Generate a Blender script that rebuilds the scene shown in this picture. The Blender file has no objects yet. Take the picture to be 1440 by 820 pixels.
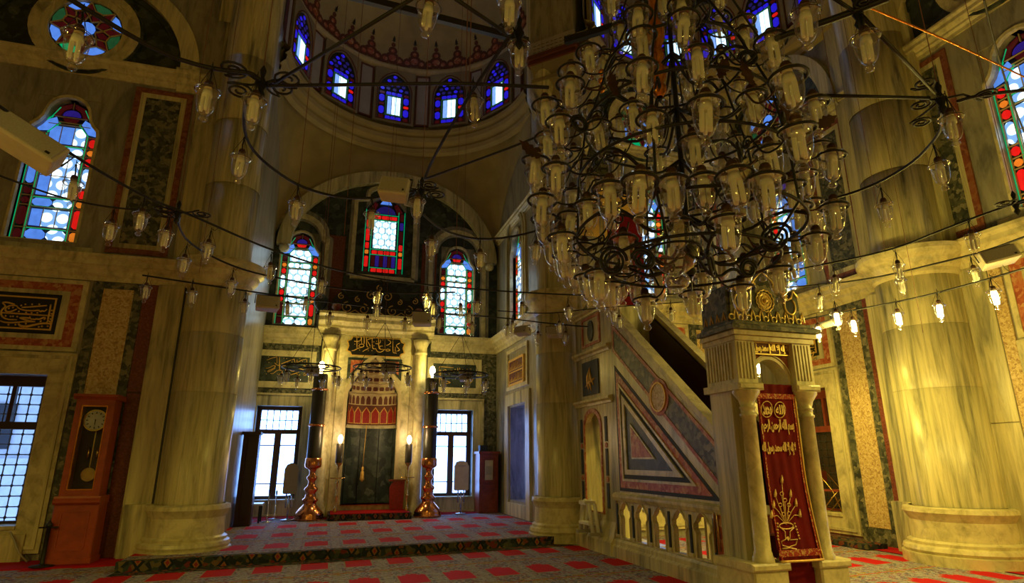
import bpy, bmesh, math, random
from mathutils import Vector, Matrix
random.seed(7)
R = math.radians; PI = math.pi
SC = bpy.context.scene
COL = SC.collection

# ------------------------------------------------------------------ camera, world, lights, exposure
FPX = 835.0; TH = R(15.7); YW = R(17.0); CH = 1.5
cam = bpy.data.cameras.new('camera'); camo = bpy.data.objects.new('camera', cam); COL.objects.link(camo)
cam.sensor_width = 36.0; cam.lens = 36.0 * FPX / 1440.0; cam.clip_start = 0.05; cam.clip_end = 200
camo.location = (0, 0, CH); camo.rotation_euler = (PI / 2 + TH, 0, -YW)
SC.camera = camo
SC.view_settings.view_transform = 'Standard'; SC.view_settings.look = 'None'
SC.view_settings.gamma = 1.0; SC.view_settings.use_curve_mapping = False
SC.view_settings.exposure = -0.12
SC.cycles.transparent_max_bounces = 32
SC.cycles.max_bounces = 6
SC.cycles.caustics_reflective = False; SC.cycles.caustics_refractive = False
w = bpy.data.worlds.new('dusk_sky'); SC.world = w; w.use_nodes = True
wn = w.node_tree.nodes; bg = wn['Background']; bg.inputs[0].default_value = (0.34, 0.54, 1.0, 1); bg.inputs[1].default_value = 3.4

WARM = (1.0, 0.74, 0.13)
def point(name, loc, watts, col=WARM, r=0.06):
    l = bpy.data.lights.new(name, 'POINT'); l.energy = watts; l.color = col; l.shadow_soft_size = r
    o = bpy.data.objects.new(name, l); o.location = loc; COL.objects.link(o); return o
# warm lights added without fixtures, partly standing for unseen lamps of the prayer hall
def fill_spot(name, loc, watts, ang=150, col=WARM):
    # added spot with no lamp body; its downward cone keeps the upper walls darker
    l = bpy.data.lights.new(name, 'SPOT'); l.energy = watts; l.color = col; l.shadow_soft_size = 0.12; l.spot_size = R(ang); l.spot_blend = 0.5
    o = bpy.data.objects.new(name, l); o.location = loc; COL.objects.link(o); return o
for i, (x, y, z, e) in enumerate([(-3.4, 2.6, 3.4, 230), (5.6, -0.6, 3.4, 290), (-0.6, -3.0, 3.4, 200), (7.6, 3.2, 3.6, 330), (-5.6, 5.0, 3.4, 200), (1.0, 8.2, 3.8, 85), (7.3, 8.6, 3.6, 240)]):
    fill_spot('lamp_or_fill_light', (x, y, z), e, 165)
for i, (x, y, z, e) in enumerate([(-3.4, 2.6, 3.2, 35), (5.6, -0.6, 3.0, 75), (8.0, 3.2, 3.2, 50), (-1.3, -0.8, 2.6, 75)]):
    point('lamp_or_fill_light', (x, y, z), e, r=0.12)  # added fill points with no lamp bodies, brightening hall and chandelier

# ------------------------------------------------------------------ picture measurements -> places in the room
_s, _c = math.sin(TH), math.cos(TH); _sy, _cy = math.sin(YW), math.cos(YW)
def _ray(px, py):
    u = px - 720.0; v = 410.0 - py
    h = FPX * _c - v * _s; z = FPX * _s + v * _c
    return (h * _sy + u * _cy, h * _cy - u * _sy, z)
def atz(px, py, Z):
    r = _ray(px, py); t = (Z - CH) / r[2]; return Vector((r[0] * t, r[1] * t, Z))
def aty(px, py, Y):
    r = _ray(px, py); t = Y / r[1]; return Vector((r[0] * t, Y, CH + r[2] * t))
def atx(px, py, X):
    r = _ray(px, py); t = X / r[0]; return Vector((X, r[1] * t, CH + r[2] * t))
def atd(px, py, d):
    r = _ray(px, py); t = d / FPX; return Vector((r[0] * t, r[1] * t, CH + r[2] * t))

# ------------------------------------------------------------------ materials
class NT:
    def __init__(s, name):
        s.m = bpy.data.materials.new(name); s.m.use_nodes = True
        s.t = s.m.node_tree; s.n = s.t.nodes; s.l = s.t.links
        s.b = s.n['Principled BSDF']; s.out = s.n['Material Output']
        s.geo = None
    def pos(s):
        if not s.geo: s.geo = s.n.new('ShaderNodeNewGeometry')
        return s.geo.outputs['Position']
    def set(s, sock, v):
        if isinstance(v, bpy.types.NodeSocket): s.l.new(v, sock)
        else: sock.default_value = v
    def M(s, op, a, b=0.0, c=None):
        n = s.n.new('ShaderNodeMath'); n.operation = op; s.set(n.inputs[0], a); s.set(n.inputs[1], b)
        if c is not None: s.set(n.inputs[2], c)
        return n.outputs[0]
    def xyz(s, v=None):
        n = s.n.new('ShaderNodeSeparateXYZ'); s.l.new(v or s.pos(), n.inputs[0]); return n.outputs
    def vec(s, scale):
        n = s.n.new('ShaderNodeMapping'); s.l.new(s.pos(), n.inputs[0]); n.inputs['Scale'].default_value = scale; return n.outputs[0]
    def noise(s, vec, scale, detail=4, rough=0.55, dist=0.0):
        n = s.n.new('ShaderNodeTexNoise'); s.l.new(vec, n.inputs['Vector']); n.inputs['Scale'].default_value = scale
        n.inputs['Detail'].default_value = detail; n.inputs['Roughness'].default_value = rough; n.inputs['Distortion'].default_value = dist
        return n.outputs[0]
    def voro(s, vec, scale, out='Color', feat='F1'):
        n = s.n.new('ShaderNodeTexVoronoi'); n.feature = feat; s.l.new(vec, n.inputs['Vector']); n.inputs['Scale'].default_value = scale
        return n.outputs[out]
    def ramp(s, f, stops):
        n = s.n.new('ShaderNodeValToRGB'); s.set(n.inputs[0], f); e = n.color_ramp.elements
        while len(e) < len(stops): e.new(0.5)
        for k, (p, c) in enumerate(stops):
            e[k].position = p; e[k].color = (c[0], c[1], c[2], 1)
        return n.outputs[0]
    def mix(s, f, a, b):
        n = s.n.new('ShaderNodeMix'); n.data_type = 'RGBA'; s.set(n.inputs[0], f)
        for k, v in ((6, a), (7, b)):
            s.set(n.inputs[k], v if isinstance(v, bpy.types.NodeSocket) else (v[0], v[1], v[2], 1))
        return n.outputs[2]
    def bump(s, h, st=0.2, d=0.01):
        n = s.n.new('ShaderNodeBump'); n.inputs['Strength'].default_value = st; n.inputs['Distance'].default_value = d
        s.set(n.inputs['Height'], h); s.l.new(n.outputs[0], s.b.inputs['Normal'])
    def fin(s, col, rough=0.5, metal=0.0, spec=0.5):
        s.set(s.b.inputs['Base Color'], col if isinstance(col, bpy.types.NodeSocket) else (col[0], col[1], col[2], 1))
        s.b.inputs['Roughness'].default_value = rough; s.b.inputs['Metallic'].default_value = metal
        s.b.inputs['Specular IOR Level'].default_value = spec
        return s.m

def plain(name, c, rough=0.5, metal=0.0, var=0.12, sc=6.0, bump=0.0, spec=0.5):
    t = NT(name); n = t.noise(t.pos(), sc, 5)
    col = t.ramp(n, [(0.3, [x * (1 - var) for x in c]), (0.7, [min(1, x * (1 + var)) for x in c])])
    if bump: t.bump(t.noise(t.pos(), sc * 4, 4), bump, 0.01)
    return t.fin(col, rough, metal, spec)
def marble(name, base, vein, pale, stretch=(1, 1, 0.25), sc=1.6, rough=0.32, dist=1.6):
    t = NT(name); v = t.vec(stretch)
    a = t.noise(v, sc, 7, 0.6, dist); b = t.noise(t.vec((stretch[0] * 3, stretch[1] * 3, stretch[2] * 2)), sc * 1.7, 6, 0.65, 0.6)
    c1 = t.ramp(a, [(0.30, vein), (0.44, base), (0.6, pale), (0.75, base)])
    c2 = t.ramp(b, [(0.32, [x * 0.72 for x in vein]), (0.55, (1, 1, 1))])
    m = t.n.new('ShaderNodeMix'); m.data_type = 'RGBA'; m.blend_type = 'MULTIPLY'; m.inputs[0].default_value = 0.5
    t.l.new(c1, m.inputs[6]); t.l.new(c2, m.inputs[7])
    return t.fin(m.outputs[2], rough)
def speckle(name, stops, sc=14, rough=0.45):
    t = NT(name); v = t.n.new('ShaderNodeVectorMath'); v.operation = 'ADD'
    nz = t.n.new('ShaderNodeTexNoise'); t.l.new(t.pos(), nz.inputs['Vector']); nz.inputs['Scale'].default_value = 9
    sc2 = t.n.new('ShaderNodeVectorMath'); sc2.operation = 'SCALE'; t.l.new(nz.outputs['Color'], sc2.inputs[0]); sc2.inputs['Scale'].default_value = 0.12
    t.l.new(t.pos(), v.inputs[0]); t.l.new(sc2.outputs[0], v.inputs[1])
    f = t.xyz(t.voro(v.outputs[0], sc))[0]; g = t.noise(t.pos(), sc * 1.3, 6, 0.7, 0.5)
    k = t.M('ADD', t.M('MULTIPLY', f, 0.55), t.M('MULTIPLY', g, 0.5))
    return t.fin(t.ramp(k, stops), rough)
def emit(name, c, st):
    t = NT(name); t.n.remove(t.b); e = t.n.new('ShaderNodeEmission'); e.inputs[0].default_value = (c[0], c[1], c[2], 1); e.inputs[1].default_value = st
    t.l.new(e.outputs[0], t.out.inputs[0]); return t.m
def glasspane(name, c, st, var=0.25):
    # stained glass lit by the daylight behind it, with a little body colour of its own
    t = NT(name); n = t.noise(t.pos(), 9, 3)
    col = t.ramp(n, [(0.3, [x * (1 - var) for x in c]), (0.7, c)])
    t.fin(col, 0.15); t.l.new(col, t.b.inputs['Emission Color']); t.b.inputs['Emission Strength'].default_value = st
    return t.m
def dotpane(name, dot, gap, sd, sg, p=0.17, rr=0.40, along='XY'):
    # plaster grille of round lights seen through clear glass: daylight discs on a hexagonal net
    t = NT(name); x, y, z = t.xyz(); u = t.M('ADD', x, y)
    row = t.M('DIVIDE', z, p * 0.87); fl = t.M('FLOOR', row); odd = t.M('MULTIPLY', t.M('MODULO', fl, 2.0), 0.5)
    uu = t.M('ADD', t.M('DIVIDE', u, p), odd)
    fu = t.M('SUBTRACT', t.M('FRACT', uu), 0.5); fv = t.M('MULTIPLY', t.M('SUBTRACT', t.M('FRACT', row), 0.5), 0.87)
    d = t.M('SQRT', t.M('ADD', t.M('MULTIPLY', fu, fu), t.M('MULTIPLY', fv, fv)))
    k = t.M('MULTIPLY', t.M('SUBTRACT', rr, d), 14.0); k = t.n.new('ShaderNodeClamp').outputs[0] if False else t.M('MINIMUM', t.M('MAXIMUM', k, 0.0), 1.0)
    col = t.mix(k, gap, dot); st = t.M('ADD', sg, t.M('MULTIPLY', k, sd - sg))
    t.fin((0.1, 0.12, 0.2), 0.15); t.l.new(col, t.b.inputs['Emission Color']); t.l.new(st, t.b.inputs['Emission Strength'])
    return t.m
def thin_glass(name, tint=(0.95, 0.94, 0.88), base=0.07, edge=0.85, pw=2.6, rough=0.04):
    t = NT(name); t.n.remove(t.b)
    tr = t.n.new('ShaderNodeBsdfTransparent'); tr.inputs[0].default_value = (*tint, 1)
    gl = t.n.new('ShaderNodeBsdfGlossy'); gl.inputs[0].default_value = (1, 0.97, 0.9, 1); gl.inputs['Roughness'].default_value = rough
    lw = t.n.new('ShaderNodeLayerWeight'); lw.inputs[0].default_value = 0.5
    f = t.M('ADD', base, t.M('MULTIPLY', t.M('POWER', lw.outputs['Facing'], pw), edge)); f = t.M('MINIMUM', f, 1.0)
    bp = t.n.new('ShaderNodeBump'); bp.inputs['Strength'].default_value = 0.25; bp.inputs['Distance'].default_value = 0.01
    t.l.new(t.noise(t.pos(), 45, 2), bp.inputs['Height']); t.l.new(bp.outputs[0], gl.inputs['Normal'])
    mx = t.n.new('ShaderNodeMixShader'); t.l.new(f, mx.inputs[0]); t.l.new(tr.outputs[0], mx.inputs[1]); t.l.new(gl.outputs[0], mx.inputs[2])
    t.l.new(mx.outputs[0], t.out.inputs[0]); return t.m
def carpet(name):
    t = NT(name); x, y, z = t.xyz()
    ys = t.M('SUBTRACT', y, t.M('MULTIPLY', x, 0.13))
    cx = t.M('DIVIDE', t.M('SUBTRACT', x, 0.31), 0.62); cy_ = t.M('DIVIDE', t.M('SUBTRACT', ys, 9.02), 1.5)
    fx = t.M('FRACT', cx); fy = t.M('FRACT', cy_)
    ax = t.M('ABSOLUTE', t.M('SUBTRACT', fx, 0.5)); ay = t.M('ABSOLUTE', t.M('SUBTRACT', fy, 0.5))
    wob = t.M('MULTIPLY', t.M('SINE', t.M('MULTIPLY', fx, 62.0)), 0.012)
    arch = t.M('MULTIPLY', t.M('LESS_THAN', ax, 0.12), 0.05)
    top = t.M('ADD', t.M('ADD', 0.66, wob), arch)
    blk = t.M('MULTIPLY', t.M('LESS_THAN', ax, 0.30), t.M('MULTIPLY', t.M('GREATER_THAN', fy, 0.30), t.M('LESS_THAN', fy, top)))
    n1 = t.noise(t.pos(), 38, 3, 0.7); n2 = t.xyz(t.voro(t.pos(), 26))[0]
    ground = t.ramp(t.M('ADD', t.M('MULTIPLY', n1, 0.6), t.M('MULTIPLY', n2, 0.4)),
                    [(0.30, (0.04, 0.05, 0.12)), (0.40, (0.24, 0.24, 0.33)), (0.50, (0.46, 0.43, 0.43)), (0.60, (0.13, 0.14, 0.22)), (0.68, (0.34, 0.04, 0.05)), (0.76, (0.28, 0.27, 0.30))])
    lane = t.M('GREATER_THAN', ax, 0.40)
    g2 = t.mix(t.M('MULTIPLY', lane, 0.45), ground, (0.34, 0.33, 0.32))
    edge = t.M('GREATER_THAN', ay, 0.492); band = t.M('MULTIPLY', t.M('GREATER_THAN', ay, 0.42), t.M('LESS_THAN', ay, 0.492))
    g3 = t.mix(t.M('MULTIPLY', band, t.M('GREATER_THAN', n2, 0.55)), g2, (0.30, 0.22, 0.06))
    ob = t.M('MULTIPLY', t.M('LESS_THAN', ax, 0.34), t.M('MULTIPLY', t.M('GREATER_THAN', fy, 0.27), t.M('LESS_THAN', fy, t.M('ADD', top, 0.03))))
    g4 = t.mix(t.M('MULTIPLY', ob, 0.6), g3, (0.34, 0.29, 0.20))
    g5 = t.mix(blk, g4, (0.50, 0.008, 0.012)); g6 = t.mix(edge, g5, (0.45, 0.01, 0.015))
    t.bump(t.noise(t.pos(), 220, 2), 0.5, 0.004)
    return t.fin(g6, 0.9, 0, 0.2)
def border_carpet(name):
    t = NT(name); x, y, z = t.xyz()
    n2 = t.xyz(t.voro(t.vec((1, 1, 1)), 14))[0]
    c = t.M('ABSOLUTE', t.M('SUBTRACT', t.M('FRACT', t.M('DIVIDE', x, 0.36)), 0.5))
    c2 = t.M('ABSOLUTE', t.M('SUBTRACT', t.M('FRACT', t.M('ADD', t.M('DIVIDE', x, 0.72), 0.25)), 0.5))
    col = t.ramp(n2, [(0.2, (0.02, 0.025, 0.03)), (0.5, (0.04, 0.055, 0.05)), (0.75, (0.16, 0.12, 0.05)), (0.95, (0.16, 0.03, 0.02))])
    zf = t.M('ABSOLUTE', t.M('SUBTRACT', t.M('FRACT', t.M('DIVIDE', t.M('ADD', y, z), 0.18)), 0.5))
    dd = t.M('ADD', c, t.M('MULTIPLY', zf, 0.35))
    col = t.mix(t.M('LESS_THAN', dd, 0.24), col, (0.015, 0.02, 0.03)); col = t.mix(t.M('LESS_THAN', dd, 0.13), col, (0.26, 0.12, 0.04)); col = t.mix(t.M('LESS_THAN', dd, 0.07), col, (0.28, 0.03, 0.02))
    return t.fin(col, 0.9, 0, 0.2)

MT = {}
MT['plaster'] = plain('cream plaster', (0.42, 0.34, 0.15), 0.8, var=0.16, sc=1.7, bump=0.15)
MT['plaster_dim'] = plain('aged plaster', (0.30, 0.25, 0.14), 0.8, var=0.2, sc=1.3, bump=0.15)
MT['marble'] = marble('veined cream marble', (0.54, 0.50, 0.29), (0.17, 0.17, 0.12), (0.70, 0.64, 0.38), (1, 1, 0.13), 2.0)
MT['shaft'] = marble('veined shaft marble', (0.54, 0.50, 0.28), (0.15, 0.15, 0.11), (0.70, 0.63, 0.36), (1.3, 1.3, 0.12), 2.4)
MT['trim'] = marble('pale trim marble', (0.62, 0.56, 0.32), (0.36, 0.33, 0.20), (0.74, 0.67, 0.40), (0.6, 0.6, 0.6), 2.2)
MT['grey'] = marble('grey marble', (0.30, 0.29, 0.24), (0.14, 0.14, 0.12), (0.40, 0.37, 0.28), (1, 1, 0.3), 1.5)
MT['verde'] = speckle('verde antico', [(0.2, (0.014, 0.019, 0.015)), (0.45, (0.060, 0.068, 0.045)), (0.62, (0.14, 0.14, 0.09)), (0.85, (0.28, 0.26, 0.17))], 15)
MT['darkgreen'] = speckle('dark green marble', [(0.25, (0.012, 0.020, 0.018)), (0.55, (0.03, 0.045, 0.038)), (0.78, (0.07, 0.09, 0.07)), (0.95, (0.2, 0.22, 0.16))], 7)
MT['breccia'] = speckle('breccia marble', [(0.2, (0.30, 0.17, 0.07)), (0.4, (0.52, 0.36, 0.15)), (0.6, (0.62, 0.47, 0.22)), (0.85, (0.74, 0.60, 0.36))], 36)
MT['porphyry'] = speckle('red porphyry', [(0.2, (0.12, 0.025, 0.012)), (0.6, (0.19, 0.045, 0.022)), (0.9, (0.26, 0.08, 0.04))], 40)
MT['redinlay'] = speckle('red inlay marble', [(0.2, (0.28, 0.05, 0.02)), (0.5, (0.45, 0.11, 0.05)), (0.7, (0.52, 0.22, 0.10)), (0.92, (0.62, 0.45, 0.2))], 16)
MT['redinlay_dim'] = speckle('red inlay marble, dimness painted in', [(0.2, (0.14, 0.035, 0.015)), (0.5, (0.24, 0.07, 0.03)), (0.8, (0.30, 0.13, 0.06))], 18)  # red inlay darkened: the dimness of the upper walls is in its colour
MT['redtile'] = plain('red tile', (0.34, 0.02, 0.02), 0.35, var=0.3, sc=30)
MT['brown'] = plain('brown painted plaster', (0.13, 0.035, 0.018), 0.6)
MT['gold'] = plain('gilding', (0.95, 0.66, 0.20), 0.35, 0.45, 0.2, 12)
MT['goldpaint'] = plain('gold paint', (0.78, 0.50, 0.12), 0.45, 0.3, 0.15, 20)
MT['amber'] = plain('amber gilt metal', (0.75, 0.28, 0.03), 0.22, 0.8, 0.2, 20)
MT['copper'] = plain('polished copper', (0.80, 0.33, 0.14), 0.18, 1.0, 0.15, 5)
MT['brass'] = plain('brass', (0.70, 0.48, 0.15), 0.25, 1.0, 0.15, 8)
MT['iron'] = plain('black iron', (0.012, 0.012, 0.009), 0.5, 0.2, 0.3, 20)
MT['rust'] = plain('brown iron', (0.075, 0.035, 0.018), 0.55, 0.4, 0.3, 20)
MT['wire'] = plain('reddish wire', (0.16, 0.06, 0.03), 0.6)
MT['black'] = plain('black board', (0.012, 0.013, 0.014), 0.4)
MT['darkwood'] = plain('dark wood', (0.045, 0.018, 0.010), 0.4, sc=12)
MT['redwood'] = plain('red-brown wood', (0.26, 0.048, 0.022), 0.35, var=0.3, sc=8)
MT['clockwood'] = plain('orange-brown wood', (0.34, 0.062, 0.022), 0.32, var=0.2, sc=7)
MT['white'] = plain('white enamel', (0.75, 0.74, 0.68), 0.35)
MT['speaker'] = plain('cream speaker shell', (0.55, 0.50, 0.38), 0.5)
MT['grille'] = plain('speaker grille', (0.40, 0.38, 0.33), 0.7, sc=90)
MT['ceramic'] = plain('cream ceramic', (0.70, 0.62, 0.42), 0.35)
MT['bulb'] = plain('white bulb tube', (0.86, 0.86, 0.78), 0.25, var=0.04)
MT['blackish'] = plain('dark candle wax', (0.035, 0.032, 0.022), 0.35, sc=10)
MT['redcloth'] = plain('crimson velvet', (0.125, 0.002, 0.004), 0.85, var=0.25, sc=5, bump=0.2, spec=0.2)
MT['redpile'] = plain('red runner carpet', (0.42, 0.008, 0.014), 0.9, var=0.2, sc=30, spec=0.2)
MT['redpat'] = speckle('red gold brocade', [(0.3, (0.28, 0.01, 0.01)), (0.6, (0.36, 0.05, 0.02)), (0.8, (0.6, 0.4, 0.15))], 60, 0.8)
MT['embroid'] = plain('gold embroidery', (0.80, 0.56, 0.20), 0.5, 0.2, 0.3, 60)
MT['chrome'] = plain('chrome', (0.6, 0.6, 0.6), 0.2, 1.0)
MT['blueinlay'] = plain('blue-black inlay', (0.012, 0.022, 0.035), 0.6)
MT['cream'] = plain('cream stucco', (0.60, 0.50, 0.28), 0.6)
MT['panelgrey'] = plain('grey painted panel', (0.42, 0.40, 0.40), 0.8, sc=2)
MT['frost'] = plain('white wall outside', (0.75, 0.8, 0.85), 0.8)
MT['carpet'] = carpet('woven prayer carpet'); MT['border'] = border_carpet('carpet border')
MT['glass'] = thin_glass('clear lamp glass', (0.98, 0.98, 0.95), 0.09, 0.9, 2.3, 0.03)
MT['pane'] = thin_glass('window glass', (0.95, 0.97, 1), 0.03, 0.4, 3.0)
MT['lit'] = emit('lit lamp', (1.0, 0.80, 0.36), 45)
MT['G_red'] = glasspane('red glass', (0.75, 0.010, 0.008), 1.0)
MT['G_ora'] = glasspane('orange glass', (0.95, 0.25, 0.02), 0.8)
MT['G_dkr'] = glasspane('dark red glass', (0.07, 0.004, 0.006), 0.5)
MT['G_grn'] = glasspane('green glass', (0.0, 0.50, 0.18), 0.75)
MT['G_dgr'] = glasspane('dull green glass', (0.02, 0.12, 0.04), 0.5)
MT['G_blu'] = glasspane('sky blue glass', (0.10, 0.28, 0.95), 1.0)
MT['G_ult'] = glasspane('ultramarine glass', (0.02, 0.012, 0.70), 0.9)
MT['G_dul'] = glasspane('deep blue glass', (0.018, 0.012, 0.16), 0.6)
MT['G_pur'] = glasspane('violet glass', (0.03, 0.015, 0.30), 0.6)
MT['G_wht'] = dotpane('dotted daylight glass', (0.70, 0.90, 1.0), (0.40, 0.78, 1.0), 3.2, 1.15, 0.21, 0.44)
MT['G_wht2'] = dotpane('dotted blue daylight glass', (0.70, 0.86, 1.0), (0.24, 0.52, 1.0), 3.0, 1.0, 0.24, 0.40)
MT['G_sky'] = glasspane('pale blue glass', (0.22, 0.42, 0.95), 1.3)
MT['G_frs'] = dotpane('frosted window glass', (0.30, 0.60, 1.0), (0.22, 0.42, 1.0), 3.5, 10.0, 0.13, 0.16)
MT['G_door'] = glasspane('milky blue pane', (0.13, 0.20, 0.80), 0.8, 0.1)
MT['G_lwn'] = glasspane('pale daylight pane', (0.55, 0.82, 1.0), 2.8, 0.4)

# ------------------------------------------------------------------ mesh building
class Fr:
    def __init__(s, o, U, N, V=(0, 0, 1)):
        s.o = Vector(o); s.U = Vector(U); s.V = Vector(V); s.N = Vector(N)
    def __call__(s, u, v, n): return s.o + s.U * u + s.V * v + s.N * n
ID = Fr((0, 0, 0), (1, 0, 0), (0, 0, 1), (0, 1, 0))           # (u, v, n) -> (x, y, z)
def FY(Y): return Fr((0, Y, 0), (1, 0, 0), (0, -1, 0))         # wall facing the camera: u = x, v = z, n = out of the wall
def FX(X): return Fr((X, 0, 0), (0, 1, 0), (-1, 0, 0))         # wall facing left: u = y, v = z, n = out of the wall
class MB:
    def __init__(s, fr=None): s.v = []; s.f = []; s.sm = []; s.fr = fr or ID
    def add(s, vs, fs, smooth=False):
        b = len(s.v); s.v += [s.fr(*p) for p in vs]; s.f += [tuple(b + i for i in f) for f in fs]; s.sm += [smooth] * len(fs); return s
    def box(s, a0, a1, b0, b1, c0, c1):
        return s.add([(a0, b0, c0), (a1, b0, c0), (a1, b1, c0), (a0, b1, c0), (a0, b0, c1), (a1, b0, c1), (a1, b1, c1), (a0, b1, c1)],
                     [(0, 3, 2, 1), (4, 5, 6, 7), (0, 1, 5, 4), (1, 2, 6, 5), (2, 3, 7, 6), (3, 0, 4, 7)])
    def bbox(s, a0, a1, b0, b1, c0, c1, e):      # box with chamfered front edges (c1 side)
        return s.add([(a0, b0, c0), (a1, b0, c0), (a1, b1, c0), (a0, b1, c0), (a0, b0, c1 - e), (a1, b0, c1 - e), (a1, b1, c1 - e), (a0, b1, c1 - e),
                      (a0 + e, b0 + e, c1), (a1 - e, b0 + e, c1), (a1 - e, b1 - e, c1), (a0 + e, b1 - e, c1)],
                     [(0, 3, 2, 1), (8, 9, 10, 11), (0, 1, 5, 4), (1, 2, 6, 5), (2, 3, 7, 6), (3, 0, 4, 7), (4, 5, 9, 8), (5, 6, 10, 9), (6, 7, 11, 10), (7, 4, 8, 11)])
    def prism(s, poly, n0, n1):
        k = len(poly); vs = [(p[0], p[1], n0) for p in poly] + [(p[0], p[1], n1) for p in poly]
        return s.add(vs, [tuple(range(k - 1, -1, -1)), tuple(range(k, 2 * k))] + [(i, (i + 1) % k, k + (i + 1) % k, k + i) for i in range(k)])
    def ringp(s, outer, inner, n0, n1, back=True):   # plate between two loops of equal count
        k = len(outer); vs = []
        for n in (n0, n1):
            vs += [(p[0], p[1], n) for p in outer] + [(p[0], p[1], n) for p in inner]
        fs = []
        for i in range(k):
            j = (i + 1) % k
            fs += [(2 * k + i, 2 * k + j, 3 * k + j, 3 * k + i), (k + i, k + j, 3 * k + j, 3 * k + i), (i, j, 2 * k + j, 2 * k + i)]
            if back: fs.append((i, j, k + j, k + i))
        return s.add(vs, fs)
    def tube(s, pts, r, seg=6, closed=False, flat=1.0):
        P = [Vector(p) for p in pts]; n = len(P); vs = []; fs = []
        rr = r if isinstance(r, (list, tuple)) else [r] * n
        up = None
        for i in range(n):
            if closed: t = P[(i + 1) % n] - P[i - 1]
            else: t = P[min(i + 1, n - 1)] - P[max(i - 1, 0)]
            if t.length < 1e-9: t = Vector((0, 0, 1))
            t.normalize()
            if up is None: up = Vector((0, 0, 1)) if abs(t.z) < 0.9 else Vector((1, 0, 0))
            a = t.cross(up)
            if a.length < 1e-6: a = t.orthogonal()
            a.normalize(); b = a.cross(t).normalized(); up = b
            for k in range(seg):
                q = 2 * PI * k / seg; vs.append(tuple(P[i] + a * (math.cos(q) * rr[i]) + b * (math.sin(q) * rr[i] * flat)))
        m = n if closed else n - 1
        for i in range(m):
            j = (i + 1) % n
            for k in range(seg): fs.append((i * seg + k, i * seg + (k + 1) % seg, j * seg + (k + 1) % seg, j * seg + k))
        if not closed: fs += [tuple(range(seg - 1, -1, -1)), tuple((n - 1) * seg + k for k in range(seg))]
        return s.add(vs, fs, True)
    def lathe(s, prof, c=(0, 0, 0), seg=20, a0=0.0, a1=360.0, smooth=True, sx=1.0, sy=1.0, crisp=False):
        if crisp:
            for i in range(len(prof) - 1): s.lathe([prof[i], prof[i + 1]], c, seg, a0, a1, smooth, sx, sy)
            return s
        full = abs(a1 - a0) >= 359.9; m = seg if full else seg + 1; vs = []; fs = []
        for (r, z) in prof:
            for k in range(m):
                q = R(a0 + (a1 - a0) * k / seg); vs.append((c[0] + r * math.cos(q) * sx, c[1] + r * math.sin(q) * sy, c[2] + z))
        for i in range(len(prof) - 1):
            for k in range(seg):
                l = (k + 1) % m; fs.append((i * m + k, i * m + l, (i + 1) * m + l, (i + 1) * m + k))
        return s.add(vs, fs, smooth)
    def ball(s, c, r, seg=10, sz=1.0):
        k = seg // 2 + 1
        return s.lathe([(max(1e-4, r * math.sin(PI * i / k)), -r * sz * math.cos(PI * i / k)) for i in range(k + 1)], c, seg)
    def mould(s, u0, u1, prof, z=0.0):   # profile of (n, v) run along u
        k = len(prof); vs = [(u0, z + p[1], p[0]) for p in prof] + [(u1, z + p[1], p[0]) for p in prof]
        return s.add(vs, [tuple(range(k)), tuple(range(2 * k - 1, k - 1, -1))] + [(i, (i + 1) % k, k + (i + 1) % k, k + i) for i in range(k)])
    def mesh(s, name):
        me = bpy.data.meshes.new(name); me.from_pydata([tuple(p) for p in s.v], [], s.f)
        for p, q in zip(me.polygons, s.sm): p.use_smooth = q
        bm = bmesh.new(); bm.from_mesh(me); bmesh.ops.recalc_face_normals(bm, faces=bm.faces); bm.to_mesh(me); bm.free()
        return me
    def go(s, name, m, parent=None, **kw):
        me = s.mesh(name); me.materials.append(MT[m]); return link(name, me, parent, **kw)
def link(name, me, parent=None, label=None, cat=None, group=None, kind=None):
    o = bpy.data.objects.new(name, me); COL.objects.link(o)
    if parent is not None:
        o.parent = parent
        if parent.location.length > 0 and me is not None and not parent.get('_loc'):
            o.matrix_parent_inverse = Matrix.Translation(-parent.location)
    tag(o, label, cat, group, kind); return o
def tag(o, label=None, cat=None, group=None, kind=None):
    if label: o['label'] = label
    if cat: o['category'] = cat
    if group: o['group'] = group
    if kind: o['kind'] = kind
    return o
def thing(name, label, cat, loc=(0, 0, 0), group=None, kind=None):
    o = bpy.data.objects.new(name, None); o.empty_display_size = 0.1; o.location = loc; COL.objects.link(o)
    return tag(o, label, cat, group, kind)
def at_local(o, parent, loc=(0, 0, 0), rot=(0, 0, 0), scale=1.0):
    o.parent = parent; o.location = loc; o.rotation_euler = rot; o.scale = (scale,) * 3; return o

# rectangular plate filling the space between a hole outline and a rectangle (radial match)
def rect_hits(hole, u0, u1, v0, v1):
    cx = (u0 + u1) / 2; cy = (v0 + v1) / 2; out = []
    for p in hole:
        dx = p[0] - cx; dy = p[1] - cy
        t = min((u1 - cx) / abs(dx) if abs(dx) > 1e-6 else 1e9, (v1 - cy) / abs(dy) if abs(dy) > 1e-6 else 1e9)
        out.append((cx + dx * t, cy + dy * t))
    for c in ((u0, v0), (u1, v0), (u1, v1), (u0, v1)):       # snap nearest hit to each corner
        k = min(range(len(out)), key=lambda i: (out[i][0] - c[0]) ** 2 + (out[i][1] - c[1]) ** 2); out[k] = c
    return out
def dens(poly, m):
    out = []; k = len(poly)
    for i in range(k):
        a = poly[i]; b = poly[(i + 1) % k]
        for j in range(m): out.append((a[0] + (b[0] - a[0]) * j / m, a[1] + (b[1] - a[1]) * j / m))
    return out
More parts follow.
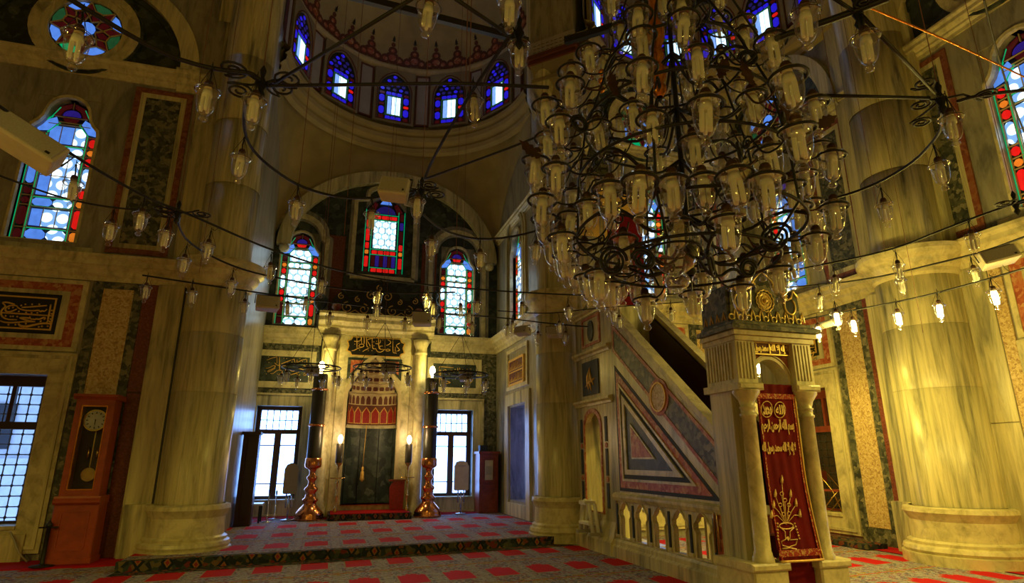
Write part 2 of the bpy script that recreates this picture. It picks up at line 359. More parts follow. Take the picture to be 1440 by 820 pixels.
def wall(name, fr, u0, u1, v0, v1, holes, m, depth=0.5, kind='structure'):
    us = sorted(set([u0, u1] + [h[0] for h in holes] + [h[1] for h in holes])); vs = sorted(set([v0, v1] + [h[2] for h in holes] + [h[3] for h in holes]))
    us = [u for u in us if u0 <= u <= u1]; vs = [v for v in vs if v0 <= v <= v1]
    b = MB(fr)
    for i in range(len(us) - 1):
        for j in range(len(vs) - 1):
            cu = (us[i] + us[i + 1]) / 2; cv = (vs[j] + vs[j + 1]) / 2
            if any(h[0] < cu < h[1] and h[2] < cv < h[3] for h in holes): continue
            for n in (0, -depth): b.add([(us[i], vs[j], n), (us[i + 1], vs[j], n), (us[i + 1], vs[j + 1], n), (us[i], vs[j + 1], n)], [(0, 1, 2, 3)])
    for (a0, a1, c0, c1) in holes + [(u0, u1, v0, v1)]:
        b.add([(a0, c0, 0), (a1, c0, 0), (a1, c1, 0), (a0, c1, 0), (a0, c0, -depth), (a1, c0, -depth), (a1, c1, -depth), (a0, c1, -depth)],
              [(0, 1, 5, 4), (1, 2, 6, 5), (2, 3, 7, 6), (3, 0, 4, 7)])
    me = bpy.data.meshes.new(name); me.from_pydata([tuple(p) for p in b.v], [], b.f); me.materials.append(MT[m])
    return link(name, me, None, kind=kind)
def slab(par, fr, a0, a1, v0, v1, m, n=0.02, name='marble_panel', e=0.008, n0=-0.01):
    return MB(fr).bbox(min(a0, a1), max(a0, a1), min(v0, v1), max(v0, v1), n0, n, min(e, n * 0.9)).go(name, m, par)
def frame_ring(par, fr, a0, a1, v0, v1, wdt, m, n=0.03, name='stone_frame'):
    a0, a1 = min(a0, a1), max(a0, a1)
    return MB(fr).ringp([(a0, v0), (a1, v0), (a1, v1), (a0, v1)], [(a0 + wdt, v0 + wdt), (a1 - wdt, v0 + wdt), (a1 - wdt, v1 - wdt), (a0 + wdt, v1 - wdt)], -0.01, n).go(name, m, par)
CORN = [(0, 0), (0.04, 0), (0.05, 0.07), (0.10, 0.12), (0.10, 0.17), (0.17, 0.24), (0.20, 0.25), (0.20, 0.33), (0.25, 0.38), (0.25, 0.43), (0, 0.43)]

# ------------------------------------------------------------------ stained glass
def chamf(u0, u1, v0, v1, c):
    return [(u0 + c, v0), (u1 - c, v0), (u1, v0 + c), (u1, v1 - c), (u1 - c, v1), (u0 + c, v1), (u0, v1 - c), (u0, v0 + c)]
def stained(wn_, fr, cu, v0, W, H, m_wall='grey', plain_left=False, style='white'):
    """arched stained window: cu centre, v0 sill, W x H; fr.n = 0 is the wall face"""
    hw = W / 2; WG = 'G_wht2' if plain_left else 'G_wht'
    def Pq(a, b): return (cu + a * hw, v0 + b * H)
    right = [(1, 0), (1, 0.37), (1, 0.74), (0.97, 0.775), (0.80, 0.81), (0.70, 0.845), (0.655, 0.88), (0.60, 0.925), (0.47, 0.965), (0.30, 0.988), (0.12, 1.0)]
    shp = [Pq(a, b) for a, b in right] + [Pq(-a, b) for a, b in reversed(right)] + [Pq(-0.33, 0), Pq(0.33, 0)]
    outer = rect_hits(shp, cu - hw - 0.09, cu + hw + 0.09, v0 - 0.09, v0 + H + 0.09)
    root = MB(fr).ringp(outer, shp, -0.22, -0.02).go('window_%d' % wn_, m_wall, None, kind='structure')
    mid = [(cu + (p[0] - cu) * 1.07, v0 + (p[1] - v0) * 1.02 - 0.01) for p in shp]
    MB(fr).ringp(mid, [(cu + (p[0] - cu) * 0.985, v0 + (p[1] - v0) * 0.995 + 0.004) for p in shp], -0.05, 0.035).go('arched_moulding', 'trim', root)
    n0, n1 = -0.150, -0.135
    lead = MB(fr); grn = MB(fr)
    def pane(poly, m):
        MB(fr).prism(poly, n0, n1).go('pane', m, root)
    def bar(a0, b0, a1, b1, wd=0.012, green=False):
        A = Vector(Pq(a0, b0)); B = Vector(Pq(a1, b1)); d = (B - A); 
        if d.length < 1e-6: return
        nn = Vector((-d.y, d.x)).normalized() * wd
        (grn if green else lead).prism([tuple(A + nn), tuple(B + nn), tuple(B - nn), tuple(A - nn)], n0 - 0.005, n1 + (0.006 if green else 0.012))
    # central lights
    rows = [(0.105, 0.225), (0.315, 0.455), (0.455, 0.60), (0.685, 0.815)]
    cols = [(-0.56, -0.20), (-0.20, 0.20), (0.20, 0.56)]
    for ri, (b0, b1) in enumerate(rows):
        for ci, (a0, a1) in enumerate(cols):
            m = WG
            if plain_left and (ci == 0 or (ci == 1 and ri in (1, 3) and False)): m = 'G_blu'
            if plain_left and ri == 3 and ci < 2: m = 'G_blu'
            poly = [Pq(a0 + 0.015, b0 + 0.004), Pq(a1 - 0.015, b0 + 0.004), Pq(a1 - 0.015, b1 - 0.004), Pq(a0 + 0.015, b1 - 0.004)]
            if ri == 3 and ci == 0: poly[3:] = [Pq(a0 + 0.15, b1 - 0.004), Pq(a0 + 0.015, b1 - 0.045)]
            if ri == 3 and ci == 2: poly[2:3] = [Pq(a1 - 0.015, b1 - 0.045), Pq(a1 - 0.15, b1 - 0.004)]
            pane(poly, m)
        bar(-0.2, b0, -0.2, b1, 0.006); bar(0.2, b0, 0.2, b1, 0.006)
    for b in (0.455,): bar(-0.56, b, 0.56, b, 0.006)
    # long hexagon bands between the blocks
    for b0, b1 in ((0.015, 0.085), (0.245, 0.295), (0.62, 0.665)):
        for a0, a1 in ((-0.58, -0.02), (0.02, 0.58)):
            m = 'G_blu' if (plain_left and a0 < -0.1) else WG
            u0, v_ = Pq(a0, b0); u1, v1 = Pq(a1, b1); pane(chamf(u0, u1, v_, v1, (v1 - v_) * 0.3), m)
        for b in (b0 - 0.008, b1 + 0.008):
            bar(-0.62, b, 0.62, b, 0.008, True)
    for b in (0.095, 0.235, 0.305, 0.61, 0.675, 0.825): bar(-0.64, b, 0.64, b, 0.006)
    # border columns
    for sgn in (-1, 1):
        seq = [(0.015, 0.085, 'G_ora' if sgn > 0 else 'G_dkr'), (0.105, 0.235, 'G_red' if sgn > 0 else 'G_dkr'), (0.25, 0.30, 'G_ora' if sgn > 0 else 'G_dkr'), (0.315, 0.375, 'G_red' if sgn > 0 else 'G_dkr'),
               (0.39, 0.53, WG if not plain_left or sgn > 0 else 'G_blu'), (0.545, 0.605, 'G_red'), (0.62, 0.665, 'G_ora'), (0.68, 0.745, 'G_dkr' if sgn < 0 else 'G_red')]
        for b0, b1, m in seq:
            if not plain_left and m == 'G_dkr' and b0 in (0.315, 0.25): m = 'G_red'
            a = sorted((sgn * 0.68, sgn * 0.93)); u0, v_ = Pq(a[0], b0); u1, v1 = Pq(a[1], b1)
            pane(chamf(u0 + 0.008, u1 - 0.008, v_ + 0.01, v1 - 0.01, min(u1 - u0, v1 - v_) * 0.26), m)
            bar(sgn * 0.65, b1 + 0.0075, sgn * 0.97, b1 + 0.0075, 0.006)
        for a in (0.625, 0.975): bar(sgn * a, 0.01, sgn * a, 0.75 if a < 0.9 else 0.76, 0.011, True)
        for a in (0.595, 0.65, 0.95): bar(sgn * a, 0.0, sgn * a, 0.755, 0.005)
        # shoulders
        pane([Pq(sgn * a, b) for a, b in ((0.93, 0.765), (0.60, 0.775), (0.36, 0.84), (0.44, 0.875), (0.64, 0.855), (0.93, 0.795))], 'G_blu')
        bar(sgn * 0.62, 0.76, sgn * 0.30, 0.835, 0.008, True); bar(sgn * 0.97, 0.78, sgn * 0.62, 0.87, 0.008, True); bar(sgn * 0.60, 0.87, sgn * 0.38, 0.95, 0.007, True)
        pane([Pq(sgn * a, b) for a, b in ((0.56, 0.885), (0.50, 0.93), (0.36, 0.96), (0.05, 0.985), (0.05, 0.955), (0.26, 0.93), (0.36, 0.885))], 'G_dkr')
    pane([Pq(0.28 * math.cos(q), 0.893 + 0.045 * math.sin(q)) for q in [PI * k / 10 for k in range(11)]], 'G_pur')
    pane([Pq(-0.26, 0.875), Pq(-0.18, 0.85), Pq(0.18, 0.85), Pq(0.26, 0.875)], 'G_dkr' if plain_left else 'G_red')
    bar(-0.36, 0.842, 0.36, 0.842, 0.006); bar(-0.5, 0.882, 0.5, 0.882, 0.005); bar(0, 0.945, 0, 0.995, 0.005)
    lead.go('leading', 'cream', root); grn.go('glass_fillet', 'G_grn', root)
    MB(fr).prism(shp, -0.20, -0.19).go('backing_sheet', 'black', root)
    return root
def centre_window(wn_, fr, cu, v0, W, H):
    hw = W / 2
    def Pq(a, b): return (cu + a * hw, v0 + b * H)
    right = [(1, 0), (1, 0.4), (1, 0.84), (0.8, 0.90), (0.6, 0.95), (0.35, 0.985), (0.12, 1)]
    shp = [Pq(a, b) for a, b in right] + [Pq(-a, b) for a, b in reversed(right)] + [Pq(-0.3, 0), Pq(0.3, 0)]
    outer = rect_hits(shp, cu - hw - 0.1, cu + hw + 0.1, v0 - 0.1, v0 + H + 0.1)
    root = MB(fr).ringp(outer, shp, -0.22, -0.02).go('window_%d' % wn_, 'grey', None, kind='structure')
    n0, n1 = -0.15, -0.135
    def pane(a0, a1, b0, b1, m, c=0.0):
        u0, v_ = Pq(a0, b0); u1, v1 = Pq(a1, b1)
        MB(fr).prism(chamf(u0, u1, v_, v1, max(0.004, c)), n0, n1).go('pane', m, root)
    for k in range(4): pane(-0.56 + 0.28 * k + 0.015, -0.28 + 0.28 * k - 0.015, 0.335, 0.70, 'G_wht')
    for k in range(4):
        pane(-0.60 + 0.30 * k + 0.02, -0.30 + 0.30 * k - 0.02, 0.255, 0.30, 'G_red', 0.015)
        pane(-0.60 + 0.30 * k + 0.02, -0.30 + 0.30 * k - 0.02, 0.02, 0.065, 'G_red', 0.015)
    for k in range(3): pane(-0.60 + 0.40 * k + 0.02, -0.20 + 0.40 * k - 0.02, 0.725, 0.77, 'G_red', 0.015)
    for k in range(6): pane(-0.60 + 0.2 * k + 0.01, -0.40 + 0.2 * k - 0.01, 0.09, 0.235, 'G_pur' if k % 2 else 'G_dkr', 0.02)
    for s in (-1, 1):
        for b0, b1, m in ((0.015, 0.06, 'G_dkr'), (0.08, 0.22, 'G_red'), (0.25, 0.30, 'G_ora'), (0.32, 0.40, 'G_red'), (0.42, 0.58, 'G_red' if s < 0 else 'G_dkr'), (0.6, 0.7, 'G_red' if s < 0 else 'G_pur'), (0.72, 0.82, 'G_dkr')):
            a = sorted((s * 0.74, s * 0.92)); pane(a[0], a[1], b0, b1, m, 0.02)
    MB(fr).prism([Pq(0.5 * math.cos(q), 0.80 + 0.10 * math.sin(q)) for q in [PI * k / 10 for k in range(11)]], n0, n1).go('pane', 'G_dul', root)
    for s in (-1, 1): MB(fr).prism([Pq(s * 0.85, 0.84), Pq(s * 0.6, 0.80), Pq(s * 0.4, 0.92), Pq(s * 0.55, 0.95)], n0, n1).go('pane', 'G_dkr', root)
    MB(fr).prism([Pq(-0.3, 0.93), Pq(0.3, 0.93), Pq(0.2, 0.97), Pq(-0.2, 0.97)], n0, n1).go('pane', 'G_blu', root)
    g = MB(fr); l = MB(fr)
    for a in (-0.97, -0.66, 0.66, 0.97): u = Pq(a, 0)[0]; g.box(u - 0.009, u + 0.009, v0 + 0.01, v0 + 0.84 * H, n0, n1 + 0.006)
    for b in (0.008, 0.075, 0.245, 0.315, 0.71, 0.785): v = Pq(0, b)[1]; g.box(cu - 0.66 * hw, cu + 0.66 * hw, v - 0.008, v + 0.008, n0, n1 + 0.006)
    for a in (-0.28, 0, 0.28): u = Pq(a, 0)[0]; l.box(u - 0.005, u + 0.005, v0 + 0.33 * H, v0 + 0.71 * H, n0, n1 + 0.01)
    g.go('glass_fillet', 'G_grn', root); l.go('leading', 'cream', root)
    MB(fr).prism(shp, -0.20, -0.19).go('backing_sheet', 'black', root)
    return root
def dome_window(wn_, fr, W, H):
    """pointed window of a drum: local origin at the middle of its sill"""
    hw = W / 2
    def Pq(a, b): return (a * hw, b * H)
    right = [(1, 0), (1, 0.3), (1, 0.62), (0.94, 0.72), (0.78, 0.83), (0.5, 0.93), (0.12, 1.0)]
    shp = [Pq(a, b) for a, b in right] + [Pq(-a, b) for a, b in reversed(right)] + [Pq(-0.3, 0), Pq(0.3, 0)]
    outer = rect_hits(shp, -hw - 0.13, hw + 0.13, -0.1, H + 0.14)
    root = MB(fr).ringp(outer, shp, -0.02, 0.06).go('window_%d' % wn_, 'plaster_dim', None, kind='structure')
    MB(fr).ringp([(p[0] * 1.10, p[1] * 1.04 - 0.02) for p in shp], [(p[0] * 1.03, p[1] * 1.01) for p in shp], 0.05, 0.075).go('painted_line', 'brown', root)
    n0, n1 = 0.005, 0.02
    def pane(poly, m): MB(fr).prism(poly, n0, n1).go('pane', m, root)
    for k in range(3): pane([Pq(-0.42 + 0.28 * k + 0.02, 0.13), Pq(-0.14 + 0.28 * k - 0.02, 0.13), Pq(-0.14 + 0.28 * k - 0.02, 0.50), Pq(-0.42 + 0.28 * k + 0.02, 0.50)], 'G_lwn' if k else 'G_sky')
    for s in (-1, 1):
        for b0, b1, m in ((0.02, 0.09, 'G_dkr'), (0.12, 0.27, 'G_ult'), (0.30, 0.35, 'G_red' if s > 0 else 'G_dkr'), (0.38, 0.52, 'G_ult'), (0.54, 0.59, 'G_dkr')):
            a = sorted((s * 0.60, s * 0.92)); u0, v_ = Pq(a[0], b0); u1, v1 = Pq(a[1], b1); pane(chamf(u0, u1, v_, v1, min(u1 - u0, v1 - v_) * 0.3), m)
    for b0, b1 in ((0.015, 0.085), (0.54, 0.60)):
        for k in range(3):
            u0, v_ = Pq(-0.5 + 0.335 * k, b0); u1, v1 = Pq(-0.5 + 0.335 * k + 0.30, b1); pane(chamf(u0, u1, v_, v1, 0.02), 'G_ult')
    for k, (a, b) in enumerate([(-0.75, 0.66), (-0.4, 0.67), (0, 0.66), (0.4, 0.67), (0.75, 0.66), (-0.55, 0.75), (-0.2, 0.76), (0.2, 0.76), (0.55, 0.75), (-0.35, 0.84), (0, 0.86), (0.35, 0.84), (0, 0.94)]):
        c = Pq(a, b); pane([(c[0] + 0.05 * W * 1.3 * math.cos(q), c[1] + 0.03 * H * math.sin(q)) for q in [2 * PI * j / 8 for j in range(8)]], 'G_dul' if k % 3 else 'G_ult')
    g = MB(fr)
    for a in (-0.5, 0.5): u = a * hw; g.box(u - 0.01, u + 0.01, 0.1 * H, 0.53 * H, n0, n1 + 0.008)
    for b in (0.11, 0.52): g.box(-0.5 * hw, 0.5 * hw, b * H - 0.01, b * H + 0.01, n0, n1 + 0.008)
    g.go('glass_fillet', 'G_dgr', root)
    MB(fr).prism(shp, -0.015, 0.002).go('backing_sheet', 'black', root)
    return root
def oculus(wn_, fr, cu, cv, r):
    N = 32
    c1 = [(cu + r * math.cos(2 * PI * k / N), cv + r * math.sin(2 * PI * k / N)) for k in range(N)]
    def sc(f): return [(cu + (p[0] - cu) * f, cv + (p[1] - cv) * f) for p in c1]
    root = MB(fr).ringp(sc(1.5), sc(1.22), -0.05, 0.05).go('window_%d' % wn_, 'trim', None, kind='structure')
    MB(fr).ringp(sc(1.24), sc(1.0), -0.05, 0.02).go('round_moulding', 'marble', root)
    MB(fr).ringp(sc(1.58), sc(1.48), -0.05, 0.02).go('outer_ring', 'darkgreen', root)
    n0, n1 = -0.02, -0.005
    def P(a, rr): return (cu + r * rr * math.cos(R(a)), cv + r * rr * math.sin(R(a)))
    def pane(poly, m): MB(fr).prism(poly, n0, n1).go('pane', m, root)
    pane([P(a, 0.24) for a in range(0, 360, 30)], 'G_blu')
    cols = ['G_blu', 'G_dgr', 'G_blu', 'G_dgr', 'G_blu', 'G_grn', 'G_blu', 'G_dgr']
    lead = MB(fr)
    for k in range(8):
        a = 22.5 + 45 * k
        pane([P(a - 18, 0.93), P(a - 9, 0.965), P(a + 9, 0.965), P(a + 18, 0.93), P(a + 8, 0.72), P(a - 8, 0.72)], cols[k])
        pane([P(a, 0.30), P(a - 14, 0.48), P(a - 3, 0.67), P(a + 3, 0.67), P(a + 14, 0.48)], 'G_dkr')
        pane([P(a + 22.5, 0.50), P(a + 22.5 - 9, 0.62), P(a + 22.5 - 2, 0.90), P(a + 22.5 + 2, 0.90), P(a + 22.5 + 9, 0.62)], 'G_dkr')
        for (p, q) in ((P(a - 22, 0.97), P(a - 10, 0.69)), (P(a - 10, 0.69), P(a + 10, 0.69)), (P(a + 10, 0.69), P(a + 22, 0.97)), (P(a - 10, 0.69), P(a - 22.5, 0.46)), (P(a + 10, 0.69), P(a + 22.5, 0.46)), (P(a + 22.5, 0.46), P(a, 0.27)), (P(a - 22.5, 0.46), P(a, 0.27))):
            A = Vector(p); B = Vector(q); d = (B - A).normalized(); nn = Vector((-d.y, d.x)) * 0.009
            lead.prism([tuple(A + nn), tuple(B + nn), tuple(B - nn), tuple(A - nn)], n0, n1 + 0.012)
    lead.go('leading', 'cream', root)
    MB(fr).prism(c1, -0.05, -0.03).go('backing_sheet', 'black', root)
    return root

# ================================================================== THE ROOM
YL = 11.4      # qibla wall of the hall
YB = 16.6      # back wall of the apse
XS = 4.6       # right side wall of the apse / side of the pulpit
XR = 9.6       # right wall
XAL = -1.75    # left side wall of the apse
PZ = 0.12      # apse platform

fl = MB().add([(-9, -7, 0), (11, -7, 0), (11, 11.6, 0), (-9, 11.6, 0), (-9, -7, -0.3), (11, -7, -0.3), (11, 11.6, -0.3), (-9, 11.6, -0.3)],
              [(0, 1, 2, 3), (4, 7, 6, 5), (0, 4, 5, 1), (1, 5, 6, 2), (2, 6, 7, 3), (3, 7, 4, 0)]).go('floor', 'carpet', None, kind='structure')
# raised apse floor, its front edge runs slightly askew like the carpets
def yed(x): return 10.36 + 0.13 * x
pf = MB().add([(-2.6, yed(-2.6), PZ), (4.58, yed(4.58), PZ), (4.58, YB, PZ), (-2.6, YB, PZ), (-2.6, yed(-2.6), 0.0), (4.58, yed(4.58), 0.0), (4.58, YB, 0.0), (-2.6, YB, 0.0)],
              [(0, 1, 2, 3), (0, 4, 5, 1), (1, 5, 6, 2), (3, 7, 4, 0)]).go('apse_platform', 'carpet', None, kind='structure')
MB().add([(-2.6, yed(-2.6) - 0.02, PZ + .012), (4.4, yed(4.4) - 0.02, PZ + .012), (4.4, yed(4.4) + 0.13, PZ + .012), (-2.6, yed(-2.6) + 0.13, PZ + .012),
          (-2.6, yed(-2.6) - 0.02, 0.002), (4.4, yed(4.4) - 0.02, 0.002), (-2.6, yed(-2.6) - 0.34, 0.006), (4.4, yed(4.4) - 0.34, 0.006)],
         [(0, 1, 2, 3), (0, 4, 5, 1), (4, 6, 7, 5)]).go('patterned_border', 'border', pf)
MB().add([(-2.6, YB - 0.75, PZ + .01), (0.0, YB - 0.62, PZ + .01), (0.0, YB, PZ + .01), (-2.6, YB, PZ + .01), (2.3, YB - 0.62, PZ + .01), (4.58, YB - 0.55, PZ + .01), (4.58, YB, PZ + .01), (2.3, YB, PZ + .01)],
         [(0, 1, 2, 3), (4, 5, 6, 7)]).go('red_runner', 'redpile', pf)
MB().box(-9, -1.4, 10.62, 11.4, 0.0, 0.018).go('red_runner', 'redpile', fl)
MB().add([(9.0, 2, .012), (9.6, 2, .012), (9.6, 11.4, .012), (9.05, 11.4, .012)], [(0, 1, 2, 3)]).go('red_runner', 'redpile', fl)
rb = MB(); rb.box(8.9, 9.35, 8.6, 10.0, 0.012, 0.09); rb.go('rolled_runner', 'border', fl)

# ---- walls
def opn(cx, w_, z0, z1): return (cx - w_ / 2, cx + w_ / 2, z0, z1)
LWC = -4.90
RBC = 6.75      # window axis of the wall behind the pulpit
RWC = 10.25     # window axis (y) of the far window on the right wall
wl = wall('wall_left', FY(YL), -9, XAL, -0.0, 15.5, [opn(LWC, 1.08, 0.5, 2.80), opn(LWC, 1.02, 5.07, 7.82)], 'grey', 0.55)
wrb = wall('wall_back', FY(YL), XS + 0.05, XR + 0.4, 0.0, 15.5, [opn(RBC, 1.08, 0.5, 2.8), opn(RBC, 1.02, 5.07, 7.82)], 'grey', 0.5)
wr = wall('wall_right', FX(XR), -7, YL, 0.0, 15.5, [opn(RWC, 1.15, 0.46, 2.88), opn(RWC, 1.02, 5.07, 7.82), opn(5.12, 1.1, 5.07, 7.82), opn(5.12, 1.1, 0.5, 2.8)], 'grey', 0.55)
wb = wall('wall_apse', FY(YB), XAL - 0.4, XS + 0.4, 0.0, 15.5, [(-1.72, -0.62, 0.5, 2.8), (2.82, 3.92, 0.5, 2.8), (-1.55, -0.55, 4.95, 7.60), (2.88, 3.88, 4.95, 7.60), (0.62, 1.78, 6.62, 8.95)], 'darkgreen', 0.5)
ws = wall('wall_side', FX(XS), YL - 0.3, YB, 0.0, 11.5, [(13.85, 15.20, 0.5, 2.78), (14.12, 15.12, 5.0, 7.6)], 'grey', 0.45)
wsl = wall('wall_apse_left', Fr((XAL, 0, 0), (0, 1, 0), (1, 0, 0)), YL, YB, 0.0, 11.5, [], 'grey', 0.3)
whl = wall('wall_hall_left', Fr((-9, 0, 0), (0, 1, 0), (1, 0, 0)), -7, YL, 0.0, 15.5, [], 'marble', 0.3)
whr = wall('wall_rear', Fr((0, -7, 0), (1, 0, 0), (0, 1, 0)), -9, XR, 0.0, 15.5, [], 'marble', 0.3)
MB().box(-9.3, 10.2, -7.3, 11.2, 15.5, 15.8).go('ceiling', 'plaster', None, kind='structure')

# ---- cornices (trim_n), string course all round at z 4.42
ZC = 4.42
def cornice(n_, fr, u0, u1, z=ZC, sc=1.0, m='trim', par=None):
    return MB(fr).mould(u0, u1, [(p[0] * sc, p[1] * sc) for p in CORN], z).go('trim_%d' % n_ if par is None else 'cornice', m, par, kind='structure' if par is None else None)
cornice(1, FY(YL), -9, -2.4)
cornice(2, FY(YL), -9, -2.75, 8.33, 0.75)
cornice(3, FY(YL), 4.6, 9.6)
cornice(4, FX(XR), -7, 11.4)
cornice(5, FX(XR), -7, 11.4, 8.33, 0.75)
cornice(6, FY(YL), 5.1, 9.6, 8.33, 0.75)
cornice(7, FY(YB), XAL, -0.30); cornice(8, FY(YB), 2.66, XS)
cornice(9, FX(XS), YL, YB)
cornice(10, FX(XS), YL, YB, 7.75, 0.6)

# ---- lower and upper cladding of one bay; 'a' runs along the wall, s = +1 when the pier is on the + side of the window
def bay(par, fr, ca, s, ww=1.08, z1=2.8, strips=True, calli=True):
    a = lambda d: ca + s * d
    hw = ww / 2
    # window architrave of pale marble
    MB(fr).ringp([(ca - hw - 0.36, 0.12), (ca + hw + 0.36, 0.12), (ca + hw + 0.36, z1 + 0.36), (ca - hw - 0.36, z1 + 0.36)],
                 [(ca - hw, 0.5), (ca + hw, 0.5), (ca + hw, z1), (ca - hw, z1)], -0.01, 0.05).go('window_architrave', 'trim', par)
    frame_ring(par, fr, ca - hw - 0.30, ca + hw + 0.30, 0.18, z1 + 0.31, 0.05, 'marble', 0.075, 'architrave_bead')
    # inscription frame: pale, red, grey, black board with a gilt line
    def fr2(w0, w1, b0, b1, t1, t0, m, n, nm='stone_frame'):
        MB(fr).ringp([(ca - w0, b0), (ca + w0, b0), (ca + w0, t0), (ca - w0, t0)], [(ca - w1, b1), (ca + w1, b1), (ca + w1, t1), (ca - w1, t1)], -0.01, n).go(nm, m, par)
    fr2(hw + 0.32, hw + 0.24, z1 + 0.39, z1 + 0.46, 4.33, 4.40, 'trim', 0.045)
    fr2(hw + 0.24, hw + 0.08, z1 + 0.46, z1 + 0.58, 4.20, 4.33, 'redinlay', 0.03, 'inlay_frame')
    fr2(hw + 0.08, hw - 0.03, z1 + 0.58, z1 + 0.66, 4.13, 4.20, 'marble', 0.04)
    MB(fr).bbox(ca - hw + 0.03, ca + hw - 0.03, z1 + 0.66, 4.13, -0.01, 0.035, 0.02).go('inscription_board', 'black', par)
    fr2(hw - 0.09, hw - 0.115, z1 + 0.72, z1 + 0.745, 4.045, 4.07, 'goldpaint', 0.045, 'gilt_line')
    if strips:
        slab(par, fr, a(hw + 0.37), a(hw + 0.54), 0.0, 4.42, 'verde', 0.03)
        slab(par, fr, a(hw + 0.54), a(hw + 1.00), 0.30, 4.30, 'breccia', 0.035)
        slab(par, fr, a(hw + 0.54), a(hw + 1.00), 0.0, 0.30, 'verde', 0.03)
        slab(par, fr, a(hw + 0.54), a(hw + 1.00), 4.30, 4.42, 'verde', 0.03)
        slab(par, fr, a(hw + 1.00), a(hw + 1.15), 0.0, 4.42, 'verde', 0.03)
        slab(par, fr, a(hw + 1.15), a(hw + 1.38), 0.0, 2.55, 'porphyry', 0.035)
        slab(par, fr, a(hw + 1.15), a(hw + 1.38), 2.56, 4.42, 'porphyry', 0.035)
    # upper zone
    slab(par, fr, a(-0.85), a(0.80), 4.86, 5.00, 'marble', 0.03)
    u0, u1 = a(0.98), a(1.95); u0, u1 = min(u0, u1), max(u0, u1)
    frame_ring(par, fr, u0, u1, 4.95, 8.25, 0.10, 'redinlay_dim', 0.03, 'inlay_frame')
    frame_ring(par, fr, u0 + 0.10, u1 - 0.10, 5.05, 8.15, 0.09, 'marble', 0.025, 'stone_frame')
    slab(par, fr, u0 + 0.19, u1 - 0.19, 5.14, 8.06, 'verde', 0.02)
bay(wl, FY(YL), LWC, 1)
bay(wr, FX(XR), RWC, -1, 1.15, 2.88)
bay(wrb, FY(YL), RBC, 1)
bay(wr, FX(XR), 5.12, 1, 1.1, strips=False)
slab(wr, FX(XR), 6.04, 6.22, 0.0, 4.42, 'breccia', 0.03)
slab(wr, FX(XR), 6.24, 6.9, 0.0, 2.0, 'marble', 0.02)
slab(wr, FX(XR), 6.24, 6.9, 2.01, 4.42, 'marble', 0.02)
for k, (u0, u1) in enumerate(((-2.98, -2.62), (-2.60, -2.42))):
    slab(wl, FY(YL), u0, u1, 0.0, 4.42, 'marble', 0.10 if k == 0 else 0.03)
slab(wl, FY(YL), -2.85, -2.45, 4.86, 8.3, 'marble', 0.06)
slab(wl, FY(YL), -2.56, -2.52, 0.8, 4.42, 'black', 0.165)  # black strip painting the shadow line between pilaster and pier
slab(wl, FY(YL), -9, -4.2, 0.0, 0.40, 'marble', 0.09)
# lunettes with round windows
def lunette(par, fr, ca, wn_):
    n = 28; arc = []
    for k in range(n + 1):
        q = PI * k / n; arc.append((math.cos(q), math.sin(q)))
    o = [(ca + 2.0 * c, 8.66 + 1.98 * s_) for c, s_ in arc]; i = [(ca + 1.68 * c, 8.66 + 1.70 * s_) for c, s_ in arc]
    b = MB(fr)
    for k in range(n):
        b.prism([o[k], o[k + 1], i[k + 1], i[k]], -0.01, 0.16)
    b.go('arch_band', 'marble', par)
    b = MB(fr)
    for k in range(n):
        b.prism([i[k], i[k + 1], (ca + 1.58 * arc[k + 1][0], 8.66 + 1.60 * arc[k + 1][1]), (ca + 1.58 * arc[k][0], 8.66 + 1.60 * arc[k][1])], -0.01, 0.05)
    b.go('arch_fillet', 'darkgreen', par)
    MB(fr).prism([(ca + 1.58 * c, 8.66 + 1.60 * s_) for c, s_ in arc], 0.0, 0.012).go('lunette_panel', 'darkgreen', par)
    oculus(wn_, Fr(fr(0, 0, 0.07), fr.U, fr.N), ca, 9.28, 0.60)
    for sg in (-1, 1):
        MB(fr).mould(ca + sg * 1.84 - 0.2, ca + sg * 1.84 + 0.2, [(p[0] * 1.0, p[1] * 0.9) for p in CORN], 8.28).go('arch_impost', 'marble', par)
lunette(wl, FY(YL), LWC, 1)
lunette(wrb, FY(YL), RBC, 2)
lunette(wr, FX(XR), RWC, 3)
lunette(wr, FX(XR), 5.12, 14)

# ---- upper stained windows of the hall
stained(4, FY(YL), LWC, 5.07, 1.02, 2.75, 'grey', plain_left=True)
stained(5, FY(YL), RBC, 5.07, 1.02, 2.75, 'grey', plain_left=True)
stained(6, FX(XR), RWC, 5.07, 1.02, 2.75, 'grey', plain_left=True)
stained(7, FX(XR), 5.12, 5.07, 1.06, 2.75, 'grey', plain_left=True)

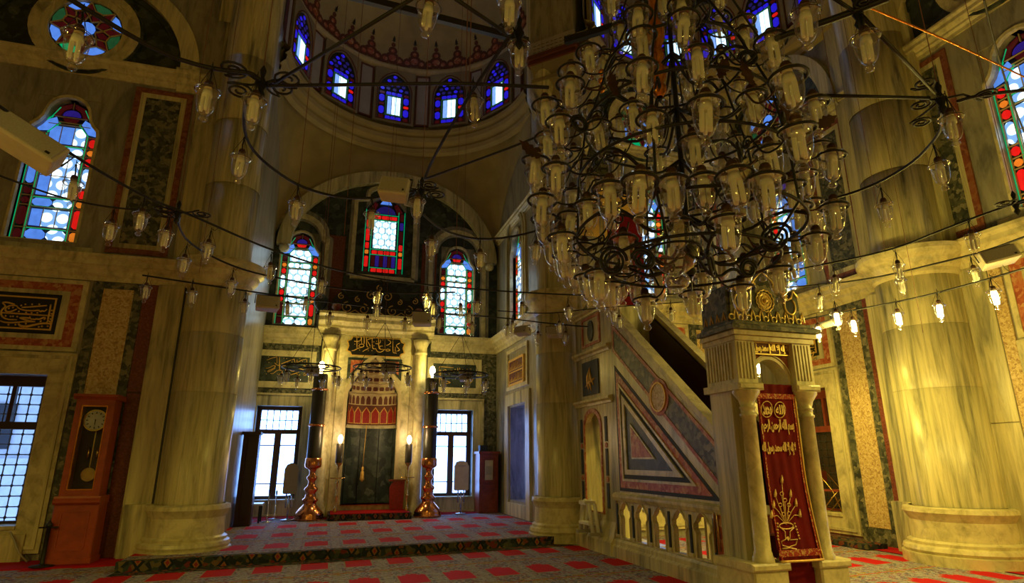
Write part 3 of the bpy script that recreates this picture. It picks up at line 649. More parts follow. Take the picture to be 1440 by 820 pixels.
# ---- round piers
def pier(name, c, r, a0=0, zt=10.6, label=None, rot=0, m='shaft'):
    x, y = c
    b = MB(); b.lathe([(r * 1.38, 0), (r * 1.38, 0.14), (r * 1.30, 0.15), (r * 1.35, 0.19), (r * 1.32, 0.24), (r * 1.22, 0.26), (r * 1.23, 0.30), (r * 1.13, 0.33), (r * 1.11, 0.60),
                       (r * 1.17, 0.66), (r * 1.24, 0.72), (r * 1.22, 0.78), (r * 1.08, 0.80)], (x, y, 0), 48, crisp=True)
    root = b.go(name, 'trim', None, kind='structure')
    for z0, z1 in ((0.80, 2.55), (2.553, 3.55), (3.553, 4.40)):
        MB().lathe([(r, z0), (r, z1), (r - 0.006, z1 + 0.002)], (x, y, 0), 48).go('shaft_drum', m, root)
    MB().lathe([(r, 4.36), (r + .05, 4.40), (r + .05, 4.46), (r + .13, 4.56), (r + .15, 4.62), (r + .22, 4.68), (r + .24, 4.74), (r + .24, 4.82), (r + .05, 4.86), (r * 0.93, 4.9)], (x, y, 0), 48, crisp=True).go('capital_ring', 'trim', root)
    for z0, z1 in ((4.9, 6.3), (6.303, 7.6), (7.603, 9.0)):
        MB().lathe([(r * 0.93, z0), (r * 0.92, z1), (r * 0.92 - 0.006, z1 + 0.002)], (x, y, 0), 48).go('shaft_drum', m, root)
    MB().lathe([(r * 0.92, 9.0), (r * 0.92, zt), (r * 1.05, zt + 0.1), (r * 1.1, zt + 0.25), (r * 1.3, zt + 0.5), (r * 1.3, 15.4)], (x, y, 0), 48).go('shaft_drum', m, root)
    return root
p1 = pier('pier_left', (-2.02, 11.30), 0.50, zt=11.3)
MB().bbox(-2.78, -2.35, 0.0, 0.0, 0, 0, 0)
MB(FY(YL)).box(-2.92, -2.0, 0, 0.80, 0, 0.22).go('pier_plinth', 'marble', p1)
MB(FY(YL)).box(-2.70, -2.0, 0.80, 4.40, 0, 0.16).go('pier_backing', 'marble', p1)
MB(FY(YL)).box(-2.55, XAL, 4.85, 11.5, -0.3, 0.10).go('pier_backing', 'marble', p1)
p2 = pier('pier_middle', (4.48, 11.40), 0.46, zt=9.1)
p3 = pier('pier_right', (9.42, 7.25), 0.62, zt=11.3)
MB(FX(XR)).box(7.9, 8.28, 0, 4.4, 0, 0.20).go('pier_backing', 'marble', p3)
MB(FX(XR)).box(7.85, 8.35, 0, 0.8, 0, 0.30).go('pier_plinth', 'marble', p3)
MB(FX(XR)).box(6.55, 8.3, 4.85, 11.5, 0, 0.12).go('pier_backing', 'marble', p3)
# square pier head over the middle pier, its corner towards the hall, white lettered block above
def sq(c, h, z0, z1, z2=None, h2=None):
    h2 = h2 or h; x, y = c
    return [(x + h * math.cos(R(a)), y + h * math.sin(R(a)), z0) for a in (-90, 0, 90, 180)] + [(x + h2 * math.cos(R(a)), y + h2 * math.sin(R(a)), z1) for a in (-90, 0, 90, 180)]
QF = [(0, 1, 5, 4), (1, 2, 6, 5), (2, 3, 7, 6), (3, 0, 4, 7), (4, 5, 6, 7), (3, 2, 1, 0)]
C2 = (4.62, 11.15)
MB().add(sq(C2, 0.50, 8.75, 9.35, h2=0.52), QF).add(sq(C2, 0.56, 9.35, 9.75, h2=0.70), QF).add(sq(C2, 0.74, 9.75, 9.85), QF).add(sq(C2, 0.66, 9.85, 10.2, h2=0.78), QF).go('pier_head', 'plaster_dim', p2)
MB().add(sq(C2, 0.84, 10.2, 10.26), QF).add(sq(C2, 0.90, 10.32, 10.42), QF).add(sq(C2, 0.82, 10.26, 10.32), QF).go('pier_head_moulding', 'brown', p2)
MB().add(sq(C2, 0.80, 10.42, 10.80), QF).go('lettered_block', 'panelgrey', p2)
MB().add(sq(C2, 0.76, 10.80, 15.4), QF).go('pier_head_upper', 'grey', p2)
ln = MB()
for k in range(3):
    for (ax, ay) in ((-1, -1), (1, -1)):
        for j in range(9):
            t0 = 0.08 + j * 0.095; z = 10.50 + k * 0.09
            p = Vector((C2[0], C2[1] - 0.80, z)) + Vector((ax * 0.80, 0.80, 0)) * t0; q = p + Vector((ax * 0.80, 0.80, 0)) * (0.05 + 0.03 * ((j * 7 + k) % 3) / 3)
            ln.tube([(p.x - 0.004 * 1, p.y - 0.008, p.z), (q.x, q.y - 0.008, q.z)], 0.006, 4)
ln.go('line_lettering', 'black', p2)

# ---- apse back wall: cladding and surrounds
B = FY(YB)
def XB(px, py): return aty(px, py, YB - 0.02)
for (cu, s) in ((-1.17, -1), (3.37, 1)):
    a0, a1 = (XAL, -0.34) if s < 0 else (2.66, XS)
    ww = 0.55
    slab(wb, B, a0, a1, 3.12, 4.42, 'verde', 0.006, 'marble_panel', n0=0.0)
    slab(wb, B, a0, cu - ww - 0.3, 0.12, 3.12, 'verde', 0.006, 'marble_panel', n0=0.0); slab(wb, B, cu + ww + 0.3, a1, 0.12, 3.12, 'verde', 0.006, 'marble_panel', n0=0.0)
    MB(B).ringp([(cu - ww - 0.30, 0.13), (cu + ww + 0.30, 0.13), (cu + ww + 0.30, 3.12), (cu - ww - 0.30, 3.12)], [(cu - ww, 0.5), (cu + ww, 0.5), (cu + ww, 2.8), (cu - ww, 2.8)], 0, 0.05).go('window_architrave', 'marble', wb)
    frame_ring(wb, B, cu - ww - 0.30, cu + ww + 0.30, 0.13, 3.12, 0.05, 'trim', 0.09, 'architrave_bead')
    frame_ring(wb, B, cu - 0.78, cu + 0.78, 3.26, 4.24, 0.16, 'trim', 0.05)
    slab(wb, B, cu - 0.62, cu + 0.62, 3.42, 4.08, 'darkgreen', 0.03, 'inlay_panel')
    # upper stepped surround with arched head
    for d, m, n in ((0.44, 'grey', 0.05), (0.34, 'trim', 0.085), (0.29, 'grey', 0.07)):
        pts = [(cu - 0.52 - d, 4.86), (cu - 0.52 - d, 7.35 + d * 0.3)] + [(cu + (0.40 + d) * math.cos(PI - PI * k / 12), 7.42 + d * 0.3 + (0.28 + d) * math.sin(PI * k / 12)) for k in range(13)] + [(cu + 0.52 + d, 7.35 + d * 0.3), (cu + 0.52 + d, 4.86)]
        pi = [(cu + (p[0] - cu) * 0.86, 4.86 + (p[1] - 4.86) * 0.955) for p in pts]
        b = MB(B)
        for k in range(len(pts) - 1): b.prism([pts[k], pts[k + 1], pi[k + 1], pi[k]], 0.0, n)
        b.go('window_surround', m, wb)
    slab(wb, B, cu - 0.6, cu + 0.6, 4.86, 4.93, 'darkgreen', 0.06)
# middle window surround: tall stepped frame
for d, m, n in ((0.42, 'grey', 0.06), (0.34, 'trim', 0.10)):
    cu = 1.20
    pts = [(cu - 0.58 - d, 6.45), (cu - 0.58 - d, 8.8)] + [(cu - 0.36 - d * .6, 8.85), (cu - 0.36 - d * .6, 9.0)] + [(cu + (0.36 + d * .6) * math.cos(PI - PI * k / 10), 9.0 + (0.20 + d * 0.3) * math.sin(PI * k / 10)) for k in range(1, 10)] + [(cu + 0.36 + d * .6, 9.0), (cu + 0.36 + d * .6, 8.85), (cu + 0.58 + d, 8.8), (cu + 0.58 + d, 6.45)]
    pi = [(cu + (p[0] - cu) * 0.88, 6.45 + (p[1] - 6.45) * 0.965) for p in pts]
    b = MB(B)
    for k in range(len(pts) - 1): b.prism([pts[k], pts[k + 1], pi[k + 1], pi[k]], 0.0, n)
    b.go('window_surround', m, wb)
slab(wb, B, 0.30, 2.10, 6.36, 6.50, 'trim', 0.10)
for a0, a1 in ((-0.42, 0.12), (2.3, 2.75)):
    slab(wb, B, a0, a1, 5.3, 7.6, 'porphyry', 0.02)
stained(8, B, -1.05, 4.95, 1.0, 2.65, 'grey')
stained(9, B, 3.38, 4.95, 1.0, 2.65, 'grey')
centre_window(10, B, 1.20, 6.62, 1.16, 2.33)
stained(11, FX(XS), 14.62, 5.0, 1.0, 2.6, 'grey', plain_left=True)
frame_ring(ws, FX(XS), 13.5, 15.55, 0.14, 3.12, 0.30, 'marble', 0.06, 'window_architrave')
frame_ring(ws, FX(XS), 13.65, 15.4, 3.22, 4.30, 0.10, 'trim', 0.05)
for d in (0.34, 0.24):
    pts = [(14.62 - 0.55 - d, 4.86), (14.62 - 0.55 - d, 7.3)] + [(14.62 + (0.55 + d) * math.cos(PI - PI * k / 12), 7.3 + (0.55 + d) * math.sin(PI * k / 12)) for k in range(1, 12)] + [(14.62 + 0.55 + d, 7.3), (14.62 + 0.55 + d, 4.86)]
    pi = [(14.62 + (p[0] - 14.62) * 0.88, 4.86 + (p[1] - 4.86) * 0.96) for p in pts]
    b = MB(FX(XS))
    for k in range(len(pts) - 1): b.prism([pts[k], pts[k + 1], pi[k + 1], pi[k]], 0.0, 0.05 + (0.34 - d) * 0.3)
    b.go('window_surround', 'marble', ws)
# door-like window opening of the side wall: reveal and bright pane
MB(FX(XS)).box(13.87, 15.18, 0.52, 2.76, -0.42, -0.40).go('window_12', 'G_door', None, kind='structure')

# ---- ground windows with dark frames
def casement(n_, fr, u0, u1, z0, z1, d=-0.30, frost='G_frs'):
    m = 0.09; zt = z1 - 0.62
    root = MB(fr).ringp([(u0, z0), (u1, z0), (u1, z1), (u0, z1)], [(u0 + m, z0 + m), (u1 - m, z0 + m), (u1 - m, z1 - m), (u0 + m, z1 - m)], d - 0.06, d + 0.05).go('window_%d' % n_, 'darkwood', None, kind='structure')
    MB(fr).box(u0 + m, u1 - m, zt - 0.07, zt + 0.04, d - 0.05, d + 0.04).go('transom', 'darkwood', root)
    um = (u0 + u1) / 2
    MB(fr).box(um - 0.06, um + 0.06, z0 + m, zt - 0.07, d - 0.05, d + 0.045).go('meeting_stile', 'darkwood', root)
    g = MB(fr)
    for a0, a1 in ((u0 + m, um - 0.06), (um + 0.06, u1 - m)):
        for v0, v1 in ((z0 + m, z0 + m + 0.28), (z0 + m + 0.30, zt - 0.07 - 0.30), (zt - 0.07 - 0.28, zt - 0.07)):
            MB(fr).box(a0 + 0.02, a1 - 0.02, v0 + 0.005, v1 - 0.005, d - 0.01, d).go('pane', frost, root)
        for v in (z0 + m + 0.29, zt - 0.07 - 0.29): g.box(a0, a1, v - 0.012, v + 0.012, d - 0.02, d + 0.02)
        for v in (a0 + 0.01, a1 - 0.01): g.box(v - 0.012, v + 0.012, z0 + m, zt - 0.07, d - 0.02, d + 0.02)
    nn = 6; uu = (u1 - u0 - 2 * m)
    for k in range(nn):
        for j in range(2):
            MB(fr).box(u0 + m + uu * k / nn + 0.008, u0 + m + uu * (k + 1) / nn - 0.008, zt + 0.045 + j * 0.235, zt + 0.045 + j * 0.235 + 0.22, d - 0.01, d).go('pane', 'G_frs', root)
    for k in range(nn + 1): u = u0 + m + uu * k / nn; g.box(u - 0.01, u + 0.01, zt, z1 - m, d - 0.02, d + 0.02)
    g.box(u0 + m, u1 - m, zt + 0.265, zt + 0.285, d - 0.02, d + 0.02)
    g.go('glazing_bar', 'darkwood', root)
    MB(fr).box(u0, u1, z0 - 0.02, z0 + 0.015, d, 0.09).go('window_sill', 'marble', root)
    return root
casement(13, B, -1.72, -0.62, 0.5, 2.8)
casement(15, B, 2.82, 3.92, 0.5, 2.8)
def lattice_window(n_, fr, u0, u1, z0, z1, wood='darkwood', d=-0.38):
    root = MB(fr).ringp([(u0, z0), (u1, z0), (u1, z1), (u0, z1)], [(u0 + .05, z0 + .06), (u1 - .05, z0 + .06), (u1 - .05, z1 - .16), (u0 + .05, z1 - .16)], d - 0.05, d + 0.05).go('window_%d' % n_, wood, None, kind='structure')
    zt = z1 - 0.80
    MB(fr).box(u0, u1, zt - 0.05, zt + 0.07, d - 0.04, d + 0.06).go('transom', wood, root)
    um = (u0 + u1) / 2 - 0.02
    MB(fr).box(um - 0.03, um + 0.03, zt, z1 - 0.16, d - 0.03, d + 0.045).go('mullion', wood, root)
    g = MB(fr); st = 0.16; dd = d - 0.12
    k = 0; u = u1 - 0.06
    while u > u0:
        g.tube([(u, z0, dd), (u, z1, dd)], 0.010, 5); u -= st
    v = z0 + 0.1
    while v < z1:
        g.tube([(u0, v, dd), (u1, v, dd)], 0.010, 5)
        u = u1 - 0.06
        while u > u0: g.ball((u, v, dd), 0.026, 6); u -= st
        v += st
    g.go('iron_lattice', 'iron', root)
    MB(fr).box(u0 + .03, u1 - .03, z0 + .03, z1 - .1, d - 0.006, d).go('pane', 'pane', root)
    MB(fr).box(u0, u1, z0 - 0.03, z0 + 0.02, d - 0.05, 0.08).go('window_sill', 'marble', root)
    return root
lattice_window(16, FY(YL), LWC - 0.54, LWC + 0.54, 0.5, 2.8)
w17 = lattice_window(17, FX(XR), RWC - 0.575, RWC + 0.575, 0.46, 2.88, 'redwood', -0.42)
MB(FX(XR)).box(RWC - 0.9, RWC + 0.9, 0.2, 3.1, -0.60, -0.56).go('sky_block_sheet', 'darkwood', w17)  # added unseen sheet that blocks the sky so the window looks dark
lattice_window(18, FY(YL), RBC - 0.54, RBC + 0.54, 0.5, 2.8)
lattice_window(19, FX(XR), 4.57, 5.67, 0.5, 2.8)
# street front outside the left lattice window
ob = thing('neighbouring_building', 'pale building with grey windows outside the left lattice window', 'building', (-6.5, 16.5, 0))
def obp(b, n, m): return b.go(n, m, ob)
obp(MB().box(-10, -3.0, 16.5, 16.9, -0.5, 5.2), 'facade', 'frost')
obp(MB().box(-10, -3.0, 16.38, 16.5, 1.35, 1.5), 'string_course', 'frost')
for k in range(6):
    obp(MB().box(-9.4 + 1.05 * k, -8.9 + 1.05 * k, 16.44, 16.52, 1.7, 2.7), 'facade_window', 'blueinlay')
    obp(MB().box(-9.3 + 1.05 * k, -9.0 + 1.05 * k, 16.40, 16.52, -0.2, 1.0), 'facade_panel', 'panelgrey')

# ---- vaulting
def vault(name, cx, cy, hx, hy, Rr, t0, t1, zarch, zring, m, par_kind='structure', rows=8, flip=False):
    b = MB(); N = 64; vs = []
    for i in range(N + 1):
        q = R(t0 + (t1 - t0) * i / N); c, s_ = math.cos(q), math.sin(q)
        f = min(hx / abs(c) if abs(c) > 1e-6 else 1e9, hy / abs(s_) if abs(s_) > 1e-6 else 1e9)
        P0 = (cx + c * f, cy + s_ * f); onx = hx / max(abs(c), 1e-6) <= hy / max(abs(s_), 1e-6)
        off = (s_ * f) if onx else (c * f); h = hy if onx else hx
        z0 = zarch(off / h); P1 = (cx + c * Rr, cy + s_ * Rr)
        for j in range(rows + 1):
            t = j / rows; e = 1 - math.cos(t * PI / 2); g = math.sin(t * PI / 2)
            vs.append((P0[0] + (P1[0] - P0[0]) * e, P0[1] + (P1[1] - P0[1]) * e, z0 + (zring - z0) * g))
    k = rows + 1
    b.add(vs, [(i * k + j, (i + 1) * k + j, (i + 1) * k + j + 1, i * k + j + 1) for i in range(N) for j in range(rows)], True)
    return b.go(name, m, None, kind=par_kind)
AC = (1.42, 13.30); AR = 3.20
def zar(t): return 7.15 + 2.62 * math.sqrt(max(0.0, 1 - min(1, abs(t)) ** 2))
pv = vault('ceiling_pendentives', AC[0], AC[1], 3.17, 3.26, AR, 0, 180, zar, 11.0, 'plaster')
# light stone band following the wall arch
n = 30; bb = MB(B)
for k in range(n):
    t0_, t1_ = -1 + 2 * k / n, -1 + 2 * (k + 1) / n
    q0, q1 = PI * k / n, PI * (k + 1) / n
    o = lambda q, d: (AC[0] - (3.17 + d) * math.cos(q), 7.15 + (2.62 + d) * math.sin(q))
    bb.prism([o(q0, -0.06), o(q1, -0.06), o(q1, -0.42), o(q0, -0.42)], 0.0, 0.22)
bb.go('arch_band', 'marble', wb)
bb = MB(B)
for sg in (-1, 1):
    bb.lathe([(0.01, -0.12), (0.12, -0.08), (0.14, 0), (0.1, 0.10), (0.01, 0.14)], (AC[0] + sg * 2.9, 7.05, 0.15), 12)
bb.go('arch_boss', 'trim', wb)
# drum, rings and half dome
def drum(name, cx, cy, Rr, t0, t1, m, zb, crest_m='redinlay'):
    root = MB().lathe([(Rr, zb), (Rr - 0.05, zb + 0.04), (Rr - 0.08, zb + 0.10), (Rr - 0.02, zb + 0.14), (Rr - 0.05, zb + 0.26), (Rr + 0.0, zb + 0.30), (Rr + 0.02, zb + 0.36)], (cx, cy, 0), 72, t0, t1).go(name, 'plaster_dim', None, kind='structure')
    MB().lathe([(Rr + .08, zb - .55), (Rr - .06, zb - .50), (Rr - .08, zb - .38), (Rr - .02, zb - .34), (Rr - .16, zb - .18), (Rr - .18, zb - .06), (Rr - .12, zb - .02), (Rr - .22, zb + .08), (Rr - .24, zb + .18), (Rr - .10, zb + .26), (Rr, zb + .3)], (cx, cy, 0), 72, t0, t1, crisp=True).go('ring_moulding', m, root)
    MB().lathe([(Rr + 0.02, zb + 0.36), (Rr + 0.02, zb + 2.35)], (cx, cy, 0), 72, t0, t1).go('drum_wall', 'brown' if False else 'plaster_dim', root)
    MB().lathe([(Rr + 0.0, zb + 2.25), (Rr - 0.06, zb + 2.29), (Rr - 0.10, zb + 2.38), (Rr - 0.06, zb + 2.46), (Rr, zb + 2.5)], (cx, cy, 0), 72, t0, t1).go('dome_cornice', 'cream', root)
    H = Rr * 0.85
    MB().lathe([(Rr * math.cos(R(a)), zb + 2.48 + H * math.sin(R(a))) for a in range(0, 91, 5)], (cx, cy, 0), 72, t0, t1).go('half_dome', m, root)
    return root
dr = drum('ceiling_semidome', AC[0], AC[1], AR, 0, 180, 'plaster', 10.95)
# barrel in front of the semidome
bv = MB(); prof = [(AC[0] + AR, 9.9), (AC[0] + AR, 13.4)] + [(AC[0] + AR * math.cos(PI * k / 24), 13.4 + AR * 0.85 * math.sin(PI * k / 24)) for k in range(25)] + [(AC[0] - AR, 13.4), (AC[0] - AR, 9.9)]
bv.add([(p[0], y, p[1]) for y in (YL - 0.2, AC[1]) for p in prof], [(i, i + 1, i + 1 + len(prof), i + len(prof)) for i in range(len(prof) - 1)], True)
bv.go('ceiling_arch_soffit', 'plaster_dim', None, kind='structure')
bv = MB(); pk = [(p[0], p[1]) for p in prof]
for k in range(len(pk) - 1):
    def ex(p): d = Vector((p[0] - AC[0], max(0, p[1] - 13.4))); d = d.normalized() * 0.9; return (p[0] + d.x, p[1] + d.y)
    bv.add([(pk[k][0], YL - 0.2, pk[k][1]), (pk[k + 1][0], YL - 0.2, pk[k + 1][1]), (ex(pk[k + 1])[0], YL - 0.2, ex(pk[k + 1])[1]), (ex(pk[k])[0], YL - 0.2, ex(pk[k])[1])], [(0, 1, 2, 3)])
bv.go('ceiling_arch_face', 'marble', None, kind='structure')
wn_i = 20
def drum_fr(cx, cy, Rr, ang, z):
    a = R(ang); o = Vector((cx + Rr * math.cos(a), cy + Rr * math.sin(a), z)); N = Vector((-math.cos(a), -math.sin(a), 0)); U = Vector((math.sin(a), -math.cos(a), 0)) 
    return Fr(o, U, N)
for ang in (30, 62, 94, 126, 158):
    dome_window(wn_i, drum_fr(AC[0], AC[1], AR - 0.12, ang, 11.40), 0.98, 1.62); wn_i += 1
def strip_panel(par, fr, w_, h):
    MB(fr).box(-w_ / 2, w_ / 2, 0, h, -0.02, 0.03).go('wall_panel', 'panelgrey', par)
    MB(fr).ringp([(-w_ / 2 - .05, -.05), (w_ / 2 + .05, -.05), (w_ / 2 + .05, h + .05), (-w_ / 2 - .05, h + .05)], [(-w_ / 2, 0), (w_ / 2, 0), (w_ / 2, h), (-w_ / 2, h)], -0.02, 0.045).go('panel_border', 'brown', par)
for ang in (14, 46, 78, 110, 142, 174):
    strip_panel(dr, drum_fr(AC[0], AC[1], AR - 0.03, ang, 11.42), 0.34, 1.66)
def crest(par, cx, cy, Rr, zb, ang, sz=1.0):
    """trefoil arabesque painted relief standing on the dome cornice, leaning back with the dome"""
    a = R(ang); el = R(4); H = Rr * 0.85
    def mp(u, v):   # u along the arc, v up the shell (metres)
        e = v / (Rr * 0.9); q = a - u / Rr
        return Vector((cx + (Rr - 0.02) * math.cos(e) * math.cos(q), cy + (Rr - 0.02) * math.cos(e) * math.sin(q), zb + 2.50 + H * math.sin(e)))
    def blob(c, r, m, off, n_=10, ry=None):
        pts = [mp(c[0] + r * math.cos(2 * PI * k / n_), c[1] + (ry or r) * math.sin(2 * PI * k / n_)) for k in range(n_)]
        ctr = mp(*c); nrm = (Vector((cx, cy, zb + 2.5)) - ctr).normalized() * off
        return [tuple(p + nrm) for p in pts]
    b = MB()
    for c, r in (((0, 0.17), 0.17), ((-0.15, 0.12), 0.13), ((0.15, 0.12), 0.13), ((0, 0.36), 0.11), ((-0.27, 0.05), 0.09), ((0.27, 0.05), 0.09), ((0, 0.52), 0.055)):
        P = blob((c[0] * sz, c[1] * sz), r * sz, '', 0.012); b.add(P, [tuple(range(len(P)))])
    o = b.go('painted_crest', 'brown', par)
    b = MB()
    for c, r in (((0, 0.17), 0.09), ((-0.17, 0.11), 0.06), ((0.17, 0.11), 0.06), ((0, 0.36), 0.05)):
        P = blob((c[0] * sz, c[1] * sz), r * sz, '', 0.020); b.add(P, [tuple(range(len(P)))])
    b.go('crest_rosette', 'redinlay', par)
    b = MB(); P = blob((0, 0.66 * sz), 0.035 * sz, '', 0.02, 4, 0.09 * sz); b.add(P, [tuple(range(4))]); P = blob((0, 0.62 * sz), 0.06 * sz, '', 0.02, 4, 0.02 * sz); b.add(P, [tuple(range(4))])
    b.go('crest_finial', 'black', par)
for k in range(14): crest(dr, AC[0], AC[1], AR, 10.95, 8 + 12.6 * k, 1.32)
# corner vault behind the big chandelier
CC = (7.05, 9.0); CR = 2.55
vault('ceiling_corner_pendentives', CC[0], CC[1], 2.60, 2.42, CR, -60, 150, lambda t: 10.35, 10.75, 'marble', rows=4)
dc = drum('ceiling_corner_dome', CC[0], CC[1], CR, -60, 150, 'plaster', 10.75)
for ang in (-14, 19, 45, 71, 104, 132):
    dome_window(wn_i, drum_fr(CC[0], CC[1], CR - 0.12, ang, 11.15), 0.86, 1.6); wn_i += 1
for ang in (2, 32, 58, 87, 118): strip_panel(dc, drum_fr(CC[0], CC[1], CR - 0.03, ang, 11.2), 0.30, 1.6)
for k in range(11): crest(dc, CC[0], CC[1], CR, 10.75, -20 + 15 * k, 1.15)
MB().box(-9, XAL, 11.2, 11.9, 11.0, 11.1)

# ---- iron tie rods high in the vault
def rod(name, pts, r, label, cat, m='iron', seg=6, group=None):
    p0 = Vector(pts[0]); o = MB().tube(pts, r, seg).go(name, m, None, label=label, cat=cat, group=group); return o
def boxbar(name, a, b, wd, ht, label, cat='tie beam'):
    a = Vector(a); b = Vector(b); d = (b - a).normalized(); s_ = d.cross(Vector((0, 0, 1))).normalized() * wd / 2; u = Vector((0, 0, ht / 2)); v = []
    for p in (a, b): v += [tuple(p - s_ - u), tuple(p + s_ - u), tuple(p + s_ + u), tuple(p - s_ + u)]
    return MB().add(v, [(0, 1, 2, 3), (4, 7, 6, 5), (0, 4, 5, 1), (1, 5, 6, 2), (2, 6, 7, 3), (3, 7, 4, 0)]).go('tie_beam', 'black', None, label=label, cat=cat)
a = atz(717, 52, 9.6); b_ = atz(517, 0, 9.6); boxbar('', a + (a - b_) * 0.14, b_ + (b_ - a) * 0.6, 0.10, 0.14, 'flat black iron tie beam crossing under the painted semidome')
a = atz(811, 53, 9.6); b_ = atz(868, 36, 9.6); boxbar('', a - (b_ - a) * 0.3, b_ + (b_ - a) * 4.5, 0.10, 0.14, 'short black iron tie beam right of the pier head, going behind the lamps')

# ================================================================== LETTERING
_F = {'ا': ('\ufe8d', '\ufe8e', None, None), 'أ': ('\ufe83', '\ufe84', None, None), 'إ': ('\ufe87', '\ufe88', None, None), 'آ': ('\ufe81', '\ufe82', None, None),
      'ب': ('\ufe8f', '\ufe90', '\ufe91', '\ufe92'), 'ح': ('\ufea1', '\ufea2', '\ufea3', '\ufea4'), 'خ': ('\ufea5', '\ufea6', '\ufea7', '\ufea8'), 'د': ('\ufea9', '\ufeaa', None, None),
      'ر': ('\ufead', '\ufeae', None, None), 'ز': ('\ufeaf', '\ufeb0', None, None), 'س': ('\ufeb1', '\ufeb2', '\ufeb3', '\ufeb4'), 'ع': ('\ufec9', '\ufeca', '\ufecb', '\ufecc'),
      'ك': ('\ufed9', '\ufeda', '\ufedb', '\ufedc'), 'ل': ('\ufedd', '\ufede', '\ufedf', '\ufee0'), 'م': ('\ufee1', '\ufee2', '\ufee3', '\ufee4'), 'ن': ('\ufee5', '\ufee6', '\ufee7', '\ufee8'),
      'ه': ('\ufee9', '\ufeea', '\ufeeb', '\ufeec'), 'و': ('\ufeed', '\ufeee', None, None), 'ي': ('\ufef1', '\ufef2', '\ufef3', '\ufef4')}
def arabic(t):
    out = []; t = t.replace('لا', 'ﻻ')
    for i, ch in enumerate(t):
        if ch == 'ﻻ': out.append('\ufefc' if i and t[i - 1] in _F and _F[t[i - 1]][2] else '\ufefb'); continue
        if ch not in _F: out.append(ch); continue
        pj = i > 0 and t[i - 1] in _F and _F[t[i - 1]][2] is not None
        nj = _F[ch][2] is not None and i + 1 < len(t) and (t[i + 1] in _F or t[i + 1] == 'ﻻ')
        f = _F[ch]; out.append(f[3] if pj and nj else f[2] if nj else f[1] if pj else f[0])
    return ''.join(reversed(out))
def text(name, body, fr, u0, u1, v0, v1, n, m, par, thick=0.02, ext=0.012, su=1):
    """flat lettering fitted into a rectangle of frame fr; su=-1 when +u runs right to left in view"""
    c = bpy.data.curves.new(name, 'FONT'); c.body = body; c.offset = thick; c.extrude = ext; c.resolution_u = 2
    o = bpy.data.objects.new(name, c); COL.objects.link(o); bpy.context.view_layer.update()
    me = bpy.data.meshes.new_from_object(o); bpy.data.objects.remove(o); bpy.data.curves.remove(c)
    xs = [v.co.x for v in me.vertices]; ys = [v.co.y for v in me.vertices]
    x0, x1, y0, y1 = min(xs), max(xs), min(ys), max(ys)
    for v in me.vertices:
        a = (v.co.x - x0) / (x1 - x0); b = (v.co.y - y0) / (y1 - y0); a = a if su > 0 else 1 - a
        v.co = fr(u0 + (u1 - u0) * a, v0 + (v1 - v0) * b, n + (v.co.z * 0.25))
    me.materials.clear(); me.materials.append(MT[m]); return link(name, me, par)
def smooth(pts, it=2):
    for _ in range(it):
        q = [pts[0]]
        for i in range(len(pts) - 1):
            a, b = Vector(pts[i]), Vector(pts[i + 1]); q += [tuple(a * .75 + b * .25), tuple(a * .25 + b * .75)]
        q.append(pts[-1]); pts = q
    return pts
def strokes(par, plane, conv, lines, dots, r, m, name='lettering'):
    """brush strokes traced point by point on their real plane; plane(px, py) -> point"""
    b = MB()
    for ln_ in lines:
        wd = 1.0
        if isinstance(ln_, tuple): wd, ln_ = ln_
        P = [plane(*conv(*p)) for p in ln_]
        P = smooth([tuple(p) for p in P], 2) if len(P) > 2 else P
        k = len(P); b.tube(P, [r * wd * (0.65 + 0.5 * math.sin(PI * min(1, (i + 0.6) / k))) for i in range(k)], 5)
    for d in dots: b.ball(tuple(plane(*conv(*d))), r * 1.15, 6)
    return b.go(name, m, par)

# left inscription board
cv = lambda x, y: (x / 11.711, 405 + y / 11.711)
L = [[(0, 405), (250, 420), (560, 440), (870, 462)], [(838, 270), (815, 400), (785, 540)], [(40, 240), (110, 232), (245, 270)], [(40, 245), (100, 300), (50, 340), (10, 400), (30, 470), (110, 520), (280, 525)],
     [(270, 290), (180, 285), (95, 320), (85, 370), (130, 400), (220, 375), (280, 345)], [(268, 285), (310, 340), (400, 370), (560, 378), (640, 365), (670, 395), (700, 370), (730, 390), (775, 350)], [(360, 322), (560, 308), (775, 290)],
     [(0, 540), (80, 568), (200, 575), (350, 558), (580, 556)], [(320, 490), (420, 490), (500, 500)], [(330, 495), (430, 530), (560, 555)], [(490, 470), (510, 520), (545, 510), (570, 525), (600, 505), (640, 520), (690, 500), (735, 485), (750, 505), (720, 520)],
     (1.4, [(305, 585), (330, 625), (420, 640), (560, 610), (690, 580), (850, 590)]), [(770, 570), (790, 540), (830, 555), (850, 590)]]
D = [(145, 335), (215, 320), (420, 270), (530, 270), (645, 270), (350, 290), (855, 370), (850, 425), (175, 468), (215, 468), (285, 472), (310, 385), (615, 410), (425, 590), (140, 605), (255, 605), (785, 630), (830, 510), (670, 548), (95, 460), (430, 405), (520, 410), (640, 640), (690, 632)]
strokes(wl, lambda a, b: aty(a, b, YL - 0.045), cv, L, D, 0.0135, 'goldpaint')

# ================================================================== MIHRAB
YM = 16.0
M = FY(YM)
mh = thing('mihrab', 'marble prayer niche bay with green niche, tiled band and columns, between two ground windows', 'prayer niche', (1.12, YM, PZ))
def mp_(b, n, m, par=None): return b.go(n, m, par or mh)
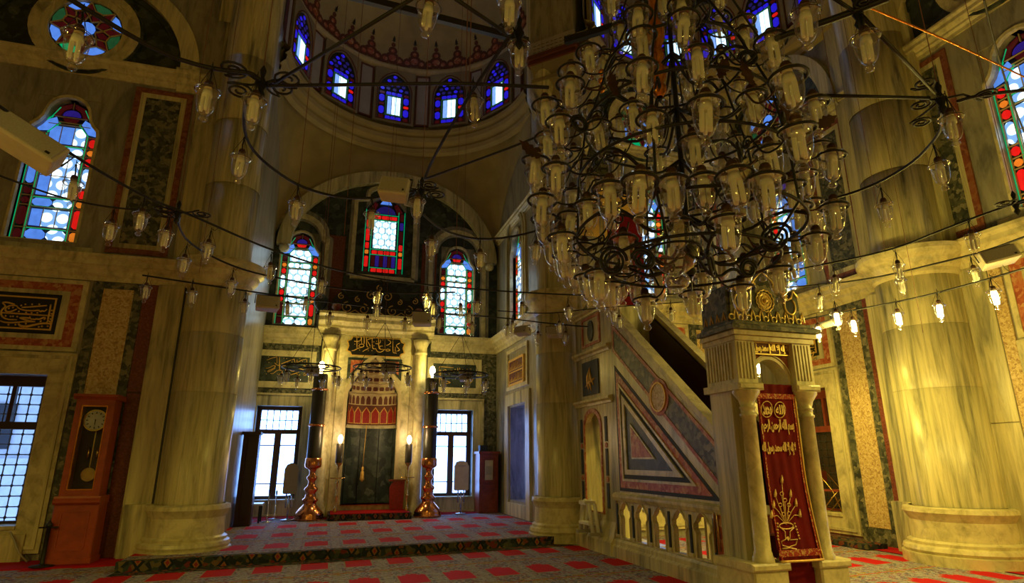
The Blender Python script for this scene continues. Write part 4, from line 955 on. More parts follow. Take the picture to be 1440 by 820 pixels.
# face with niche opening
NX = 1.11; NW = 0.64
hole = [(NX - NW, PZ + .28), (NX + NW, PZ + .28), (NX + NW, 2.95), (NX + NW * 0.97, 3.15), (NX + NW * 0.80, 3.38), (NX + NW * 0.72, 3.50), (NX + NW * 0.55, 3.66), (NX + NW * 0.40, 3.83), (NX + NW * 0.2, 3.95), (NX, 4.06)]
hole += [(2 * NX - p[0], p[1]) for p in reversed(hole[2:9])]
hd = dens(hole, 3); mp_(MB(M).ringp(rect_hits(hd, -0.22 + 0.4, 2.44 - 0.4, PZ, 4.60), hd, -0.55, 0.0), 'niche_face', 'trim')
hf = [(NX + (p[0] - NX) * 1.14, PZ + .28 + (p[1] - PZ - .28) * 1.035) for p in hole]
mp_(MB(M).ringp(hf, [(NX + (p[0] - NX) * 1.03, PZ + .28 + (p[1] - PZ - .28) * 1.006) for p in hole], -0.01, 0.03), 'niche_moulding', 'cream')
for u0, u1 in ((-0.26, 0.19), (2.03, 2.48)):
    mp_(MB(M).bbox(u0, u1, PZ, 4.62, -0.58, -0.04, 0.02), 'side_pilaster', 'marble')
    mp_(MB(M).bbox(u0 + 0.30 if u0 < 1 else u0 + 0.02, u1 - 0.02 if u0 < 1 else u1 - 0.30, 1.0, 4.2, -0.06, -0.015, 0.01), 'pilaster_strip', 'trim')
for cx_ in (-0.06, 2.30):
    c0 = (cx_, YM - 0.06, 0)
    k = mp_(MB().lathe([(0.19, PZ), (0.19, 0.35), (0.16, 0.40), (0.175, 0.46), (0.14, 0.52), (0.135, 4.18)], c0, 24), 'column', 'trim')
    mp_(MB().lathe([(0.14, 4.18), (0.17, 4.20), (0.17, 4.24), (0.14, 4.27), (0.15, 4.36), (0.20, 4.48), (0.21, 4.58), (0.17, 4.60)], c0, 24), 'capital', 'goldpaint' if False else 'trim', k)
# niche body: green shell, tiled band, stepped muqarnas tiers
def shell(r, z0, z1, m, name, r2=None):
    return mp_(MB().lathe([(r, z0), (r2 if r2 is not None else r, z1)], (NX, YM + 0.0, 0), 28, 0, 180, sy=0.85), name, m)
shell(NW, PZ + .28, 2.26, 'darkgreen', 'niche_wall')
mp_(MB().add([(NX - NW, YM - .1, PZ + .28), (NX + NW, YM - .1, PZ + .28), (NX + NW, YM + .55, PZ + .28), (NX - NW, YM + .55, PZ + .28)], [(0, 1, 2, 3)]), 'niche_floor', 'redpile')
for k in range(4):
    q = R(22 + 45 * k); 
    mp_(MB().tube([(NX + (NW - .01) * math.cos(q), YM + (NW - .01) * .85 * math.sin(q), 0.4), (NX + (NW - .01) * math.cos(q), YM + (NW - .01) * .85 * math.sin(q), 2.26)], 0.006, 4), 'joint_line', 'black')
shell(NW + .0, 2.26, 2.34, 'trim', 'niche_ledge', NW - 0.03)
shell(NW - .02, 2.34, 2.86, 'brown', 'tile_band')
def onshell(r, z0, z1, q0, q1, pts, m, name, off=0.0):
    P = []
    for (a, b) in pts:
        q = R(q0 + (q1 - q0) * a); P.append((NX + (r - off) * math.cos(q), YM + (r - off) * .85 * math.sin(q), z0 + (z1 - z0) * b))
    return mp_(MB().add(P, [tuple(range(len(P)))]), name, m)
hexp = [(0.12, 0.04), (0.88, 0.04), (0.88, 0.66), (0.5, 0.98), (0.12, 0.66)]; hexo = [(0.04, 0.0), (0.96, 0.0), (0.96, 0.70), (0.5, 1.05), (0.04, 0.70)]
for k in range(8):
    q0 = 180 - 22.5 * k; onshell(NW - .02, 2.38, 2.80, q0, q0 - 22.5, hexo, 'goldpaint', 'tile_edging', 0.008); onshell(NW - .02, 2.38, 2.80, q0, q0 - 22.5, hexp, 'redtile', 'tile', 0.016)
tiers = [(NW - .03, 2.86, 3.16, 'cream'), (NW * .86, 3.16, 3.42, 'cream'), (NW * .70, 3.42, 3.64, 'cream'), (NW * .50, 3.64, 3.84, 'cream'), (NW * .28, 3.84, 4.02, 'cream')]
for ti, (r, z0, z1, m) in enumerate(tiers):
    shell(r, z0, z1, m, 'muqarnas_tier')
    rn = tiers[ti + 1][0] if ti < 4 else 0.02
    mp_(MB().lathe([(r + 0.02, z1 - 0.012), (r + 0.03, z1), (rn - 0.02, z1 + 0.006)], (NX, YM, 0), 28, 0, 180, sy=.85), 'muqarnas_ledge', 'trim')
    nn = (12, 10, 8, 6, 4)[ti]
    for k in range(nn):
        d = 180 / nn; q0 = 180 - d * k
        sh = [(0.15, 0.08), (0.85, 0.08), (0.85, 0.55), (0.66, 0.80), (0.34, 0.80), (0.15, 0.55)] if ti == 0 else [(0.18, 0.30), (0.82, 0.30), (0.9, 0.5), (0.82, 0.70), (0.18, 0.70), (0.1, 0.5)]
        onshell(r, z0, z1, q0, q0 - d, sh, 'brown', 'painted_niche', 0.01)
# spandrel inlays, inscription board, entablature
for sg in (-1, 1):
    p = [(NX + sg * 0.62, 3.98), (NX + sg * 0.30, 3.98), (NX + sg * 0.62, 3.62)]
    mp_(MB(M).prism([(NX + sg * .70, 4.05), (NX + sg * .16, 4.05), (NX + sg * .70, 3.47)], -0.01, 0.012), 'spandrel_panel', 'darkgreen')
    mp_(MB(M).prism(p, 0.0, 0.025), 'spandrel_inlay', 'redinlay')
bd = [(0.42, 4.16), (1.79, 4.16), (1.90, 4.41), (1.79, 4.66), (0.42, 4.66), (0.31, 4.41)]
bd = [(0.50, 4.12), (1.72, 4.12), (1.76, 4.20), (1.84, 4.23), (1.80, 4.35), (1.84, 4.47), (1.76, 4.50), (1.72, 4.58), (0.50, 4.58), (0.46, 4.50), (0.38, 4.47), (0.42, 4.35), (0.38, 4.23), (0.46, 4.20)]
bo = mp_(MB(M).prism([(1.11 + (p[0] - 1.11) * 1.05, 4.35 + (p[1] - 4.35) * 1.1) for p in bd], 0, 0.02), 'inscription_frame', 'goldpaint')
mp_(MB(M).prism(bd, 0.01, 0.03), 'inscription_board', 'black', bo)
cv = lambda x, y: (480 + x / 14.4, 460 + y / 14.4)
L = [[(315, 150), (318, 420)], [(258, 285), (340, 292), (400, 270), (410, 155), (412, 330)], [(465, 150), (462, 340)], [(350, 385), (380, 345), (450, 345), (460, 400), (380, 405), (350, 385)], [(210, 480), (260, 475), (330, 430), (440, 405)],
     [(505, 170), (512, 400), (550, 405)], [(515, 265), (600, 400), (540, 440), (470, 470), (430, 500)], [(515, 262), (620, 225), (760, 205)], [(625, 175), (625, 420), (660, 445), (700, 435)], [(755, 195), (755, 430), (800, 455)], [(795, 255), (790, 320), (740, 345), (690, 330)],
     [(840, 385), (790, 380), (765, 420), (800, 455), (860, 450)], [(700, 440), (720, 490), (780, 515), (840, 490), (890, 440)], [(885, 200), (885, 470), (930, 490), (1000, 470), (950, 440), (900, 460)], [(940, 255), (1015, 300), (960, 360), (910, 370)], [(1045, 215), (1040, 500), (1060, 525), (1110, 520), (1115, 540)],
     [(1190, 320), (1095, 370), (1180, 450), (1165, 480), (1110, 490)], [(1095, 400), (1090, 500)]]
D = [(285, 205), (350, 210), (270, 345), (355, 325), (550, 200), (715, 290), (805, 215), (840, 260), (925, 210), (660, 300), (990, 390), (370, 465), (545, 475), (620, 478), (660, 380)]
strokes(bo, lambda a, b: aty(a, b, YM - 0.04), cv, L, D, 0.010, 'goldpaint')
mp_(MB(M).mould(-0.40, 2.62, [(p[0] * 1.1, p[1] * 1.25) for p in CORN], 4.64), 'entablature', 'trim')
for u in (-0.06, 2.30):
    mp_(MB(M).mould(u - 0.33, u + 0.33, [(p[0] * 1.35, p[1] * 1.27) for p in CORN], 4.64), 'entablature_block', 'trim')
mp_(MB(M).box(-0.38, 2.60, 4.6, 5.16, -0.6, 0.0), 'entablature_core', 'marble')
# tasselled cord in the niche
tc = thing('tasselled_cord', 'thin golden cord with a tassel hanging inside the green niche', 'cord', (0.97, 16.3, 2.30))
MB().tube([(1.02, 16.42, 2.34), (1.0, 16.40, 1.8), (0.985, 16.38, 1.28)], 0.009, 6).go('cord', 'goldpaint', tc)
MB().lathe([(0.005, .02), (0.03, 0), (0.035, -.05), (0.02, -.08), (0.045, -.12), (0.05, -.2), (0.06, -.30), (0.02, -.36), (0.004, -.36)], (0.985, 16.38, 1.28), 12).go('tassel', 'goldpaint', tc)
# carved gilt crest above the entablature
cr = thing('carved_crest', 'dark carved crest with gilded scrollwork above the prayer niche entablature', 'carving', (1.12, YM + 0.2, 5.18))
CB = FY(YM + 0.25)
pts = [(-0.1, 5.18), (2.36, 5.18), (2.36, 5.62), (2.15, 5.9), (1.95, 5.72), (1.75, 5.72), (1.6, 5.95), (1.4, 6.12), (1.14, 6.28), (0.88, 6.12), (0.68, 5.95), (0.53, 5.72), (0.33, 5.72), (0.12, 5.9), (-0.1, 5.62)]
MB(CB).prism(pts, 0, 0.08).go('crest_board', 'black', cr)
def spiral(b, c, r0, turns, sgn, rr, ax=('u', 'v'), a0=0, fr3=None, n=26, asp=1.0):
    P = []
    for k in range(n + 1):
        t = k / n; r = r0 * (1 - 0.82 * t); q = a0 + sgn * 2 * PI * turns * t
        P.append((c[0] + r * math.cos(q), c[1] + asp * r * math.sin(q), c[2]))
    b.tube(P, [rr * (1 - 0.4 * k / n) for k in range(n + 1)], 5)
g = MB(CB)
for (x, z, r, sg) in [(0.30, 5.42, 0.16, 1), (0.72, 5.40, 0.15, -1), (1.50, 5.40, 0.15, 1), (1.92, 5.42, 0.16, -1), (0.12, 5.72, 0.09, 1), (2.1, 5.72, 0.09, -1), (0.90, 5.80, 0.13, 1), (1.34, 5.80, 0.13, -1), (1.12, 6.02, 0.09, 1), (0.55, 5.66, 0.08, 1), (1.68, 5.66, 0.08, -1)]:
    spiral(g, (x, z, 0.10), r, 1.3, sg, 0.017, a0=PI / 2)
for x in (0.5, 1.12, 1.74): g.tube([(x - 0.18, 5.25, .10), (x, 5.36, .10), (x + 0.18, 5.25, .10)], 0.014, 5)
g.ball((1.12, 5.62, 0.10), 0.07, 10); g.go('gilt_scrollwork', 'goldpaint', cr)
for u in (0.02, 2.22): MB(CB).lathe([(0.0, -0.1), (0.13, -0.08), (0.12, 0.0), (0.05, 0.12), (0.0, 0.14)], (u, 5.42, 0.12), 12).go('crest_shell', 'redinlay', cr)
for i, u in enumerate((-0.40, 2.66)):
    un = MB().lathe([(0.10, 5.19), (0.10, 5.24), (0.05, 5.28), (0.16, 5.42), (0.19, 5.60), (0.08, 5.72), (0.04, 5.80), (0.10, 5.92), (0.06, 6.02), (0.005, 6.08)], (u, YM + 0.15, 0), 18)
    un.go('stone_urn', 'darkgreen', None, label='dark stone urn on the niche entablature, %s' % ('at the end by the left apse window' if i == 0 else 'at the end above the cream loudspeaker'), cat='urn', group='urns on the prayer niche entablature')
# boards beside the mihrab: inscriptions
cv = lambda x, y: (355 + x / 14.91, 485 + y / 14.91)
L = [[(300, 320), (400, 280), (520, 250)], [(515, 265), (515, 390)], [(568, 260), (565, 520)], [(465, 380), (520, 430), (600, 440), (700, 438)], [(280, 490), (340, 490), (440, 430), (490, 450), (440, 500), (310, 550), (330, 580), (480, 490)], [(380, 600), (430, 610), (520, 530), (600, 530), (640, 570), (560, 625), (510, 610)],
     [(600, 400), (730, 350), (870, 300)], [(875, 290), (890, 380), (930, 390), (935, 310)], [(940, 370), (1040, 320), (1130, 300)], [(1140, 305), (1140, 420)], [(690, 480), (690, 540), (740, 560)], [(780, 520), (830, 560), (890, 540)], [(930, 480), (1000, 500), (1080, 530)], [(800, 630), (890, 605), (980, 570)], [(930, 600), (950, 640), (1000, 630)], [(1060, 620), (1110, 590), (1130, 640), (1070, 645)], [(1050, 470), (1080, 430), (1130, 470)]]
D = [(340, 255), (660, 280), (720, 290), (995, 290), (830, 360), (740, 380), (1050, 350), (260, 550), (700, 400), (870, 430), (980, 450), (1100, 370), (345, 370), (290, 610)]
strokes(wb, lambda a, b: aty(a, b, YB - 0.04), cv, L, D, 0.010, 'goldpaint')
cv = lambda x, y: (610 + x / 11.52, 500 + y / 11.52)
L = [[(90, 180), (230, 190), (320, 200)], [(90, 180), (90, 450)], [(110, 230), (110, 400), (160, 400)], [(150, 250), (190, 220), (200, 260), (150, 270)], [(390, 200), (390, 260)], [(420, 200), (420, 260)], [(535, 215), (550, 250)], [(600, 210), (600, 250)], [(130, 440), (180, 410), (290, 440), (200, 460)], [(500, 450), (560, 460), (630, 420), (640, 330)], [(240, 250), (300, 235), (330, 270)], [(430, 380), (480, 400), (560, 390)]]
strokes(wb, lambda a, b: aty(a, b, YB - 0.04), cv, L, [(250, 300), (345, 225), (470, 230), (350, 380), (620, 390)], 0.010, 'goldpaint')
# side wall inscription: orange gilt board in two lines
sb = MB(FX(XS)).bbox(13.93, 15.15, 3.34, 3.98, -0.01, 0.05, 0.02).go('inscription_board', 'brown', ws)
MB(FX(XS)).ringp([(13.9, 3.31), (15.18, 3.31), (15.18, 4.01), (13.9, 4.01)], [(13.96, 3.37), (15.12, 3.37), (15.12, 3.95), (13.96, 3.95)], 0.0, 0.065).go('gilt_line', 'goldpaint', sb)
g = MB(FX(XS)); g.box(13.96, 15.12, 3.645, 3.675, 0.04, 0.062)
for row, z in ((0, 3.40), (1, 3.70)):
    for k in range(9):
        y0 = 14.02 + k * 0.122; hgt = (0.2, 0.12, 0.22, 0.09, 0.2, 0.14, 0.21, 0.1, 0.18)[(k * 2 + row * 3) % 9]
        g.tube([(y0, z + hgt, .055), (y0 + .005, z + 0.03, .055), (y0 + .05, z + .01, .055), (y0 + .09, z + .05, .055)], 0.012, 5)
g.go('lettering', 'goldpaint', sb)
# inscription on the right wall, beside the pulpit gate
cv = lambda x, y: (1040 + x / 12.0, 475 + y / 12.0)
L = [[(1085, 60), (1110, 130), (1150, 140), (1170, 80)], [(1180, 50), (1190, 130)], [(1210, 40), (1215, 130), (1250, 120), (1250, 50)], [(1040, 190), (1120, 175), (1260, 160)], [(1100, 260), (1140, 240), (1200, 260), (1200, 215)], [(1090, 290), (1110, 345), (1180, 350), (1240, 310), (1250, 230)], [(1130, 200), (1150, 250), (1180, 200)], [(1130, 380), (1220, 360), (1290, 310)], [(1060, 380), (1100, 370)]]
strokes(wr, lambda a, b: atx(a, b, XR - 0.05), cv, L, [(1140, 60), (1220, 220), (1060, 340), (1270, 200), (1060, 270), (1280, 370), (1160, 290)], 0.010, 'goldpaint')

# ================================================================== THE PULPIT
X0, X1 = XS, 5.45
S = FX(X0)
ml = thing('pulpit', 'tall marble stair pulpit with inlaid triangles, pierced base and a curtained gate', 'pulpit', (4.95, 6.0, 0))
def pp(b, n, m, par=None): return b.go(n, m, par or ml)
# stair flank
flank = [(6.28, 0.93), (9.28, 0.93), (9.28, 4.05), (6.28, 1.66)]
for xx, nn in ((X0, 0.0), (X1 + 0.06, 0.0)):
    f_ = FX(xx); pp(MB(f_).prism(flank, -0.07, 0.0), 'stair_flank', 'marble')
def off_tri(T, d):   # inset polygon by d (ccw or cw)
    k = len(T); cx_ = sum(p[0] for p in T) / k; cy_ = sum(p[1] for p in T) / k; out = []
    for i in range(k):
        a, b_, c_ = Vector(T[i - 1]), Vector(T[i]), Vector(T[(i + 1) % k])
        e1 = (b_ - a).normalized(); e2 = (c_ - b_).normalized(); n1 = Vector((-e1.y, e1.x)); n2 = Vector((-e2.y, e2.x))
        cc = Vector((cx_, cy_))
        if (cc - b_).dot(n1) < 0: n1 = -n1
        if (cc - b_).dot(n2) < 0: n2 = -n2
        bis = (n1 + n2); bis /= max(1e-6, (1 + n1.dot(n2)))
        p = b_ + bis * d; out.append((p.x, p.y))
    return out
T0 = [(9.10, 3.02), (9.10, 1.00), (6.46, 1.00)]
lv = [(0.0, 'blueinlay', 0.006, 'inlay_band'), (0.05, 'redinlay', 0.012, 'inlay_band'), (0.155, 'trim', 0.03, 'moulding'), (0.19, 'blueinlay', 0.010, 'inlay_band'), (0.255, 'trim', 0.035, 'moulding'), (0.33, 'darkgreen', 0.012, 'inlay_panel')]
for k in range(len(lv)):
    d, m, n_, nm = lv[k]; a_ = off_tri(T0, d)
    if k < len(lv) - 1: pp(MB(S).ringp(a_, off_tri(T0, lv[k + 1][0]), -0.01, n_), nm, m)
    else: pp(MB(S).prism(a_, -0.01, n_), nm, m)
ci = off_tri(T0, 0.49); pp(MB(S).prism(ci, 0, 0.03), 'moulding', 'trim'); pp(MB(S).prism(off_tri(T0, 0.515), 0, 0.036), 'inlay_panel', 'redinlay')
# sloping band: red-edged green panels and a medallion
def bandpt(t, s_): # t 0 (bottom) .. 1 (top) along slope, s_ 0 lower edge .. 1 upper
    lo = Vector((6.30, 1.04)).lerp(Vector((9.12, 3.26)), t); hi = Vector((6.30, 1.56)).lerp(Vector((9.12, 3.74)), t); p = lo.lerp(hi, s_); return (p.x, p.y)
Bd = [bandpt(0, 0), bandpt(1, 0), bandpt(1, 1), bandpt(0.0, 1)]
Bi = off_tri(Bd, 0.055)
pp(MB(S).ringp(Bd, Bi, -0.01, 0.014), 'inlay_band', 'redinlay'); pp(MB(S).prism(Bi, -0.01, 0.008), 'inlay_panel', 'verde')
mc = (7.72, 2.36)
cir = lambda r, n_=28: [(mc[0] + r * math.cos(2 * PI * k / n_), mc[1] + r * math.sin(2 * PI * k / n_)) for k in range(n_)]
pp(MB(S).prism(cir(0.27), 0, 0.018), 'medallion', 'redinlay'); pp(MB(S).ringp(cir(0.215), cir(0.19), 0, 0.035), 'medallion_rim', 'goldpaint'); pp(MB(S).prism(cir(0.19), 0, 0.024), 'medallion_disc', 'breccia')
# copings and far balustrade
def slope_bar(x0_, x1_, zo, name, m, y0=6.20, z0=1.60, y1=9.30, z1=4.07, th=0.10):
    return pp(MB().add([(x0_, y0, z0 + zo), (x1_, y0, z0 + zo), (x1_, y1, z1 + zo), (x0_, y1, z1 + zo), (x0_, y0, z0 + zo + th), (x1_, y0, z0 + zo + th), (x1_, y1, z1 + zo + th), (x0_, y1, z1 + zo + th)],
              [(0, 3, 2, 1), (4, 5, 6, 7), (0, 1, 5, 4), (1, 2, 6, 5), (2, 3, 7, 6), (3, 0, 4, 7)]), name, m)
slope_bar(X0 - 0.05, X0 + 0.12, 0.0, 'handrail_coping', 'trim'); slope_bar(X0 - 0.025, X0 + 0.10, -0.05, 'coping_bead', 'marble', th=0.05)
slope_bar(X1 - 0.02, X1 + 0.14, 0.0, 'handrail_coping', 'trim', y0=6.3, z0=1.66)
pp(MB(FX(X1 - 0.02)).prism([(6.28, 0.93), (9.28, 0.93), (9.28, 4.02), (6.28, 1.63)], 0.0, 0.02), 'stair_shade_sheet', 'darkwood')  # dark sheet that paints the shade on the far balustrade's inner face
pp(MB(FX(X0 + 0.09)).prism([(6.28, 0.93), (9.28, 0.93), (9.28, 4.02), (6.28, 1.63)], 0.0, 0.015), 'stair_shade_sheet', 'darkwood')  # the same painted shade inside the near flank
pp(MB().box(X0 + 0.1, X1 - 0.04, 9.30, 9.33, 3.2, 5.9), 'stair_head_curtain', 'redcloth')
pp(MB(S).tube([(6.22, 1.63, -0.02), (6.12, 1.56, -0.02), (6.02, 1.55, -0.02), (5.98, 1.62, -0.02)], [0.05, 0.05, 0.045, 0.03], 8), 'rail_volute', 'trim')
st = MB(); nst = 13
for k in range(nst):
    y0 = 6.3 + k * 3.0 / nst; st.box(X0 + 0.08, X1, y0, y0 + 3.0 / nst + 0.05, 0.25 + k * 0.22, 0.25 + (k + 1) * 0.22 - 0.0)
    
for k in range(nst):
    y0 = 6.3 + k * 3.0 / nst; pp(MB().box(X0 + 0.08, X1 - 0.02, y0, y0 + 3.0 / nst + 0.06, 0.98 - 0.6 + k * 0.20, 1.10 - 0.5 + k * 0.20 + 0.02), 'step', 'redwood')
# pierced arcade under the flank
def ogee(cu, w_, z0, z1):
    h = z1 - z0; pr = [(0.5, 0), (0.5, 0.28), (0.47, 0.52), (0.5, 0.56), (0.62, 0.62), (0.60, 0.74), (0.42, 0.80), (0.34, 0.88), (0.12, 0.97), (0, 1.0)]
    r_ = [(cu + a * w_, z0 + b_ * h) for a, b_ in pr]; return r_ + [(2 * cu - p[0], p[1]) for p in reversed(r_[:-1])]
for xx, dp in ((X0, 1), (X1 + 0.06, 0)):
    f_ = FX(xx)
    for k in range(5):
        u0 = 6.64 + k * 0.515; u1 = u0 + 0.515; h_ = dens(ogee((u0 + u1) / 2, 0.29, 0.30, 0.84), 2)
        if dp: pp(MB(f_).ringp(rect_hits(h_, u0, u1, 0.06, 0.93), h_, -0.06, 0.0), 'arcade_bay', 'marble')
        else: pp(MB(f_).box(u0 - 0.03, u0 + 0.03, 0.0, 0.93, -0.06, 0.0), 'arcade_post', 'marble')
        if dp:
            hi_ = ogee((u0 + u1) / 2, 0.29, 0.30, 0.84)
            pp(MB(f_).ringp([((u0 + u1) / 2 + (p[0] - (u0 + u1) / 2) * 1.16, 0.57 + (p[1] - 0.57) * 1.07) for p in hi_], hi_, -0.01, 0.018), 'arch_moulding', 'trim')
    for k in range(6):
        u0 = 6.64 + k * 0.515
        if dp:
            pp(MB(f_).box(u0 - 0.022, u0 + 0.022, 0.34, 0.80, 0, 0.016), 'inlay_strip', 'blueinlay')
            pp(MB(f_).box(u0 - 0.05, u0 + 0.05, 0.30, 0.34, 0, 0.03), 'strip_base', 'trim')
            if k: pp(MB(f_).tube([(u0 - 0.03, 0.25, .008), (u0 + 0.03, 0.22, .008)], 0.008, 4), 'carved_mark', 'black')
pp(MB(S).mould(6.3, 9.3, [(0, 0), (0.10, 0), (0.10, 0.16), (0.06, 0.19), (0.06, 0.24), (0.03, 0.27), (0, 0.27)], 0.0), 'plinth', 'marble')
pp(MB(S).mould(6.45, 9.3, [(0, 0.84), (0.03, 0.85), (0.05, 0.90), (0.05, 0.94), (0.0, 0.97)], 0.0), 'string_moulding', 'trim')
pp(MB(S).prism([(6.33, 0.28), (6.60, 0.28), (6.60, 0.90), (6.52, 0.88), (6.40, 0.76), (6.33, 0.62)], -0.07, 0.012), 'corner_panel', 'redinlay')
pp(MB(S).box(6.1, 6.32, 0.0, 1.60, -0.1, 0.0), 'corner_post', 'marble'); pp(MB(S).box(6.60, 6.64, 0.06, .93, -0.1, 0.005), 'arcade_post', 'marble')
# tower at the wall end
ty0, ty1 = 9.28, 10.72
nh = dens([(9.74, 0.62), (10.40, 0.62), (10.40, 2.02)] + [(10.07 + 0.33 * math.cos(PI * k / 8), 2.02 + 0.28 * math.sin(PI * k / 8)) for k in range(1, 8)] + [(9.74, 2.02)], 2)
pp(MB(FX(X0)).ringp(rect_hits(nh, ty0, ty1, 0.0, 2.50), nh, -0.10, 0.0), 'tower_face', 'marble')
pp(MB(FX(X1 + .1)).box(9.28, 9.36, 0, 2.5, -.1, 0).box(10.62, 10.72, 0, 2.5, -.1, 0).box(9.36, 10.62, 2.35, 2.5, -.1, 0), 'tower_back_frame', 'marble')
pp(MB(S).ringp([(10.07 + (p[0] - 10.07) * 1.16, 1.0 + (p[1] - 1.0) * 1.06) for p in nh], nh, 0, 0.02), 'arch_moulding', 'redinlay')
pp(MB(S).box(ty0, ty1, 2.50, 4.15, -0.95, 0.0), 'tower_upper', 'marble')
pp(MB(S).box(ty0, ty1, 0, 0.12, -0.95, 0.0), 'tower_floor', 'marble')
pp(MB(S).box(10.45, ty1, 0.1, 2.5, -0.9, -0.1), 'passage_side', 'marble')
for z in (2.42, 3.32, 4.10): pp(MB(S).mould(ty0 - 0.05, ty1 + 0.05, [(0, 0), (0.03, 0.0), (0.04, 0.04), (0.08, 0.07), (0.08, 0.11), (0, 0.13)], z), 'tower_cornice', 'trim')
pp(MB(S).box(9.72, 10.42, 2.62, 3.24, 0, 0.02), 'painted_panel', 'blueinlay')
g = MB(S)
for a_, b_ in (((9.92, 2.78), (10.07, 3.12)), ((10.20, 2.80), (10.05, 3.12)), ((9.86, 2.90), (10.27, 2.78)), ((10.02, 2.70), (10.06, 3.0)), ((10.14, 2.72), (10.10, 2.98))):
    g.tube([(a_[0], a_[1], .025), ((a_[0] + b_[0]) / 2 + .03, (a_[1] + b_[1]) / 2, .028), (b_[0], b_[1], .025)], [0.012, 0.028, 0.008], 5)
pp(g, 'painted_tulip', 'goldpaint')
pp(MB(S).lathe([(0.001, 0)], (0, 0, 0), 3), 'stud', 'black') if False else None
pp(MB(S).prism([(10.0 + 0.13 * math.cos(2 * PI * k / 20), 3.80 + 0.20 * math.sin(2 * PI * k / 20)) for k in range(20)], 0, 0.02), 'oval_inlay', 'darkgreen')
pp(MB(S).ringp([(9.6, 3.52), (10.4, 3.52), (10.4, 4.08), (9.6, 4.08)], [(9.66, 3.57), (10.34, 3.57), (10.34, 4.03), (9.66, 4.03)], 0, 0.02), 'panel_border', 'redinlay')
for u in (9.52, 10.56):
    for z0, z1, m in ((0.70, 1.10, 'blueinlay'), (1.22, 1.66, 'blueinlay'), (1.78, 2.2, 'blueinlay')): pp(MB(S).box(u - 0.045, u + 0.045, z0, z1, 0, 0.012), 'inlay_strip', m)
    for z in (1.16, 1.72): pp(MB(S).prism([(u + 0.045 * math.cos(2 * PI * k / 12), z + 0.045 * math.sin(2 * PI * k / 12)) for k in range(12)], 0, 0.016), 'inlay_disc', 'redinlay')
pp(MB(S).mould(ty0, ty1, [(0, 0), (0.12, 0), (0.12, 0.20), (0.07, 0.26), (0, 0.5)], 0.0), 'plinth', 'marble')
# canopy over the preacher's stand, mostly behind the chandelier
for x in (X0 + 0.05, X1 - 0.02):
    for y in (9.45, 10.6): pp(MB().lathe([(0.07, 4.2), (0.07, 4.35), (0.045, 4.4), (0.045, 5.9), (0.075, 6.0)], (x, y, 0), 12), 'canopy_post', 'trim')
pp(MB().box(X0 - 0.08, X1 + 0.10, 9.32, 10.72, 6.0, 6.35), 'canopy_frieze', 'goldpaint')
pp(MB().lathe([(0.72, 6.35), (0.60, 6.5), (0.5, 6.9), (0.30, 7.6), (0.10, 8.4), (0.02, 8.9)], (5.0, 10.02, 0), 8, smooth=False), 'canopy_spire', 'verde')
# the gate
YG = 5.80
G = FY(YG)
for ux, u0, u1 in ((4.57, 4.36, 4.80), (5.39, 5.22, 5.60)):
    pp(MB(G).bbox(u0, u1, 0.0, 0.36, -0.52, 0.12, 0.02), 'gate_pedestal', 'trim'); pp(MB(G).bbox(u0 - 0.03, u1 + 0.02, 0.36, 0.44, -0.54, 0.15, 0.02), 'pedestal_cap', 'trim')
    ucx = ux if ux < 5 else 5.37
    c = pp(MB().lathe([(0.115, 0.44), (0.115, 0.48), (0.10, 0.50), (0.098, 0.53), (0.088, 0.55), (0.078, 1.95), (0.095, 1.96), (0.095, 1.985), (0.08, 1.99), (0.08, 2.04), (0.09, 2.05), (0.09, 2.065), (0.075, 2.07), (0.095, 2.14), (0.15, 2.22), (0.15, 2.25)], (ucx, YG - 0.02, 0), 24), 'gate_column', 'trim')
    pp(MB(G).box(ucx - 0.10, ucx + 0.10, 0.44, 2.25, -0.52, -0.12), 'gate_jamb', 'marble')
    pp(MB(G).bbox(ucx - 0.17, ucx + 0.17, 2.25, 2.33, -0.54, 0.14, 0.02), 'column_abacus', 'trim')
    pp(MB(G).bbox(ucx - 0.135, ucx + 0.135, 2.33, 2.84, -0.50, 0.09, 0.005), 'upper_pier', 'marble')
    fl_ = MB(G)
    for k in range(5): fl_.box(ucx - 0.10 + k * 0.045, ucx - 0.10 + k * 0.045 + 0.022, 2.38, 2.80, 0.088, 0.104)
    pp(fl_, 'fluting', 'trim')
    if ux < 5:
        fl_ = MB(FX(ucx - 0.135))
        for k in range(9): fl_.box(YG + 0.0 + k * 0.055, YG + 0.028 + k * 0.055, 2.38, 2.80, -0.002, 0.016)
        pp(fl_, 'fluting', 'trim')
AH = 0.32
gh = [(4.69, 2.31), (5.21, 2.31)] + [(4.95 + 0.26 * math.cos(PI * k / 12), 2.31 + AH * math.sin(PI * k / 12)) for k in range(1, 12)]
gh = dens(gh, 2)
pp(MB(G).ringp(rect_hits(gh, 4.66, 5.25, 2.305, 2.84), gh, -0.20, -0.02), 'gate_arch', 'trim')
pp(MB(G).ringp(rect_hits([(4.95 + (p[0] - 4.95) * 1.18, 2.31 + (p[1] - 2.31) * 1.15) for p in gh], 4.66, 5.25, 2.305, 2.70), [(4.95 + (p[0] - 4.95) * 1.15, 2.31 + (p[1] - 2.31) * 1.12) for p in gh], -0.02, -0.012), 'spandrel_inlay', 'redinlay')
